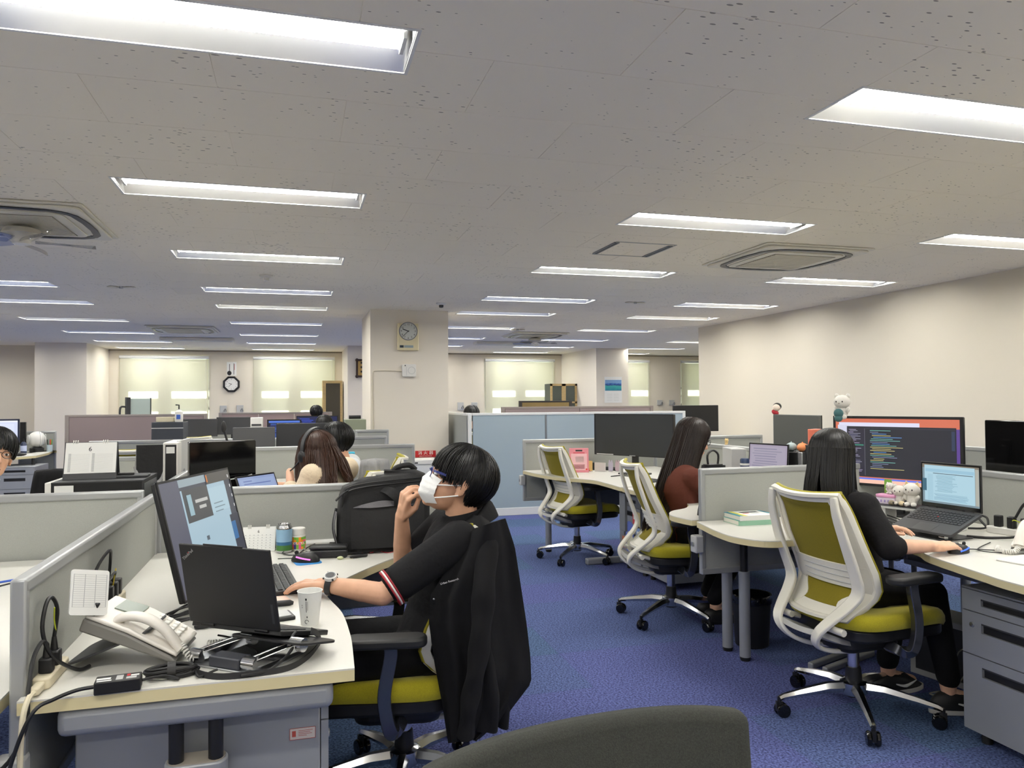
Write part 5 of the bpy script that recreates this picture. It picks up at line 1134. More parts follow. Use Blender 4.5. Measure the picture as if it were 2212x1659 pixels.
def hand(mb, wrist, fwd, dorsal, side, curl=(.5,.5,.5,.5), thumb=.5, spread=.06, sc=1.0):
    """side +1: thumb on local +y"""
    R = frame(fwd, dorsal); w = Vector(wrist)
    def P(x, y, z): return w + R @ (Vector((x, y, z))*sc)
    ys = [(.030, .082, .074), (.010, .088, .083), (-.010, .084, .077), (-.029, .076, .060)]      # index .. little: y, knuckle x, length
    for i, (y, kx, L) in enumerate(ys):
        y *= side; k = Vector((kx, y, .004 - .004*abs(i-1.3)))
        mb.capsule(P(.0, y*.55, -.002), P(*k), .0155*sc, .0115*sc, 10)
        a = 0.0; p = k; sp = side*(1.4-i)*spread
        for j, f in enumerate((.46, .30, .24)):
            a += curl[i]*(.9, 1.05, .75)[j]; d = Vector((math.cos(a)*math.cos(sp), math.sin(sp)*math.cos(a), -math.sin(a)))
            q = p + d*L*f; mb.capsule(P(*p), P(*q), (.0092, .0085, .0078)[j]*sc, (.0085, .0078, .0066)[j]*sc, 8); p = q
    t0, t1 = Vector((.018, side*.026, -.008)), Vector((.052, side*(.050 - .01*thumb), -.016 - .014*thumb))
    t2 = t1 + Vector((.030, side*(.010 - .022*thumb), -.006 - .006*thumb)); t3 = t2 + Vector((.024, side*(.002 - .018*thumb), -.004))
    mb.capsule(P(*t0), P(*t1), .0150*sc, .0115*sc, 10); mb.capsule(P(*t1), P(*t2), .0108*sc, .0092*sc, 9); mb.capsule(P(*t2), P(*t3), .0092*sc, .0072*sc, 9)
    mb.capsule(P(-.03, 0, 0), P(.03, 0, -.003), .0225*sc, .024*sc, 10)
def head_shape(mb, H, sc=1.0):
    def P(x, y, z): return H @ (Vector((x, y, z))*sc)
    R3 = H.to_3x3()
    def E(c, r): mb.ell(P(*c), [a*sc for a in r], R3, 20, 14)
    E((-.014,0,.024), (.098,.076,.098)); E((.030,0,-.030), (.064,.062,.082)); E((.040,0,-.072), (.050,.052,.042)); E((.076,0,-.096), (.020,.024,.017))
    E((.070,0,.024), (.024,.050,.022)); E((.058,.030,-.030), (.030,.026,.026)); E((.058,-.030,-.030), (.030,.026,.026))
    mb.capsule(P(.090,0,.012), P(.106,0,-.028), .0085*sc, .0115*sc, 10); E((.109,0,-.033), (.012,.0125,.010)); E((.098,.010,-.037), (.010,.008,.007)); E((.098,-.010,-.037), (.010,.008,.007))
    E((.092,0,-.066), (.010,.024,.0055)); E((.089,0,-.077), (.010,.021,.006))
    for s in (-1, 1):
        E((-.014, s*.083, -.012), (.019,.008,.032)); E((-.022, s*.089, .004), (.018,.008,.022)); E((-.007, s*.081, -.038), (.010,.007,.011))
def face_parts(par, H, sc=1.0, brow=M_HAIRB, open_mouth=False):
    MW, MI = mat('eye white', (238,236,232), .25), mat('dark iris', (30,20,16), .15)
    for s in (-1, 1):
        e = MB().ell((0,0,0), (.0095*sc,.0135*sc,.0068*sc), H.to_3x3(), 12, 8).obj('eye', MW, par, H @ (Vector((.0815, s*.031, .004))*sc))
        MB().ell((0,0,0), (.003*sc,.006*sc,.006*sc), H.to_3x3(), 12, 8).obj('iris', MI, e, (H.to_3x3() @ Vector((.0078*sc,0,0))))
        MB().tube([H @ (Vector((.090 - .012*abs(k-1)*(k>1) - .004*k, s*(.016 + .016*k), .027 + .004*math.sin(k*1.3)))*sc) for k in range(3)], [.002*sc,.0032*sc,.0016*sc], 6).obj('eyebrow', brow, par)
    MB().ell((0,0,0), (.004*sc,.019*sc,(.006 if open_mouth else .0016)*sc), H.to_3x3(), 12, 6).obj('mouth', mat('lip', (150,84,76), .5), par, H @ (Vector((.0985,0,-.0715))*sc))
def scalp(ph, th):                                     # point on the hair surface in head coordinates: ph azimuth from the front, th polar angle from the crown
    return Vector((-.018 + .108*math.sin(th)*math.cos(ph), .086*math.sin(th)*math.sin(ph), .028 + .098*math.cos(th)))
def hair(name, par, H, m, hem, hang=None, n=190, seed=1, w=.0075, crown=.12, lift=.0, down=None, part=0.0, sc=1.0, cap=True, wave=0.0):
    """hem(ph) -> polar angle where a lock leaves the scalp; hang(ph) -> list of head-space offsets it then follows"""
    r = random.Random(seed); mb = MB()
    if cap:
        def fn(u, v):
            ph = 2*PI*u; te = hem(ph if ph <= PI else ph-2*PI)*.93; th = te*v; p = scalp(ph, max(.02, th))
            return H @ (p*sc)
        mb.grid(fn, 40, 14, closed_u=True, thick=.012*sc)
    for k in range(n):
        ph = -PI + 2*PI*(k + r.random())/n; te = hem(ph)*(1 + r.uniform(-.13, .06)); t0 = crown*r.uniform(.3, 2.2)
        pts = []; c0 = Vector((0, part, 0)); lf = .003 + lift*r.random()
        for i in range(7):
            f = i/6; p = scalp(ph + .25*(1-f)*r.uniform(-.3, .3), t0 + (te-t0)*f)
            nrm = (p - Vector((-.016,0,.03))).normalized(); p = p + nrm*(lf + .004*math.sin(PI*f)) + c0*(1-f); pts.append(H @ (p*sc))
        if hang:
            q = pts[-1].copy(); a_ = r.uniform(0, 6.28)
            hp = hang(ph, r)
            for j, o in enumerate(hp):
                q = q + Vector(o) + Vector((math.sin(a_ + j*1.1), math.cos(a_ + j*1.3), 0))*wave; pts.append(q.copy())
        else: pts.append(pts[-1] + (pts[-1]-pts[-2])*r.uniform(.25, .6))
        m_ = len(pts); rad = [(w*sc*(.75 + .5*math.sin(PI*min(.92, i/(m_-1) + .12))), w*.5*sc) for i in range(m_)]; rad[-1] = (.0012, .001)
        P2 = spline(pts, 2 if not hang else 2); R2 = []
        for i in range(len(P2)):
            f = i/(len(P2)-1)*(m_-1); a = min(int(f), m_-2); g = f-a; R2.append(tuple(rad[a][q]*(1-g) + rad[a+1][q]*g for q in (0, 1)))
        mb.tube(P2, R2, 4)
    return mb.obj(name, m, par, ang=80)
def body_tube(mb, pts, radii, ref, n=24): mb.tube(spline(pts, 4), [tuple(radii[min(int(i/4), len(radii)-2)][k]*(1-(i/4-min(int(i/4), len(radii)-2))) + radii[min(int(i/4), len(radii)-2)+1][k]*(i/4-min(int(i/4), len(radii)-2)) for k in (0,1)) for i in range(4*(len(pts)-1)+1)], n, flat=ref)
def person(label, J, H, sk, top, pants, vox=.006, sc=1.0, sleeve=.62, sleeve_r=None, grow=.012, cuff=None, torso=1.0, legs=True, hands=None, group='people at their desks', top_name='shirt', face=True, brow=M_HAIRB, mouth=False, arm=1.0, neckr=.054, tvox=.008):
    """J: pelvis, chest, neck, shoulders SL SR, elbows EL ER, wrists WL WR, knees KL KR, ankles AL AR, toes TL TR (world coordinates)"""
    t = thing('person', label, 'person', (J['pelvis'][0], J['pelvis'][1], 0), 0, group); o = V(J['pelvis'][0], J['pelvis'][1], 0)
    G = {k: Vector(v) - o for k, v in J.items()}; Hl = Matrix.Translation(-o) @ H
    side = (G['SL']-G['SR']).normalized(); up_ = (G['neck']-G['pelvis']).normalized()
    W2 = (G['SL']-G['SR']).length/2*.86
    bd = MB(); head_shape(bd, Hl, sc)
    bd.capsule(Hl @ Vector((-.028,0,-.03)), G['neck'] - up_*.03, neckr, neckr*1.06, 18)
    low = G['pelvis'] - up_*.09
    P = [low, G['pelvis'], G['pelvis'].lerp(G['chest'], .45), G['chest'], G['chest'].lerp(G['neck'], .62), G['neck']]
    RD = [(.13,.09), (.150,.105), (.128,.092), (W2*.98,.105), (W2*.92,.082), (.062,.056)]
    body_tube(bd, P, [(a*torso, b*torso) for a, b in RD], tuple(side))
    for s in 'LR':
        bd.capsule(G['chest'].lerp(G['neck'], .6), G['S'+s], .05, .046*arm); bd.capsule(G['S'+s], G['E'+s], .045*arm, .036*arm); bd.capsule(G['E'+s], G['E'+s].lerp(G['W'+s], .45), .037*arm, .034*arm); bd.capsule(G['E'+s].lerp(G['W'+s], .35), G['W'+s], .036*arm, .0245*arm)
        if legs:
            bd.capsule(G['pelvis'] + side*(.08 if s == 'L' else -.08), G['K'+s], .070, .048); bd.capsule(G['K'+s], G['A'+s], .048, .032); bd.capsule(G['A'+s] - V(0,0,.02), G['T'+s], .030, .024)
        if hands and s in hands:
            h = hands[s]; hand(bd, G['W'+s], h[0], h[1], h[2], h[3], h[4], sc=h[5] if len(h) > 5 else 1.0)
        else: bd.capsule(G['W'+s], G['W'+s] + (G['W'+s]-G['E'+s]).normalized()*.09, .026, .022)
    body = remesh(bd, 'body', sk, t, vox, 4, .5)
    sh = MB(); g = grow
    body_tube(sh, P, [((a+g)*torso, (b+g+.006)*torso) for a, b in RD[:-1]] + [(.072,.066)], tuple(side))
    for s in 'LR':
        sv = sleeve_r if (s == 'R' and sleeve_r) else sleeve; e = G['S'+s].lerp(G['E'+s], min(1, sv)); sh.capsule(G['chest'].lerp(G['neck'], .55), G['S'+s], .058+g*.6, .052+g); sh.capsule(G['S'+s], e, .050*arm+g*1.1, .046*arm+g*1.0)
        if sleeve > 1:
            e2 = G['E'+s].lerp(G['W'+s], sleeve-1); sh.capsule(G['E'+s], e2, .044*arm+g, .036*arm+g)
    shirt = remesh(sh, top_name, top, t, tvox, 7, .5)
    if cuff:
        for s in 'L':
            e = G['S'+s].lerp(G['E'+s], sleeve + .10); d = (G['E'+s]-G['S'+s]).normalized(); a = d.orthogonal().normalized(); b = d.cross(a); rr_ = .0475*arm + g*.9
            for k, (mm, off) in enumerate(cuff): MB().tube([e + d*off + a*rr_*math.cos(q) + b*rr_*math.sin(q) for q in [2*PI*i/28 for i in range(28)]], .0032, 6, closed=True).obj('cuff_stripe', mm, shirt)
    if legs:
        pn = MB(); body_tube(pn, [low - up_*.02, G['pelvis'], G['pelvis'].lerp(G['chest'], .25)], [(.14,.10), (.163,.118), (.15,.11)], tuple(side))
        for s in 'LR': pn.capsule(G['pelvis'] + side*(.08 if s == 'L' else -.08), G['K'+s], .086, .064); pn.capsule(G['K'+s], G['A'+s] + V(0,0,.05), .062, .048)
        remesh(pn, 'trousers', pants, t, .009, 5, .5)
    if face: face_parts(t, Hl, sc, brow, mouth)
    return t, o, Hl, G
def HM(c, yaw, pitch=0, roll=0):
    return Matrix.Translation(c) @ Matrix.Rotation(math.radians(yaw), 4, 'Z') @ Matrix.Rotation(math.radians(-pitch), 4, 'Y') @ Matrix.Rotation(math.radians(roll), 4, 'X')
def shoe(par, G, s, m, sole, fwd):
    a = G['A'+s]; R = frame(fwd, (0,0,1)); 
    def fn(u, v):
        q = 2*PI*u; x, y = math.cos(q), math.sin(q); r = (1 - v**2.2)**.5 if v < 1 else 0
        L = .14; hx = .055; z = .016 + (.085 - .055*max(0, (x*r+.3)))*v**.8
        return Vector((a.x, a.y, 0)) + R @ Vector((hx + L*x*(.25+.75*r), .048*y*(.3+.7*r)*(1 + .1*x), z))
    o = MB().grid(fn, 24, 8, closed_u=True).obj('shoe', m, par, ang=80)
    MB().prism([tuple((Vector((a.x,a.y,0)) + R @ Vector((.055 + .145*math.cos(2*PI*k/24), .050*math.sin(2*PI*k/24)*(1+.1*math.cos(2*PI*k/24)), 0)))[:2]) for k in range(24)], .002, .024).obj('sole', sole, o, bevel=.004)
    return o

# ------------------------------------------------------------------ the masked man
Hm = HM((.543,2.62,1.070), 172, 20, 2)
Jm = dict(pelvis=(.455,2.66,.50), chest=(.525,2.65,.765), neck=(.565,2.635,.945), SL=(.515,2.46,.895), SR=(.54,2.82,.895), EL=(.262,2.44,.742), WL=(.098,2.535,.762), ER=(.388,2.885,.745), WR=(.372,2.80,.935),
          KL=(.06,2.55,.50), KR=(.07,2.83,.50), AL=(.02,2.50,.10), AR=(.03,2.88,.10), TL=(-.11,2.49,.04), TR=(-.10,2.89,.04))
man, om, Hl, Gm = person('man in a black polo shirt and white mask touching his face', Jm, Hm, M_SKIN, M_POLO, M_PANTS, vox=.0042, sleeve=.78, sleeve_r=.5, torso=1.04, grow=.014, cuff=((mat('dark red trim', (150,30,44), .7), .006), (M_PAPER, .0), (mat('dark red trim', (150,30,44), .7), -.006)), legs=True, face=True, top_name='polo_shirt',
    hands={'L': ((-.83,.55,-.02), (.05,.05,1), -1, (.34,.30,.28,.26), .35), 'R': ((.10,-.42,.90), (-.90,-.30,.10), -1, (.95,.85,.80,.85), .9)})
for s in 'LR': shoe(man, Gm, s, M_BLACK, M_DARK, (-1, .05 if s == 'R' else -.05, 0))
def hem_m(ph):
    a = abs(ph)/PI                                     # 0 front .. 1 back
    if a < .15: return 1.42 + .3*a
    if a < .30: return 1.465 + (a-.15)/.15*.30
    if a < .50: return 1.765 - (a-.30)/.20*.02
    if a < .60: return 1.745 + (a-.50)/.10*.55
    return 2.295 + (a-.60)/.40*.28
hair('hair', man, Hl, M_HAIRB, hem_m, None, 1500, 5, .0026, .10, .010, part=0.0)
# collar
nk = Gm['neck']; cu = (Gm['neck']-Gm['chest']).normalized()
cl = MB().grid(lambda u, v: nk + V(-.01,0,-.02) + V(math.cos(2*PI*u)*(.070 + .012*(1-v)), math.sin(2*PI*u)*(.072 + .012*(1-v)), .0) + cu*(.012 + .030*v) + V(.012*math.cos(2*PI*u)*0, 0, .028*math.cos(2*PI*u)*.6), 28, 4, closed_u=True, thick=-.004).obj('collar', M_POLO, man, ang=80)
# face mask
mk = mat('white mask cloth', (240,240,238), .8, bump=.1, bscale=120)
def maskfn(u, v):
    s = (u*2-1); z = .006 - .112*v; bulge = math.cos(s*1.15); x0 = [.106,.124,.124,.122,.090][min(4, int(v*4))]*(1-(v*4-int(v*4))) + [.106,.124,.124,.122,.090,.090][min(4, int(v*4))+1]*(v*4-int(v*4))
    x = x0*(.30 + .70*bulge) - .006; y = .070*math.sin(s*1.22)*(1 - .16*abs(v-.5)*2)
    return Hl @ Vector((x + .0007*math.sin(v*30), y, z + .016*abs(s)*(v-.5)*2))
msk = MB().grid(maskfn, 24, 20, thick=.002).obj('face_mask', mk, man, ang=80)
for s in (0, 1):
    for v in (.25, .80):
        a = maskfn(s, v); b = Hl @ Vector((-.010, (.091 if s else -.091), -.004 if v < .5 else -.040)); MB().tube([a, a.lerp(b, .5) + (Hl.to_3x3() @ Vector((0, .006 if s else -.006, 0))), b], .0024, 6).obj('ear_loop', mk, msk)
# spectacles with blue temples
gl = thing('spectacles', 'blue framed spectacles', 'glasses', (0,0,0)); gl.parent = man; del gl['category']; del gl['label']
MBL = mat('blue spectacle frame', (40,52,120), .3)
for s in (-1, 1):
    MB().tube([Hl @ Vector((.099 - .02*(abs(s*.031 + .024*math.cos(q))-.031)*.6, s*.031 + .024*math.cos(q), .006 + .017*math.sin(q))) for q in [2*PI*i/20 for i in range(20)]], .0018, 5, closed=True).obj('rim', MBL, gl)
    MB().strip([Hl @ Vector((.094, s*.056, .012)), Hl @ Vector((.085, s*.073, .012)), Hl @ Vector((.04, s*.080, .011)), Hl @ Vector((-.01, s*.083, .008))], .003, .008, ref=tuple(Hl.to_3x3() @ Vector((0,1,0)))).obj('temple', MBL, gl)
MB().tube([Hl @ Vector((.102,-.008,.010)), Hl @ Vector((.106,0,.013)), Hl @ Vector((.102,.008,.010))], .0018, 6).obj('bridge', MBL, gl)
# wrist watch
wd = (Gm['WL']-Gm['EL']).normalized(); wc = Gm['WL'] - wd*.012
wt = thing('wrist_watch', 'chunky white and black digital wrist watch on the masked man', 'watch', om, 0)
a = wd.orthogonal().normalized(); b = wd.cross(a)
MB().strip([wc + a*.030*math.cos(q) + b*.030*math.sin(q) for q in [2*PI*i/24 for i in range(24)]], .020, .004, ref=tuple(wd), closed=True).obj('band', M_BLACK, wt)
R = frame(wd, V(-.15,-.35,1)); C4 = Matrix.Translation(wc + (R @ V(0,0,1))*.031) @ R.to_4x4()
for nm, rad, h0, h1, m in (('case', .021, -.003, .008, mat('off white resin', (222,222,218), .4)), ('dial', .0145, .008, .0095, M_DARK), ('bezel_ring', .018, .0065, .0088, M_STEELD)):
    MB().lathe([(rad,h0),(rad,h1-.002),(rad*.92,h1)], 20).obj(nm, m, wt).matrix_local = C4
for q in range(4): MB().tube([C4 @ V(.02*math.cos(.8+q*1.57), .02*math.sin(.8+q*1.57), .003), C4 @ V(.025*math.cos(.8+q*1.57), .025*math.sin(.8+q*1.57), .003)], .003, 8).obj('button', M_BLACK, wt)

# black jacket hung over the chair back
jr = math.radians(170); jc = chA.location
jk = thing('jacket', 'black zip jacket draped over the back of the chair', 'jacket', (jc.x, jc.y, 0), jr)
def jfn(u, v):
    q = 2*PI*u; c, s_ = math.cos(q), math.sin(q)
    z = .962 - .70*v + .035*math.sin(q*1.0+.6)*v
    T = [(0.0,-.255,.012,.150), (.03,-.255,.040,.190), (.10,-.255,.060,.215), (.25,-.235,.082,.250), (.45,-.215,.098,.275), (.65,-.235,.112,.290), (.85,-.255,.108,.280), (1.0,-.260,.090,.255)]
    for (v0,x0,a0,b0), (v1,x1,a1,b1) in zip(T, T[1:]):
        if v <= v1 + 1e-9: f = (v-v0)/(v1-v0); x, a, b = x0+(x1-x0)*f, a0+(a1-a0)*f, b0+(b1-b0)*f; break
    k = 1 + v*.085*math.sin(q*7 + 2.2*v) + v*.05*math.sin(q*12 - 3*v)
    e = .75; cc, ss = math.copysign(abs(c)**e, c), math.copysign(abs(s_)**e, s_)
    return Vector((x + a*cc*k, b*ss*k, z))
MB().grid(jfn, 72, 30, closed_u=True, thick=.004).obj('shell', M_JACK, jk, ang=80)
JM = Matrix.Rotation(-jr, 4, 'Z') @ Matrix.Translation((-jc.x, -jc.y, 0))
LB = [(1022,1142),(995,1190),(962,1235),(930,1285),(926,1340),(938,1430),(955,1520),(968,1606)]; RB = [(1092,1120),(1112,1180),(1126,1270),(1138,1350),(1146,1420),(1148,1475),(1095,1545),(1036,1596)]
def jpan(u, v):
    k = v*7; i = min(int(k), 6); f = k-i; l = Vector(LB[i]).lerp(Vector(LB[i+1]), f); r = Vector(RB[i]).lerp(Vector(RB[i+1]), f); p = l.lerp(r, u)
    y = 2.415 + .05*v*(1-v) - .055*math.sin(PI*min(1, u*1.2)) + v*.016*math.sin(u*17 + 2.5*v) + .008*math.sin(u*31 - 4*v)*v + .09*max(0, u-.75)
    return JM @ aty(p.x, p.y, y)
MB().grid(jpan, 40, 34, thick=-.008).obj('front_panel', M_JACK, jk, ang=80)
MB().tube(spline([JM @ aty(u, v, y) for u, v, y in ((1050,1170,2.42),(1046,1260,2.36),(1040,1350,2.345),(1030,1440,2.345),(1014,1520,2.355),(1006,1590,2.365))], 6), [(.050-.0006*i + .004*math.sin(i*1.1), .040-.0005*i + .003*math.sin(i*.9)) for i in range(31)], 16).obj('sleeve', M_JACK, jk, ang=80)
MB().tube(spline([(-.29,-.22,.86),(-.31,-.28,.70),(-.33,-.30,.52),(-.33,-.29,.36)], 6), [(.056,.046)]*19, 14).obj('sleeve', M_JACK, jk, ang=80)
hd = MB().grid(lambda u, v: Vector((-.262 - .055*math.sin(PI*u)*(.3+.7*v) - .02 + .035*(1-v), (u-.5)*.30*(1-.12*v), .955 + .045*math.sin(PI*v*.9)*(0.35+math.sin(PI*u)) - .03*v)), 16, 8, thick=.012).obj('collar', M_JACK, jk, ang=80)
lt = text('Urban Research', .0092, mat('embroidery thread', (206,204,206), .7), jk, (0,0,0), (0,0,0), 'embroidered_lettering', 'CENTER')
lp_ = aty(971, 1256, 2.345); lt.matrix_local = JM @ Matrix.Translation(lp_) @ Matrix.Rotation(PI/2, 4, 'X') @ Matrix.Rotation(math.radians(12), 4, 'Z')
MB().ell(JM @ aty(937,1294,2.405), (.004,.004,.004), nu=8, nv=6).obj('zip_pull', M_SATIN, jk)

# ------------------------------------------------------------------ the woman in black
Hc = HM((2.285,2.85,1.09), 30, -4, 0)
Jc = dict(pelvis=(2.345,2.80,.555), chest=(2.335,2.81,.79), neck=(2.285,2.83,.945), SL=(2.305,2.985,.895), SR=(2.285,2.665,.895), EL=(2.40,3.00,.745), WL=(2.455,2.79,.775), ER=(2.30,2.545,.752), WR=(2.485,2.48,.757),
          KL=(2.66,2.90,.50), KR=(2.66,2.70,.50), AL=(2.62,2.92,.10), AR=(2.70,2.66,.10), TL=(2.76,2.93,.04), TR=(2.84,2.63,.04))
wc_, oc, Hl, Gc = person('woman with long straight black hair in a black top using a mouse', Jc, Hc, M_SKIN2, M_BLKTOP, M_PANTS, vox=.0045, sc=.95, sleeve=1.14, torso=.93, grow=.015, arm=.86, neckr=.047, top_name='loose_top',
    hands={'R': ((.98,.22,.0), (.0,-.12,1), 1, (.42,.40,.42,.45), .35, .93), 'L': ((.90,-.42,.12), (.1,.2,1), -1, (.38,.34,.34,.36), .4, .93)})
for s, fd in (('L', (1,.05,0)), ('R', (.95,-.2,0))):
    sh_ = shoe(wc_, Gc, s, mat('black trainer', (26,26,28), .6), mat('white trainer sole', (206,204,200), .6), fd)
    MB().tube(spline([Gc['A'+s] + V(.0,-.052,-.045), Gc['A'+s] + V(.05,-.056,-.055), Gc['A'+s] + V(.11,-.054,-.035)], 4), [.003,.004,.005,.006,.007,.006,.005,.003,.002], 6).obj('side_mark', M_PAPER, sh_)
def hem_l(ph):
    a = abs(ph)/PI
    if a < .12: return 1.05 + 2.2*a
    if a < .30: return 1.32 + (a-.12)*.9
    return 1.48 + .04*min(1, (a-.30)/.4)
def hang_c(ph, r):
    a = abs(ph)/PI; L = (.30 if a > .25 else .24)*r.uniform(.88, 1.08); back = -1 if a > .4 else -.35
    st = 6; R = Hl.to_3x3(); fx = R @ Vector((1,0,0)); out = []
    for j in range(st):
        f = j/st; out.append(V(0,0,-L/st) + fx*(back*.010*(1 if j < 3 else .35)) + (R @ Vector((0, math.copysign(.0045, ph)*(1 if j > 1 else .3), 0))))
    return out
hair('hair', wc_, Hl, M_HAIRB, hem_l, hang_c, 1500, 8, .0030, .10, .006, sc=.97)
wr = thing('wrist_watch', 'slim dark wrist band on the woman in black', 'watch', oc, 0); wd = (Gc['WL']-Gc['EL']).normalized(); wq = Gc['WL'] - wd*.018; a = wd.orthogonal().normalized(); b = wd.cross(a)
MB().strip([wq + a*.0265*math.cos(q) + b*.0265*math.sin(q) for q in [2*PI*i/24 for i in range(24)]], .018, .004, ref=tuple(wd), closed=True).obj('band', mat('dark brown band', (50,44,42), .5), wr)
MB().box(wq + V(0,-.012,.026), (.022,.026,.008)).obj('case', M_SATIN, wr, bevel=.003)

# ------------------------------------------------------------------ the woman in brown
Hw = HM((2.445,4.36,1.105), -5, -20, 0)
Jw = dict(pelvis=(2.36,4.30,.545), chest=(2.315,4.31,.77), neck=(2.365,4.335,.935), SL=(2.36,4.49,.865), SR=(2.35,4.17,.865), EL=(2.50,4.52,.745), WL=(2.62,4.40,.77), ER=(2.50,4.12,.745), WR=(2.66,4.20,.77),
          KL=(2.72,4.38,.50), KR=(2.70,4.18,.50), AL=(2.50,4.30,.10), AR=(2.44,4.12,.10), TL=(2.63,4.30,.04), TR=(2.57,4.10,.04))
ww, ow, Hl, Gw = person('woman with very long dark hair in a brown jacket looking down', Jw, Hw, M_SKIN2, M_BROWN, M_PANTS, vox=.006, sc=.95, sleeve=1.85, torso=.92, grow=.018, arm=.86, neckr=.047, top_name='jacket')
for s in 'LR': shoe(ww, Gw, s, M_BLACK, M_BLACK, (1,0,0))
def hang_w(ph, r):
    a = abs(ph)/PI; L = (.70 if a > .3 else .44)*r.uniform(.86, 1.06); st = 7; out = []
    for j in range(st): out.append(V(-.034, math.copysign(.003, ph), -L/st))
    return out
hair('hair', ww, Hl, M_HAIRD, hem_l, hang_w, 900, 12, .0040, .10, .006, sc=.97)
gq = MB()
for s in (-1, 1): gq.tube([Hl @ Vector((.094, s*.030 + .022*math.cos(q), .004 + .018*math.sin(q))) for q in [2*PI*i/16 for i in range(16)]], .0016, 5, closed=True); gq.tube([Hl @ Vector((.092, s*.052, .008)), Hl @ Vector((.02, s*.078, .010))], .0016, 5)
gq.obj('spectacles', M_BLACK, ww)

# ------------------------------------------------------------------ the woman with the headset
Hh_ = HM((.105,4.36,1.065), 128, 2, -6)
Jh = dict(pelvis=(.26,4.40,.53), chest=(.21,4.36,.80), neck=(.155,4.35,.965), SL=(.085,4.22,.955), SR=(.28,4.50,.965), EL=(-.02,4.20,.74), WL=(-.03,4.34,.90), ER=(.15,4.62,.74), WR=(-.02,4.60,.76), KL=(-.05,4.3,.5), KR=(-.02,4.55,.5), AL=(.0,4.3,.1), AR=(.0,4.55,.1), TL=(-.12,4.3,.04), TR=(-.12,4.55,.04))
wh, oh, Hl, Gh = person('woman with chestnut hair and a black headset in a cream knit', Jh, Hh_, M_SKIN2, M_CREAMK, M_PANTS, vox=.007, sc=.95, sleeve=1.85, torso=.92, grow=.020, arm=.88, neckr=.047, top_name='knit_jumper')
def hang_h(ph, r):
    a = abs(ph)/PI; L = (.19 if a > .25 else .14)*r.uniform(.85, 1.12); st = 6; R = Hl.to_3x3(); fx = R @ Vector((1,0,0))
    return [V(0,0,-L/st) + fx*(-.016 if a > .35 else -.004) + (R @ Vector((0, math.copysign(.006, ph), 0))) for j in range(st)]
hair('hair', wh, Hl, M_HAIRC, hem_l, hang_h, 900, 21, .0042, .10, .008, sc=.98, wave=.006)
hs = thing('headset', 'black headset with a boom microphone over chestnut hair', 'headset', oh, 0)
MB().strip([Hl @ Vector((-.015, .104*math.cos(q), .03 + .118*math.sin(q))) for q in [PI*i/20 for i in range(21)]], .026, .008, ref=tuple(Hl.to_3x3() @ Vector((1,0,0)))).obj('headband', M_DARK, hs)
for s in (-1, 1): MB().ell(Hl @ Vector((-.012, s*.102, -.005)), (.036,.020,.042), Hl.to_3x3()).obj('ear_cup', M_BLACK, hs)
MB().tube(spline([Hl @ Vector((.0,.115,-.02)), Hl @ Vector((.05,.115,-.06)), Hl @ Vector((.10,.105,-.085))], 4), .004, 6).obj('boom', M_BLACK, hs); MB().ell(Hl @ Vector((.108,.10,-.088)), (.014,.008,.008), Hl.to_3x3()).obj('microphone', M_BLACK, hs)

# ------------------------------------------------------------------ the man in white, farther back
Hy = HM((.255,5.42,1.075), 150, -4, 0)
Jy = dict(pelvis=(.46,5.40,.50), chest=(.38,5.40,.76), neck=(.31,5.41,.935), SL=(.36,5.21,.91), SR=(.38,5.60,.91), EL=(.12,5.20,.74), WL=(-.08,5.26,.77), ER=(.14,5.62,.74), WR=(-.06,5.55,.77), KL=(.0,5.3,.5), KR=(.0,5.5,.5), AL=(.02,5.3,.1), AR=(.02,5.5,.1), TL=(-.1,5.3,.04), TR=(-.1,5.5,.04))
my, oy, Hl, Gy = person('man in a white shirt seated behind the woman with the headset', Jy, Hy, M_SKIN, M_WSHIRT, M_PANTS, vox=.008, sleeve=1.85, torso=1.05, grow=.02, top_name='shirt')
hair('hair', my, Hl, M_HAIRB, hem_m, None, 400, 3, .005, .10, .012)
chair('white task chair of the woman with the headset', .20, 4.42, 165, 10); chair('white task chair of the man in the white shirt', .46, 5.40, 172, 30)
# ------------------------------------------------------------------ spectacled person leaning in at the left edge
Hs = HM((-1.435,4.30,1.105), -56, 2, -12)
Js = dict(pelvis=(-1.95,4.45,.50), chest=(-1.78,4.42,.74), neck=(-1.56,4.36,.935), SL=(-1.62,4.52,.86), SR=(-1.72,4.20,.86), EL=(-1.50,4.62,.745), WL=(-1.30,4.52,.765), ER=(-1.72,4.05,.70), WR=(-1.62,4.02,.56), KL=(-1.5,4.5,.5), KR=(-1.5,4.3,.5), AL=(-1.5,4.5,.1), AR=(-1.5,4.3,.1), TL=(-1.38,4.5,.04), TR=(-1.38,4.3,.04))
ps, os_, Hl, Gs = person('person in spectacles leaning into view at the left edge', Js, Hs, M_SKIN, M_POLO, M_PANTS, vox=.006, sleeve=.7, mouth=True, top_name='dark_shirt')
hair('hair', ps, Hl, M_HAIRB, hem_m, None, 700, 9, .0035, .10, .012)
gq = MB()
for s in (-1, 1): gq.tube([Hl @ Vector((.102 - .25*abs(.022*math.cos(q))*0, s*.031 + .024*math.cos(q), .003 + .018*math.sin(q))) for q in [2*PI*i/20 for i in range(20)]], .0018, 5, closed=True); gq.tube([Hl @ Vector((.100, s*.055, .008)), Hl @ Vector((.02, s*.080, .010))], .0018, 5)
gq.tube([Hl @ Vector((.102,-.008,.008)), Hl @ Vector((.106,0,.011)), Hl @ Vector((.102,.008,.008))], .0018, 5); gq.obj('spectacles', M_BLACK, ps)
chair('white task chair under the leaning person at the left edge', -2.02, 4.47, 5, 0)
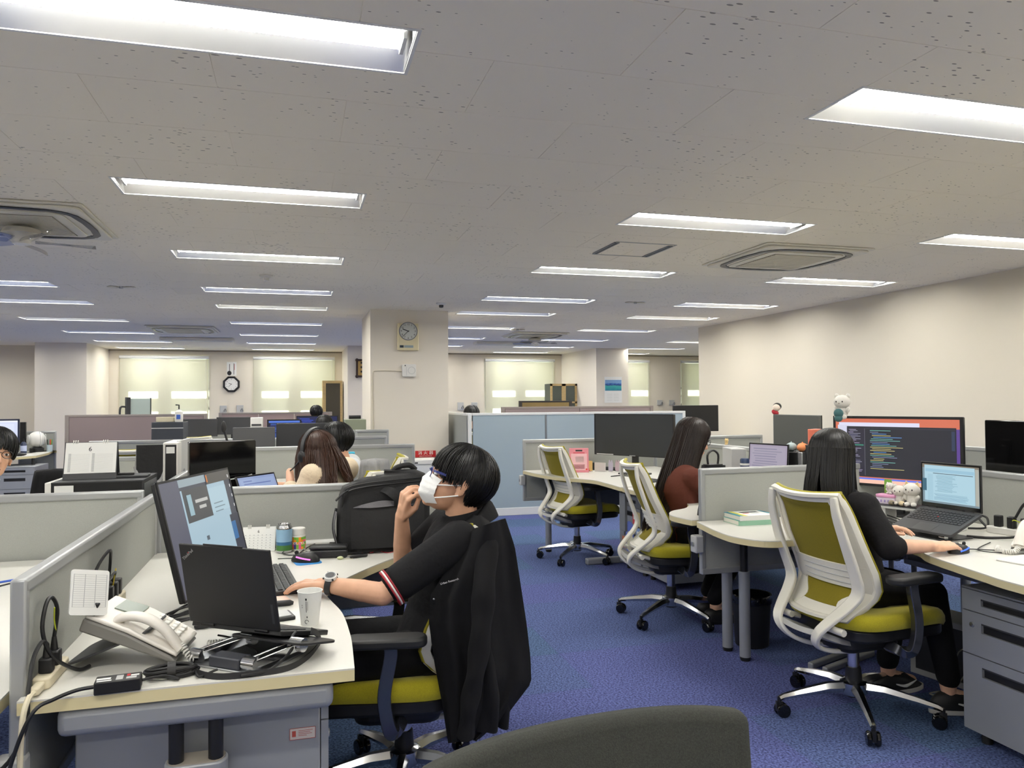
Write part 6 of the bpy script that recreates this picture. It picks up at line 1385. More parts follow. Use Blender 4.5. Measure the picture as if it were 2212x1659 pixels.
# ------------------------------------------------------------------ far away people, only their heads show
def far_person(label, x, y, zt, yaw, m, seed):
    H = HM((x, y, zt-.115), yaw, -5); z = zt - .115
    chair('task chair hidden under the ' + label, x, y-.08, 90, 0); J = dict(pelvis=(x,y,z-.56), chest=(x,y,z-.32), neck=(x,y,z-.155), SL=(x+.17,y,z-.22), SR=(x-.17,y,z-.22), EL=(x+.2,y+.1,z-.45), WL=(x+.1,y+.3,z-.36), ER=(x-.2,y+.1,z-.45), WR=(x-.1,y+.3,z-.36))
    t, o, Hl, G = person(label, J, H, M_SKIN, m, M_PANTS, vox=.012, sleeve=1.85, legs=False, tvox=.012, face=False); hair('hair', t, Hl, M_HAIRB, hem_m, None, 70, seed, .013, .10, .01); return t
p = aty(683,890,13.1); far_person('distant person whose black hair shows above the mauve screen', p.x, 13.1, aty(683,879,13.1).z, 90, M_GREYC, 31)
p = aty(700,905,9.9); far_person('distant person with dark hair before the blue lit monitor', p.x, 9.9, aty(700,901,9.9).z, 90, M_POLO, 32)
p = aty(1008,890,10.0); far_person('distant person whose dark hair shows above the blue divider', p.x, 9.7, aty(1008,880,9.7).z, 80, M_POLO, 33)
# ================================================================== right hand desks
code = [(0,0,1,1,(206,110,84)), (.0,.0,1,.07,(240,190,170)), (.0,.06,1,.085,(90,120,230)), (.03,.86,.70,.94,(214,214,236)), (.02,.10,.12,.90,(206,206,226)), (.10,.10,.975,.88,(38,39,48)), (.975,.30,1,.86,(90,64,140)), (.975,.12,1,.30,(230,140,90)), (.10,.12,.25,.85,(42,40,54)),
        (.252,.12,.256,.85,(100,100,110)), (.26,.845,.97,.86,(52,53,64)), (.94,.55,.965,.83,(46,58,84))]
code += lines(.115,.235,.13,.84,34,((150,150,170),(120,120,150),(170,160,190)),4,.35) + lines(.30,.58,.22,.83,24,((90,140,200),(190,180,120),(110,170,160),(120,130,160)),6,.25) + [(.115,.58,.245,.60,(60,130,110))]
L_, R_ = V(2.965,3.69,0), V(3.255,3.085,0); mc = (L_+R_)/2; dd = R_-L_
monC = monitor('large monitor showing dark program code before the woman in black', (mc.x,mc.y,D), math.atan2(dd.y,dd.x), dd.length, .385, .150, 0, code, 1.0, 'foot', bezel=.014)
# riser shelf with toys in front of that monitor
s0, s1 = atz(1878,1087,.82), atz(2003,1100,.82); sd = (s1-s0).normalized(); sc_ = s0 + sd*.20
t = thing('desk_riser', 'narrow black desk riser with white legs under the toys', 'shelf', (sc_.x,sc_.y,D), math.atan2(sd.y,sd.x))
MB().bb((-.21,-.0,.088), (.21,.15,.098)).obj('top_board', M_BLACK, t, bevel=.002); MB().bb((-.21,-.004,.084), (.21,-.0,.094)).obj('front_edge', M_GREYPL, t, smooth=False)
for x in (-.15, .02, .18): MB().bb((x-.025,.01,0), (x+.025,.13,.088)).obj('leg', M_WMETAL, t, bevel=.004)
RZ = math.atan2(sd.y, sd.x); nb = Vector((-sd.y, sd.x, 0))
def on_shelf(u, off=.06): q = atz(u, 1090, .82); k = (q - s0).dot(sd); r = s0 + sd*k + nb*off; return V(r.x, r.y, .818)
p = on_shelf(1902, .07); t = thing('tin_box', 'small white tin box with a pink lid on the desk riser', 'box', p, RZ); MB().prism(rr(.095,.07,.012,4), 0, .034).obj('body', mat('printed pale tin', (226,214,230), .4), t, bevel=.003); MB().prism(rr(.099,.074,.013,4), .034, .048).obj('lid', mat('pink tin', (226,160,200), .4), t, bevel=.003)
for i in range(5): MB().bb((-.04+i*.018,-.0354,.010), (-.032+i*.018,-.035,.022)).obj('print', mat('lilac print', (160,140,200), .5), t, smooth=False)
M_PLW = mat('white plush', (238,234,226), .95, bump=.5, bscale=500, sheen=.3); M_PLY = mat('cream yellow plush', (240,212,150), .95, bump=.5, bscale=500, sheen=.3)
def plush(label, loc, rz, h, m, m2=None, ears='round', group='soft toys on the desk', tilt=0.):
    t = thing('soft_toy', label, 'soft toy', loc, rz, group, rot=(tilt,0,rz)); k = h/.12
    MB().ell((0,0,.036*k), (.026*k,.023*k,.036*k)).obj('body', m, t); hd = MB().ell((0,-.004*k,.085*k), (.040*k,.033*k,.034*k)).obj('head', m, t)
    for s in (-1, 1):
        if ears == 'round': MB().ell((s*.028*k,0,.114*k), (.012*k,.006*k,.012*k)).obj('ear', m2 or m, t)
        else: MB().add([(s*.010*k,-.006*k,.108*k),(s*.036*k,-.006*k,.098*k),(s*.030*k,-.003*k,.132*k),(s*.010*k,.006*k,.108*k),(s*.036*k,.006*k,.098*k)], [(0,1,2),(4,3,2),(0,2,3),(1,4,2),(0,3,4,1)]).obj('ear', m2 or m, t, bevel=.002)
        MB().ell((s*.028*k,-.008*k,.045*k), (.011*k,.010*k,.017*k), (0,s*.5,0)).obj('arm', m, t); MB().ell((s*.016*k,-.022*k,.012*k), (.013*k,.018*k,.012*k)).obj('foot', m, t)
        MB().ell((s*.015*k,-.0345*k,.086*k), (.0032*k,.002*k,.0045*k), nu=8, nv=6).obj('eye', M_BLACK, hd)
    MB().ell((0,-.037*k,.077*k), (.003*k,.002*k,.002*k), nu=8, nv=6).obj('nose', mat('toy nose', (120,80,70), .5), hd)
    return t
p = on_shelf(1908, .075); plush('tiny white toy cat standing on the pink tin lid', V(p.x,p.y,.8665), RZ, .06, M_PLW, ears='cat')
p = on_shelf(1893, .10); tag(MB().bb((-.018,-.003,0), (.018,.003,.072)).obj('picture_card', mat('green card', (120,170,70), .5), None, (p.x,p.y,.8665), RZ), 'small green picture card behind the toy cat', 'card')
p = on_shelf(1946, .06); plush('plain white soft toy in the middle of the desk riser', p, RZ, .100, M_PLW)
p = on_shelf(1990, .05); plush('white soft toy with cream yellow ears beside the laptop screen', p, RZ, .118, M_PLW, M_PLY, 'cat')
for u, nm, c in ((1928,'left',(150,140,120)), (1963,'right',(226,206,170))):
    p = on_shelf(u, .025); t = thing('toy_ball', 'small furry toy ball at the %s foot of the plain white soft toy' % nm, 'toy', p); MB().ell((0,0,.013), (.016,.014,.013)).obj('ball', mat('fur ' + nm, c, .95, bump=.5, bscale=400), t); MB().ell((0,-.013,.014), (.005,.002,.004), nu=8, nv=5).obj('spot', M_DARK, t)
# plush on top of the code monitor
tp = L_.lerp(R_, .08); plush('white soft toy with a teal scarf perched on the code monitor', (tp.x,tp.y,1.236), math.atan2(dd.y,dd.x), .14, M_PLW, ears='round')
t = thing('toy_scarf', 'teal round scarf hanging from the soft toy on the code monitor', 'toy', (tp.x,tp.y,1.236), math.atan2(dd.y,dd.x)); MB().ell((0,-.050,.035), (.028,.016,.026)).obj('ball', mat('teal plush', (70,110,112), .95, bump=.5, bscale=400), t); MB().ell((0,-.052,.006), (.024,.012,.02)).obj('tail', mat('teal plush', (70,110,112), .95), t)
# laptop of the woman in black
web = [(0,0,1,1,(120,140,150)), (.0,.90,1,1,(120,110,96)), (.04,.05,.93,.97,(170,204,218)), (.06,.80,.92,.88,(150,190,210)), (.20,.76,.90,.775,(60,70,80)), (.0,.3,.08,.62,(60,100,120)), (.10,.06,.20,.74,(160,196,212)), (.94,.05,1,.95,(170,170,160))] + lines(.24,.66,.30,.74,16,((120,160,180),(130,170,190)),9,.7) + lines(.22,.88,.08,.26,6,((130,170,190),(110,150,175)),10,.8)
laptop('open dark laptop with a lit web page beside the soft toys', (2.93,2.85,.822), math.radians(-84), .31, .215, 112, web, .95, pitch=math.radians(22))
t = thing('laptop_stand', 'black folding stand under the open laptop at the right', 'stand', (2.85,2.84,D), math.radians(-84), 'laptop stands'); MB().prism(rr(.24,.20,.03,5,0,-.02), 0, .005).obj('base_plate', M_BLACK, t, bevel=.0015)
for s in (-1, 1):
    MB().strip([(s*.09,-.09,.012),(s*.09,.06,.075)], .012, .014, ref=(1,0,0)).obj('arm', M_BLACK, t, bevel=.002)
    for y, z in ((-.09,.013), (.06,.073)): MB().tube([(s*.09-.014,y,z),(s*.09+.014,y,z)], .012, 16).obj('pivot', M_ALU if y < 0 else M_BLACK, t)
mouse('black mouse with a blue light strip under the right hand', (2.605,2.502,D), math.radians(-78), M_BLACK, (60,110,255))
cable('thin black mouse cable looping beside the coiled phone cord', [V(2.66,2.51,D+.01), V(2.74,2.50,D+.004), V(2.79,2.46,D+.004), V(2.75,2.43,D+.004), V(2.70,2.50,D+.006), V(2.9,2.62,D+.004)], .0022)
telC = telephone('white telephone with coiled cord cut by the right edge', (2.93,2.39,D), math.radians(-66), card=False)
coil(telC, [(-.062,-.10,.035), (-.07,-.13,.014), (-.10,-.145,.010), (-.135,-.12,.010), (-.15,-.07,.010)], turns=24, R=.0085, r=.003)
p = dz(2180,1212); t = thing('notepad', 'open notepad with a pen at the right edge', 'notebook', (p.x+.06,p.y-.02,D), .2); MB().bb((-.09,-.06,0), (.09,.06,.006)).obj('pages', M_PAPER, t, bevel=.001); MB().bb((-.092,-.062,-.0005), (.092,.062,.0)).obj('cover', M_DARK, t); MB().tube([(.02,-.03,.011),(.09,.03,.011)], .005, 8).obj('pen', M_BLACK, t)
t = thing('power_strip', 'white power strip with black plugs by the right partition', 'power strip', (3.16,2.74,D), math.radians(-80), 'power strips'); MB().prism(rr(.22,.045,.014,4), 0, .032).obj('body', M_WHITE, t, bevel=.004)
for x in (-.06, .0, .06): MB().prism(rr(.032,.03,.006,3,x,0), .032, .085).obj('plug', M_BLACK, t, bevel=.004)
q = V(3.16,2.74,D)
cable('thick black cable curving from the right power strip', [q+V(.0,-.02,.085), q+V(.02,-.05,.15), q+V(.0,-.10,.12), q+V(-.08,-.12,.03), q+V(-.16,-.06,.008), q+V(-.24,.02,.006)], .006)
cable('coiled black cable left of the right power strip', [q+V(-.02,.10,.01), q+V(-.03,.14,.05), q+V(-.01,.17,.07), q+V(.0,.13,.06), q+V(-.03,.11,.02), q+V(-.06,.18,.008)], .005)
cable('yellow green earth wire on the right power strip', [q+V(0,.0,.06), q+V(-.02,-.03,.075), q+V(0,-.06,.06)], .002, mat('yellow green wire', (190,200,50), .5))
for k in range(3): cable('thin black cable on the desk below the code monitor', [V(2.86+.03*k,3.05,D+.006), V(2.80+.02*k,3.12+.03*k,D+.03+.01*k), V(2.72,3.02-.04*k,D+.004), V(2.66+.02*k,2.93,D+.004)], .0028, group='cables below the code monitor')
# books
p = dz(1604,1137); 
for i, (c, c2, nm, dx) in enumerate((((150,196,170),(226,228,220),'pale green book, lower of the two on the right desk wing',0), ((40,140,160),(232,230,224),'teal and white book, upper of the two on the right desk wing',.004))):
    t = thing('book', nm, 'book', (p.x+.10+dx,p.y+.09,D+.024*i), math.radians(-3+2*i), 'books on the right desk wing')
    MB().bb((-.105,-.075,.002), (.105,.075,.022)).obj('pages', mat('page edge', (228,224,212), .8), t, smooth=False)
    cv = mat('book cover %d' % i, c, .35)
    MB().bb((-.107,-.077,0), (.107,.077,.002)).obj('back_cover', cv, t, smooth=False); MB().bb((-.107,-.077,.022), (.107,.077,.024)).obj('front_cover', cv, t, smooth=False); MB().bb((-.107,-.0785,0), (.107,-.0765,.024)).obj('spine', cv if i == 0 else M_PAPER, t, smooth=False)
    if i:
        MB().bb((-.06,-.077,.024), (.085,.077,.0243)).obj('cover_panel', M_PAPER, t, smooth=False); MB().bb((-.085,-.077,.024), (-.06,.077,.0244)).obj('cover_stripe', mat('yellow cover', (230,220,90), .4), t, smooth=False)
        for a, b, m in (((-.04,.02),(.06,.05),M_DARK), ((-.045,-.01),(-.01,.008),M_RED), ((.0,-.012),(.05,.008),M_GREYPL)): MB().bb((a[0],a[1],.0243), (b[0],b[1],.0245)).obj('cover_print', m, t, smooth=False)
# waste bin, floor things
p = atz(1637,1405,0); t = thing('waste_bin', 'black waste bin lined with a shiny bag under the right desk', 'bin', (p.x+.03,p.y+.10,0))
MB().lathe([(.085,0),(.09,.005),(.105,.27),(.10,.27),(.086,.01),(.0,.01)], 28, caps=False).obj('body', M_BLACK, t); MB().lathe([(.108,.235),(.112,.262),(.108,.280),(.098,.278),(.09,.20)], 28, caps=False).obj('bag_rim', M_GLOSS, t)
t = thing('desk_foot_bar', 'grey metal desk foot bars on the carpet behind the right chair', 'desk foot', (2.72,3.32,0), .35)
for y in (-.03, .05): MB().bb((-.24,y-.016,0), (.20,y+.016,.03)).obj('bar', M_STEEL, t, bevel=.006)
p = atz(1925,1425,.06); t = thing('computer', 'small pale computer box on the floor under the right desk', 'computer', (3.05,2.98,0), .2); MB().bb((-.10,-.15,0), (.10,.15,.30)).obj('case', M_GREYPL, t, bevel=.004); MB().bb((-.101,-.12,.03), (-.10,.12,.27)).obj('front', M_DARK, t, smooth=False)
rc = random.Random(5)
for k in range(5):
    b0 = V(2.86+rc.uniform(-.05,.08), 2.66+rc.uniform(-.05,.1), .006)
    cable('pale cable in the tangle on the floor beside the trainers', [V(2.95,2.72,.42-.05*k), b0+V(.03,.02,.20), b0+V(rc.uniform(-.08,.08),rc.uniform(-.08,.08),.04), b0, b0+V(rc.uniform(-.12,.12),rc.uniform(-.12,.1),.0), b0+V(rc.uniform(-.16,.16),rc.uniform(-.1,.1),.0)], .003, mat('pale grey cable', (176,174,162), .5), group='floor cables under the right desk')
# glossy monitor and others beyond the right partition
q0, q1 = atx(2136,907,3.55), atx(2290,907,3.55)
monitor('glossy black monitor back at the right edge beyond the partition', ((q0.x+q1.x)/2,(q0.y+q1.y)/2,D), PI/2, abs(q0.y-q1.y), .31, q0.z-D-.31, 0, None, 1, 'low', back=M_GLOSS, body=M_GLOSS)
q0, q1 = atx(1677,895,3.55), atx(1775,897,3.55); gz = q0.z
monitor('dark grey monitor back beyond the partition with a doll on its corner', ((q0.x+q1.x)/2,(q0.y+q1.y)/2,D), PI/2, abs(q0.y-q1.y), .36, gz-D-.36, 0, None, 1, 'low', back=mat('grey monitor shell', (78,80,78), .5))
t = thing('doll', 'tiny doll with black hair and red clothes on a monitor corner', 'toy', (3.55, q0.y-.005, gz+.001), math.radians(-60)); MB().ell((0,.0,.052), (.030,.028,.028)).obj('head', mat('doll face', (238,220,206), .7), t); MB().ell((0,.010,.060), (.033,.028,.028)).obj('hair', M_HAIRB, t); MB().ell((-.012,.0,.014), (.030,.018,.020), (0,.5,0)).obj('clothes', mat('red felt', (168,44,56), .9), t)
# brown woman's desk
t = thing('speaker', 'black box speaker with a silver side below the two round toys', 'speaker', (3.10,4.22,D), math.radians(-62)); MB().bb((-.07,-.07,0), (.045,.08,.295)).obj('body', M_BLACK, t, bevel=.003); MB().bb((.045,-.07,0), (.075,.08,.295)).obj('side_panel', M_SATIN, t, bevel=.003)
for x, c, nm in ((-.03,(170,186,188),'grey blue'), (.045,(240,150,96),'orange')):
    r = Matrix.Rotation(math.radians(-62), 3, 'Z') @ V(x,0,0); tt = thing('round_toy', 'round %s toy sitting on the black speaker' % nm, 'toy', (3.10+r.x,4.22+r.y,D+.295)); MB().ell((0,0,.028), (.036,.034,.029)).obj('body', mat('toy ' + nm, c, .6), tt); MB().ell((.0,0,.058), (.005,.005,.006), nu=8, nv=6).obj('stem', mat('toy ' + nm, c, .6), tt)
tag(MB().prism(rr(.09,.05,.01,4), 0, .10).obj('tea_tin', mat('coral tin', (220,120,96), .4), None, (3.20,4.16,D+.34), .3, bevel=.004), 'coral red tin standing high behind the black haired woman', 'tin')
tag(MB().bb((-.08,-.06,0), (.08,.06,.34)).obj('storage_box', M_DARK, None, (3.20,4.16,D), .3, bevel=.004), 'dark storage box supporting the coral tin', 'box')
laptop('open laptop with a pale lilac page in front of the woman in brown', (2.93,4.28,.84), math.radians(-75), .32, .215, 108, [(0,0,1,1,(170,160,180)), (.04,.06,.96,.94,(176,168,186))] + lines(.08,.9,.2,.9,8,((140,136,160),(150,146,166)),3,.5), .8, pitch=math.radians(14))
tag(MB().bb((-.10,-.10,0), (.10,.08,.115)).obj('laptop_riser', M_GREYPL, None, (2.88,4.28,D), math.radians(-75), bevel=.004), 'grey riser block under the lilac laptop', 'stand')
t = thing('file_box', 'light grey upright file box beside the lilac laptop', 'box', (2.90,4.62,D), -.3); MB().bb((-.05,-.12,0), (.05,.12,.30)).obj('body', M_GREYPL, t, bevel=.003); MB().bb((-.051,-.03,.05), (-.05,.03,.10)).obj('label', M_PAPER, t, smooth=False)
t = thing('drink_can', 'navy and white tall can beside the grey file box', 'can', (2.84,4.40,D+.10)); MB().lathe([(.026,0),(.03,.008),(.03,.135),(.025,.145)], 20).obj('body', mat('navy can', (36,56,92), .35), t)
for z in (.04,.07,.10): MB().lathe([(.0303,z),(.0303,z+.014)], 20, caps=False).obj('band', M_PAPER, t)
tag(MB().bb((-.06,-.05,0), (.06,.05,.10)).obj('coaster_box', M_DARK, None, (2.84,4.40,D), -.3, bevel=.003), 'low dark box under the navy can', 'box')
p = atx(1570,966,RSX); plush('tiny cream bird toy on the partition rail behind the woman in brown', (RSX, p.y, .991), math.radians(-70), .05, M_PLY)
t = thing('tote_bag', 'black cloth bag standing on the round desk wing behind partition edge', 'bag', (2.19,3.70,D), .1); MB().grid(lambda u, v: Vector((math.copysign(abs(math.cos(2*PI*u))**.6, math.cos(2*PI*u))*(.085-.02*v), math.copysign(abs(math.sin(2*PI*u))**.6, math.sin(2*PI*u))*(.055-.015*v), .003 + .27*v)) + V(.004*math.sin(9*v+12*u),0,0), 28, 12, closed_u=True).obj('body', mat('black canvas', (30,31,34), .9, bump=.4, bscale=40), t, ang=80)
MB().prism([(.06*math.cos(a),.035*math.sin(a)) for a in [2*PI*i/20 for i in range(20)]], .26, .28).obj('top', M_BLACK, t); MB().tube(spline([(-.03,0,.27),(-.035,0,.33),(.0,0,.355),(.035,0,.33),(.03,0,.27)], 4), .006, 6).obj('handle', M_BLACK, t)
# ------------------------------------------------------------------ pink card desk
L_, R_ = V(2.555,6.31,0), V(2.965,5.61,0); mc = (L_+R_)/2; dd = R_-L_
mB = monitor('dark wide monitor switched off above the pink card desk', (mc.x,mc.y,D), math.atan2(dd.y,dd.x), dd.length, .36, .155, 0, None, 1, 'foot', bezel=.008, face=mat('dim dark panel', (44,47,50), .35))
MB().bb((-.38,-.0046,.158), (-.20,-.004,.166)).obj('printed_strip', M_GREYPL, mB, smooth=False); MB().bb((-.03,-.0046,.157), (.03,-.004,.162)).obj('maker_mark', M_GREYPL, mB, smooth=False)
def onB(u, v, h=0.): return atz(u, v, D+h)
p = onB(1253,1021); t = thing('pink_card', 'pink printed card leaning upright on the far desk', 'card', (p.x,p.y+.02,D), math.radians(-18), rot=(-.18,0,math.radians(-18))); MB().bb((-.085,-.004,0), (.085,.004,.215)).obj('board', mat('pink card', (226,140,152), .5), t, bevel=.003)
for a, b, c in (((-.07,.02),(.07,.165),(240,190,196)), ((-.03,.185),(.03,.200),(60,50,56)), ((-.05,.168),(.05,.176),(200,60,80)), ((-.03,.09),(.04,.14),(250,226,226)), ((-.05,.03),(.05,.07),(214,110,130))): MB().bb((a[0],-.0046,a[1]), (b[0],-.004,b[1])).obj('print', mat('card print %s' % c[0], c, .6), t, smooth=False)
keyboard('black keyboard on the pink card desk', (onB(1308,1014).x, onB(1308,1014).y, D), math.radians(-58))
p = onB(1362,1020); t = thing('document_holder', 'white document sheets on a sloped holder by the keyboard', 'document', (p.x+.02,p.y+.02,D), math.radians(-40)); MB().bb((-.10,-.07,.0), (.10,.07,.012)).obj('board', M_WHITE, t, bevel=.003).rotation_euler = (.35,0,0); sq = MB().bb((-.07,-.05,.0125), (.07,.05,.0132)).obj('sheet', M_PAPER, t, smooth=False); sq.rotation_euler = (.35,0,0); MB().bb((-.03,.0,.0134), (.03,.03,.0137)).obj('print', M_GREYPL, sq, smooth=False)
MB().bb((-.09,.03,0), (.09,.06,.03)).obj('stand', M_GREYPL, t)
p = onB(1267,1020); t = thing('pompom', 'bright red furry ball beside the keyboard', 'charm', (p.x,p.y,D)); MB().ell((0,0,.024), (.026,.024,.024)).obj('ball', mat('red fur', (226,70,54), .95, bump=.6, bscale=300), t); MB().tube([(.02,0,.02),(.04,.01,.006)], .003, 6).obj('cord', M_RED, t)
p = onB(1289,1016); t = thing('pen_cup', 'small black pen cup behind the keyboard', 'cup', (p.x,p.y+.04,D)); MB().lathe([(.026,0),(.03,.002),(.034,.065),(.031,.065),(.027,.006),(.0,.006)], 20, caps=False).obj('wall', M_BLACK, t)
for i, (u, c, w, h, nm) in enumerate(((1278,(226,200,130),.05,.09,'pale yellow framed card'), (1300,(236,232,232),.11,.075,'white card'), (1323,(214,206,226),.045,.08,'lilac pastel figure stand'), (1338,(230,206,214),.045,.08,'pink pastel figure stand'), (1352,(206,222,222),.05,.07,'mint pastel figure stand'))):
    p = onB(u, 1019); t = thing('acrylic_stand', nm + ' in the row below the dark wide monitor', 'ornament', (p.x,p.y+.04,D), math.radians(-50), 'ornaments below the dark wide monitor'); MB().prism(rr(w,h,min(w,h)*.3 if i > 1 else .004,4), -.002, .002).obj('panel', mat('pastel %d' % i, c, .4), t).matrix_local = Matrix.Translation((0,0,h/2+.004)) @ Matrix.Rotation(PI/2,4,'X'); MB().prism(rr(w*.9,.03,.008,3), 0, .004).obj('base', M_GREYPL, t)
    if i > 1:
        for s in (-1, 1): MB().ell((s*w*.24,0,h+.006), (.008,.002,.016), nu=10, nv=6).obj('tip', mat('pastel %d' % i, c, .4), t)
p = onB(1395,1040); t = thing('tablet', 'dark tablet lying at the desk edge near the woman in brown', 'tablet', (p.x+.05,p.y+.04,D), math.radians(-70)); MB().prism(rr(.25,.17,.012,4), 0, .009).obj('body', M_DARK, t, bevel=.002); MB().prism(rr(.22,.14,.006,3), .009, .0094).obj('screen', M_SCRF, t)
mouse('white mouse on the desk left of the woman in brown', (onB(1435,1062).x+.04, onB(1435,1062).y+.03, D), math.radians(-80), M_WHITE)
cable('black pencil thin cable near the document holder', [onB(1320,1029,.004), onB(1345,1027,.004), onB(1370,1030,.004)], .004)
p = R_ + V(-.02,-.05,0); t = thing('roll_cushion', 'cream rolled cushion toy at the corner of dark wide monitor', 'toy', (3.00,5.55,1.045), math.radians(-60), rot=(0,.55,math.radians(-60))); MB().tube([(-.045,0,0),(.055,0,0)], .036, 18).obj('roll', M_PLY, t)
for k in range(7): a = 2*PI*k/7; MB().ell((-.05,.027*math.cos(a),.027*math.sin(a)), (.014,.012,.012), nu=8, nv=6).obj('petal', mat('peach plush', (242,206,160), .95), t)
t = thing('acrylic_rack', 'clear acrylic rack on white posts behind the woman in brown', 'rack', (3.02,5.50,D), math.radians(-60)); MB().bb((-.10,-.06,.27), (.14,.06,.282)).obj('shelf', M_WHITE, t, bevel=.002); MB().bb((.0,-.03,0), (.05,.03,.27)).obj('post', M_WHITE, t, bevel=.003)
for i, c in enumerate(((60,60,64),(226,200,90),(90,120,180))): MB().bb((.03+i*.03,-.02,.282), (.05+i*.03,.0,.35)).obj('bottle', mat('rack item %d' % i, c, .4), t, bevel=.004)
# farther right: monitors by the blue divider
q0, q1 = aty(1453,876,9.4), aty(1516,876,9.4)
monitor('dark monitor back standing beyond the pale blue divider', ((q0.x+q1.x)/2+.12, 9.4, D), PI, (q1.x-q0.x)+.24, .36, q0.z-D-.36, 0, None, 1, 'low')
desk('white desk beyond the pale blue divider', [(4.3,9.2),(6.05,9.2),(6.05,9.9),(4.3,9.9)], legs=((4.4,9.3),(5.95,9.3)))
t = thing('papers', 'stack of pale papers and frames below the far dark monitor', 'papers', (5.0,9.32,D), .1); 
for i in range(5): MB().bb((-.14+.01*i,-.1,.02*i), (.14,.1,.018+.02*i)).obj('sheaf', M_PAPER if i % 2 else M_DARK, t, smooth=False)
chair('white task chair whose olive top shows beyond the grey monitor', 4.35, 5.35, 190, 0)
chair('white task chair half hidden by the glossy monitor', 4.38, 2.75, 182, 0)
# ================================================================== things on the desks farther back, left half
def cuboid(name, label, cat, u0, u1, v0, y, depth, zb, m, parts=(), rz=0., group=None, bevel=.005):
    a, b = aty(u0, v0, y), aty(u1, v0, y); z1 = (a.z+b.z)/2; w = b.x-a.x
    t = thing(name, label, cat, ((a.x+b.x)/2, y, zb), rz, group)
    MB().bb((-w/2,0,0), (w/2,depth,z1-zb)).obj('case', m, t, bevel=bevel)
    return t, w, z1-zb
# computer case lying flat with the desk calendar on it
t, w, h = cuboid('computer_case', 'black and white computer case lying flat under the desk calendar', 'computer', 98, 309, 1041, 3.72, .36, D+.13, M_BLACK)
MB().bb((-w/2-.002,-.004,0), (-w/2+.022,.36,h+.002)).obj('end_frame', M_WHITE, t, bevel=.003); MB().bb((-w/2+.022,-.003,h-.004), (w/2,.36,h+.002)).obj('top_panel', M_DARK, t, smooth=False)
MB().bb((-w/2+.035,-.0045,h*.55), (-w/2+.11,-.004,h*.92)).obj('label', M_PAPER, t, smooth=False); MB().bb((w/2-.01,.03,h*.3), (w/2+.002,.33,h*.9)).obj('rear_ports', M_SATIN, t, smooth=False)
c0 = t.location; zt = D+.13+h
r_ = thing('monitor_riser', 'grey riser shelf hidden under the flat computer case', 'shelf', (c0.x,3.72,D)); MB().bb((-w/2,.02,.115), (w/2,.34,.13)).obj('board', M_GREYPL, r_, smooth=False)
for x in (-w/2+.02, w/2-.02): MB().bb((x-.01,.02,0), (x+.01,.34,.115)).obj('leg', M_GREYPL, r_, smooth=False)
p = aty(196,1020,3.86); desk_calendar('large desk calendar showing June on the flat computer case', (p.x,3.88,zt+.003), math.radians(4), .215, .175, True)
p = aty(276,1022,3.95); tb = thing('tablet', 'black tablet lying on the flat computer case', 'tablet', (p.x,3.90,zt+.003), .05); MB().prism(rr(.20,.13,.01,4), 0, .010).obj('body', M_DARK, tb, bevel=.002); MB().bb((-.03,-.03,.010), (.04,-.005,.020)).obj('case_clip', M_BLACK, tb, bevel=.002)
cable('black plug lead at the rear of the flat computer case', [V(c0.x+w/2+.004,3.80,D+.17), V(c0.x+w/2+.05,3.78,D+.15), V(c0.x+w/2+.09,3.80,D+.05), V(c0.x+w/2+.11,3.84,D+.004)], .006)
def drape(name, label, cat, loc, rz, w, d, h, m, folds=6, amp=.1, top=.6, group=None):
    t = thing(name, label, cat, loc, rz, group)
    def f(u, v):
        q = 2*PI*u; c, s_ = math.cos(q), math.sin(q); k = (top + (1-top)*(1-v)**.7) if v < .96 else top*.9*(1-v)/.04
        k *= 1 + amp*(1-v*.5)*math.sin(q*folds + 3*v) + amp*.5*math.sin(q*(folds*2+1) - 2*v)
        return Vector((math.copysign(abs(c)**.7, c)*w/2*k, math.copysign(abs(s_)**.7, s_)*d/2*k, h*min(1, v/.96)))
    MB().grid(f, 60, 18, closed_u=True).obj('cloth', m, t, ang=80); return t
a = aty(328,1000,4.72); t = drape('backpack', 'grey and black backpack standing between the calendar and white computer', 'bag', (a.x, 4.74, D), .1, .21, .20, aty(328,962,4.72).z-D, M_GREYC, 5, .07, .72)
MB().grid(lambda u, v: Vector(((u-.5)*.15, -.105 - .012*math.sin(PI*u), .20 + .20*v - .05*math.sin(PI*u)*(1-v))), 12, 6, thick=.004).obj('black_flap', M_BAG, t, ang=80)
MB().tube(spline([(-.08,-.09,.28),(-.04,-.115,.18),(.05,-.115,.20),(.08,-.09,.30)], 5), .012, 8).obj('strap', M_GREYC, t)
a = aty(118,1040,5.0); chair('white task chair under the black coat left of the calendar', a.x, 5.0, 175, 20); drape('coat', 'black coat heaped on a chair left of the flat computer case', 'coat', (a.x, 5.0, .481), .3, .34, .34, aty(118,1012,5.0).z-.481, M_JACK, 5, .10, .5)
t, w, h = cuboid('computer_tower', 'white computer tower with black front beside the grey backpack', 'computer', 352, 383, 956, 4.22, .32, D, M_WHITE)
MB().bb((-w/2+.012,-.004,.02), (w/2-.004,-.0,h-.012)).obj('front_panel', M_BLACK, t, smooth=False); MB().bb((-w/2+.016,-.005,h-.055), (w/2-.012,-.004,h-.022)).obj('label', M_PAPER, t, smooth=False)
a, b = aty(384,952,4.30), aty(408,948,4.62); dd_ = b-a; t = thing('tablet_computer', 'thin silver tablet standing upright beside the white tower', 'tablet', (a.x,4.30,D+.0), math.atan2(dd_.y,dd_.x)); L = dd_.xy.length; MB().bb((0,-.006,.05), (L,.006,a.z-D)).obj('body', M_GREYPL, t, bevel=.003); MB().ell((L*.45,-.007,.26), (.02,.002,.02)).obj('logo', M_STEELD, t); MB().bb((.0,-.03,0), (L,.05,.05)).obj('holder', M_WHITE, t, bevel=.004)
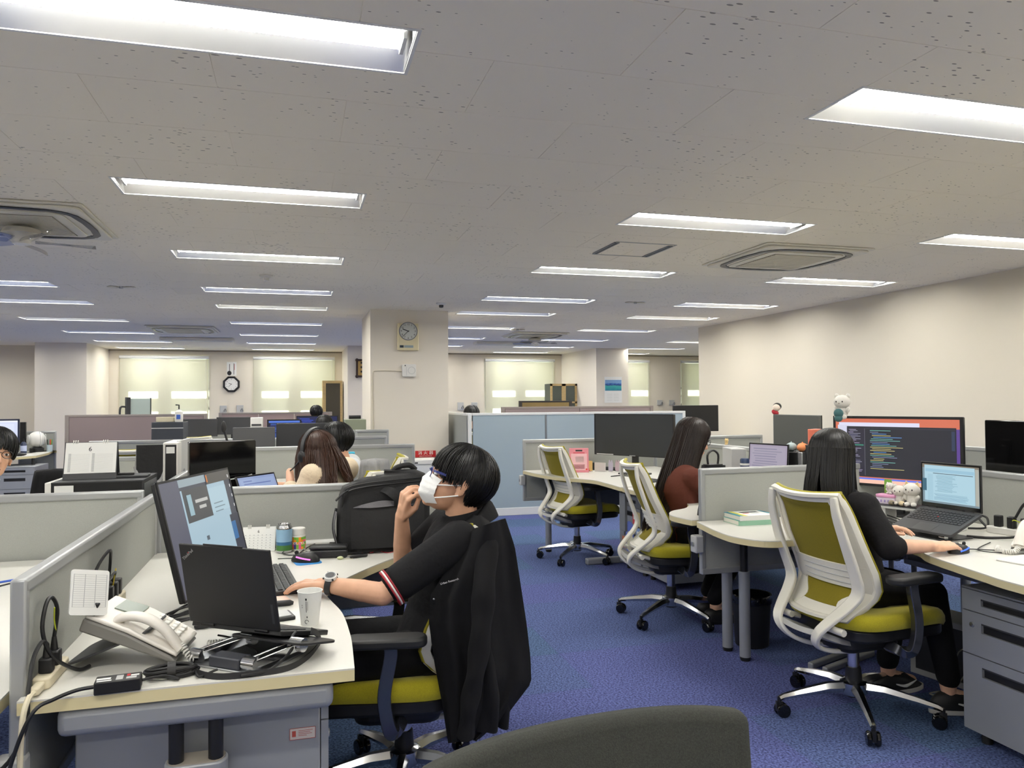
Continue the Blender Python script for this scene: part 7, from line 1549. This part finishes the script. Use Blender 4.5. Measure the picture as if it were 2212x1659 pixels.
p = aty(381,1035,4.12); tag(MB().prism(rr(.05,.11,.008,3), -.004, .004).obj('mobile_phone', mat('pink phone', (226,150,150), .4), None, (p.x+.01,4.12,D+.058), (PI/2-.15,0,0)), 'pink mobile phone leaning on the white computer tower', 'phone')
t = thing('folding_stand', 'white folding arm beside the glossy monitor back', 'stand', (aty(415,1020,4.45).x,4.45,D)); MB().strip([(-.02,0,.0),(-.0,0,.16),(-.07,.0,.29)], .03, .016, ref=(0,1,0)).obj('arm', M_WHITE, t, bevel=.003); MB().prism(rr(.14,.12,.02,4), 0, .012).obj('base', M_WHITE, t)
a, b = aty(406,955,4.22), aty(549,963,4.34); dd_ = b-a; monitor('glossy black monitor back reflecting the room left of the headset woman', ((a.x+b.x)/2,(a.y+b.y)/2,D), math.atan2(dd_.y,dd_.x)+PI, dd_.xy.length, .26, a.z-D-.26, 0, None, 1, 'low', back=M_GLOSS, body=M_GLOSS)
cable('white cable drooping across the glossy monitor back', [V(a.x+.01,a.y-.035,a.z-.19), V(a.x+.12,a.y-.02,a.z-.205), V(a.x+.26,a.y+.0,a.z-.19), V(b.x-.01,b.y-.04,b.z-.15)], .003, M_GREYPL)
p = aty(575,1040,4.15); laptop('open laptop with a blue lit page in front of the headset woman', (p.x,4.20,D+.055), math.radians(52), .30, .20, 112, [(0,0,1,1,(140,156,196)), (.04,.05,.96,.93,(150,168,206))] + lines(.1,.9,.1,.9,9,((100,116,170),(110,126,180)),15,.3), .9)
tag(MB().bb((-.10,-.15,0), (.10,.05,.05)).obj('laptop_riser', M_GREYPL, None, (p.x,4.20,D), math.radians(52), bevel=.004), 'grey riser block under the blue lit laptop', 'stand')
p = aty(622,1040,4.0); t = thing('paper_box', 'white lidded box with a red side before the headset woman', 'box', (p.x,3.95,D)); MB().bb((-.06,-.04,0), (.06,.04,.19)).obj('body', mat('red carton', (190,50,56), .6), t, bevel=.003); MB().bb((-.055,-.042,.19), (.055,.042,.215)).obj('lid', M_WHITE, t, bevel=.008)
# grey hooded jacket on the chair of the woman with the headset
drape('jacket', 'grey hooded jacket hung over a chair back behind the black bag', 'jacket', (.43, 4.40, .56), 1.2, .30, .20, .47, M_GREYC, 7, .09, .62)
p = aty(760,1000,6.35); t = thing('water_bottle', 'dark teal water bottle with a bright blue cap near the white shirt', 'bottle', (p.x,6.42,D)); hb = aty(760,976,6.42).z-D; MB().lathe([(.04,0),(.042,.01),(.042,hb-.06),(.028,hb-.04),(.028,hb-.03)], 18).obj('body', mat('teal bottle', (30,76,100), .3), t); MB().lathe([(.030,hb-.04),(.030,hb-.004),(.024,hb)], 16).obj('cap', mat('sky blue cap', (70,190,220), .4), t)
p = aty(492,955,6.2); t = thing('microphone_stand', 'black gooseneck microphone on the far desk', 'microphone', (p.x,6.2,D)); MB().lathe([(.05,0),(.05,.012),(.012,.02)], 16).obj('base', M_BLACK, t); MB().tube(spline([(0,0,.015),(.03,0,.15),(.01,0,.28),(-.03,0,aty(488,925,6.2).z-D)], 5), .009, 8).obj('neck', M_BLACK, t); MB().ell((-.03,0,aty(488,922,6.2).z-D), (.02,.018,.045)).obj('head', M_BLACK, t)
def back_monitor(label, u0, u1, v0, y, h=.30, m=None, rects=None, rz=PI, e=1.0, zb=D):
    a, b = aty(u0, v0, y), aty(u1, v0, y); return monitor(label, ((a.x+b.x)/2, y, zb), rz, b.x-a.x, h, (a.z+b.z)/2-zb-h, 0, rects, e, 'foot' if rects else 'low', back=m or M_BLACK)
back_monitor('matt grey monitor back between microphone and dark monitor', 503, 594, 923, 6.95, .30, mat('charcoal monitor shell', (82,82,84), .6))
back_monitor('dark monitor back behind the head of the headset woman', 597, 715, 914, 7.0, .32, mat('dark monitor shell', (44,45,48), .5))
desk('white desk row under the grey and dark monitor backs', [(-.9,6.70),(1.05,6.70),(1.05,7.4),(-.9,7.4)], legs=((-.8,6.8),(.95,6.8)))
bl = [(0,0,1,1,(20,24,52)), (.02,.88,.98,.98,(90,130,230))] + lines(.05,.9,.08,.85,14,((70,110,230),(90,140,240),(50,70,140)),8,.2)
back_monitor('far monitor with a light blue outlined window', 577, 651, 906, 9.75, .26, None, bl, 0, .8); back_monitor('far monitor showing bright blue code behind the dark hair', 640, 730, 898, 10.25, .40, None, [(0,0,1,1,(26,34,80))] + lines(.03,.97,.05,.95,18,((80,110,240),(60,90,220),(40,56,130)),18,.2), 0, .9)
desk('white desk row with the blue lit far monitors', [(-1.7,9.5),(.75,9.5),(.75,10.5),(-1.7,10.5)], legs=((-1.6,9.6),(.65,9.6)))
for u0, u1, v, y, nm in ((395,470,905,10.2,'left'), (468,541,901,10.3,'right')): back_monitor('long dark far monitor back, %s one of the pair' % nm, u0, u1, v, y, .22, M_DARK)
t, w, h = cuboid('printer', 'dark box printer with the hand sanitiser on top', 'printer', 327, 396, 912, 9.0, .4, D-.02, mat('navy grey plastic', (54,58,66), .5)); MB().bb((-w/2,-.004,h-.07), (w/2,.0,h-.06)).obj('slot', M_GREYPL, t, smooth=False)
desk('white desk under the dark box printer', [(-2.3,8.9),(-.9,8.9),(-.9,9.5),(-2.3,9.5)], legs=((-2.2,9.0),(-1.0,9.0)), zt=.70)
pt = t.location; p = aty(386,905,9.1); b_ = thing('hand_sanitiser', 'white pump bottle of hand sanitiser with a blue label', 'bottle', (p.x,9.12,D-.02+h)); MB().lathe([(.04,0),(.042,.01),(.042,.11),(.02,.13),(.02,.14)], 16).obj('body', M_WHITE, b_); MB().bb((-.02,-.0435,.03), (.02,-.042,.08)).obj('label', mat('blue label', (60,100,190), .5), b_, smooth=False); MB().tube([(0,0,.14),(0,0,.185),(-.035,0,.188)], .008, 8).obj('pump', M_DARK, b_)
p = aty(358,905,9.15); t = thing('tray_box', 'low pale box on the dark printer', 'box', (p.x,9.2,D-.02+h)); MB().bb((-.10,-.05,0), (.08,.05,.055)).obj('body', M_CREAM, t, bevel=.003); MB().ell((.13,0,.03), (.04,.03,.03)).obj('cable_roll', M_BLACK, t)
p = aty(417,915,10.58); t = thing('clamp_hook', 'white hook clamp on the far grey partition', 'hook', (p.x,10.56,.985)); MB().bb((-.018,-.015,0), (.018,.015,.11)).obj('body', M_WHITE, t, bevel=.004); MB().tube([(.03*math.cos(q)+.012,0,.12+.03*math.sin(q)) for q in [PI*i/8-.4 for i in range(9)]], .006, 6).obj('hook', M_WHITE, t)
t, w, h = cuboid('desk_device', 'white desktop device left of the blue lit far monitor', 'machine', 541, 567, 902, 9.9, .2, D, M_WHITE); MB().bb((-w*.4,-.01,h-.10), (w*.4,0,h-.08)).obj('slot', M_DARK, t, smooth=False)
t, w, h = cuboid('storage_cabinet', 'sage green box cabinet beside the clock pillar', 'cabinet', 746, 791, 906, 9.02, .35, 0, mat('sage green steel', (140,146,126), .5)); MB().tube([(-w*.3,.12,h+.025),(w*.28,.12,h+.025)], .022, 10).obj('black_roll', M_BLACK, t)
# standing glass panel by the left window
a, b = aty(268,893,12.1), aty(301,858,12.1); t = thing('glass_stand', 'dark framed glass stand panel above the mauve screen by the window', 'panel', (a.x, 12.2, 0), .5); H_ = b.z; MB().bb((0,-.03,0), (.06,.03,H_)).obj('post', M_DARK, t, bevel=.004); MB().bb((.06,-.008,1.0), (.34,.008,H_-.02)).obj('pane', mat('tinted glass', (190,206,200), .1), t, smooth=False); MB().bb((.34,-.012,1.0), (.355,.012,H_-.01)).obj('edge', M_DARK, t, smooth=False); MB().tube(spline([(0,0,H_-.14),(-.07,0,H_-.15),(-.07,0,H_-.30),(0,0,H_-.31)], 4), .014, 8).obj('handle', M_DARK, t); MB().bb((-.15,-.2,0), (.3,.2,.03)).obj('foot', M_DARK, t)
# ------------------------------------------------------------------ far left desk
def onF(u, v): q = atz(u, v, D); return V(q.x, q.y, D)
p = onF(74,977); q = V(p.x, 6.55, D) if False else p
t = thing('circulator_fan', 'round white desk fan on a black base at far left', 'fan', (p.x,p.y+.10,D), .5); MB().ell((0,0,.165), (.105,.10,.105), nu=24, nv=16).obj('globe', M_WHITE, t)
for k in range(4): MB().tube([(.02+.025*k, (.102-.012*k)*math.cos(a), .165+(.106-.012*k)*math.sin(a)) for a in [2*PI*i/28 for i in range(28)]], .003, 5, closed=True).obj('ring', M_GREYPL, t)
MB().lathe([(.085,0),(.085,.05),(.06,.065)], 20).obj('base', M_BLACK, t); MB().ell((-.10,-.01,.165), (.02,.06,.065)).obj('grille', M_GREYPL, t)
a, b = aty(-40,906,11.0), aty(41,906,11.0); monitor('lit white screen monitor at the far left edge', ((a.x+b.x)/2, 11.0, D), math.radians(8), b.x-a.x, .30, a.z-D-.30, 0, [(0,0,1,1,(206,212,236)), (.0,.93,1,1,(236,238,244)), (.05,.05,.9,.85,(214,220,240))], 1.0, 'foot', bezel=.02, body=mat('navy frame', (28,36,60), .4))
a, b = aty(24,912,11.5), aty(50,912,11.5); monitor('small dark monitor back behind the far left screen', ((a.x+b.x)/2-.1, 11.45, D), PI, .45, .30, a.z-D-.30, 0, None, 1, 'low')
p = onF(48,980); t = thing('spray_bottle', 'navy bottle with a white label left of the round fan', 'bottle', (p.x,p.y+.05,D)); MB().lathe([(.035,0),(.036,.01),(.036,.12),(.015,.15)], 16).obj('body', mat('navy bottle', (40,50,80), .4), t); MB().lathe([(.0365,.03),(.0365,.10)], 16, caps=False).obj('label', mat('pale blue label', (190,200,230), .5), t); MB().tube([(0,0,.15),(0,0,.185),(.03,0,.19)], .010, 8).obj('pump', M_BLACK, t)
p = onF(103,976); t = thing('pen_holder', 'clear pen holder full of coloured pens right of the fan', 'pen holder', (p.x,p.y+.08,D)); MB().lathe([(.035,0),(.038,.09),(.036,.09),(.033,.004),(.0,.004)], 16, caps=False).obj('cup', mat('clear cup', (190,206,212), .2), t)
for i, c in enumerate(((80,170,80),(220,140,60),(60,120,90),(40,40,44),(200,60,60))): MB().tube([(.018*math.cos(i*1.3),.018*math.sin(i*1.3),.01),(.03*math.cos(i*1.3),.03*math.sin(i*1.3),.16)], .005, 6).obj('pen', mat('pen %d' % i, c, .4), t)
p = onF(114,972); tag(MB().lathe([(.028,0),(.03,.01),(.03,.13),(.022,.15),(.022,.17)], 16).obj('thermos_flask', M_BLACK, None, (p.x-.05,p.y+.02,D)), 'slim black flask right of the pen holder', 'flask')
tag(MB().ell((0,0,.02), (.09,.05,.022)).obj('computer_mouse_pouch', M_BLACK, None, (onF(40,985).x,onF(40,985).y,D)), 'dark soft pouch at the front of the far left desk', 'pouch')
p = aty(1187,800,9.0)
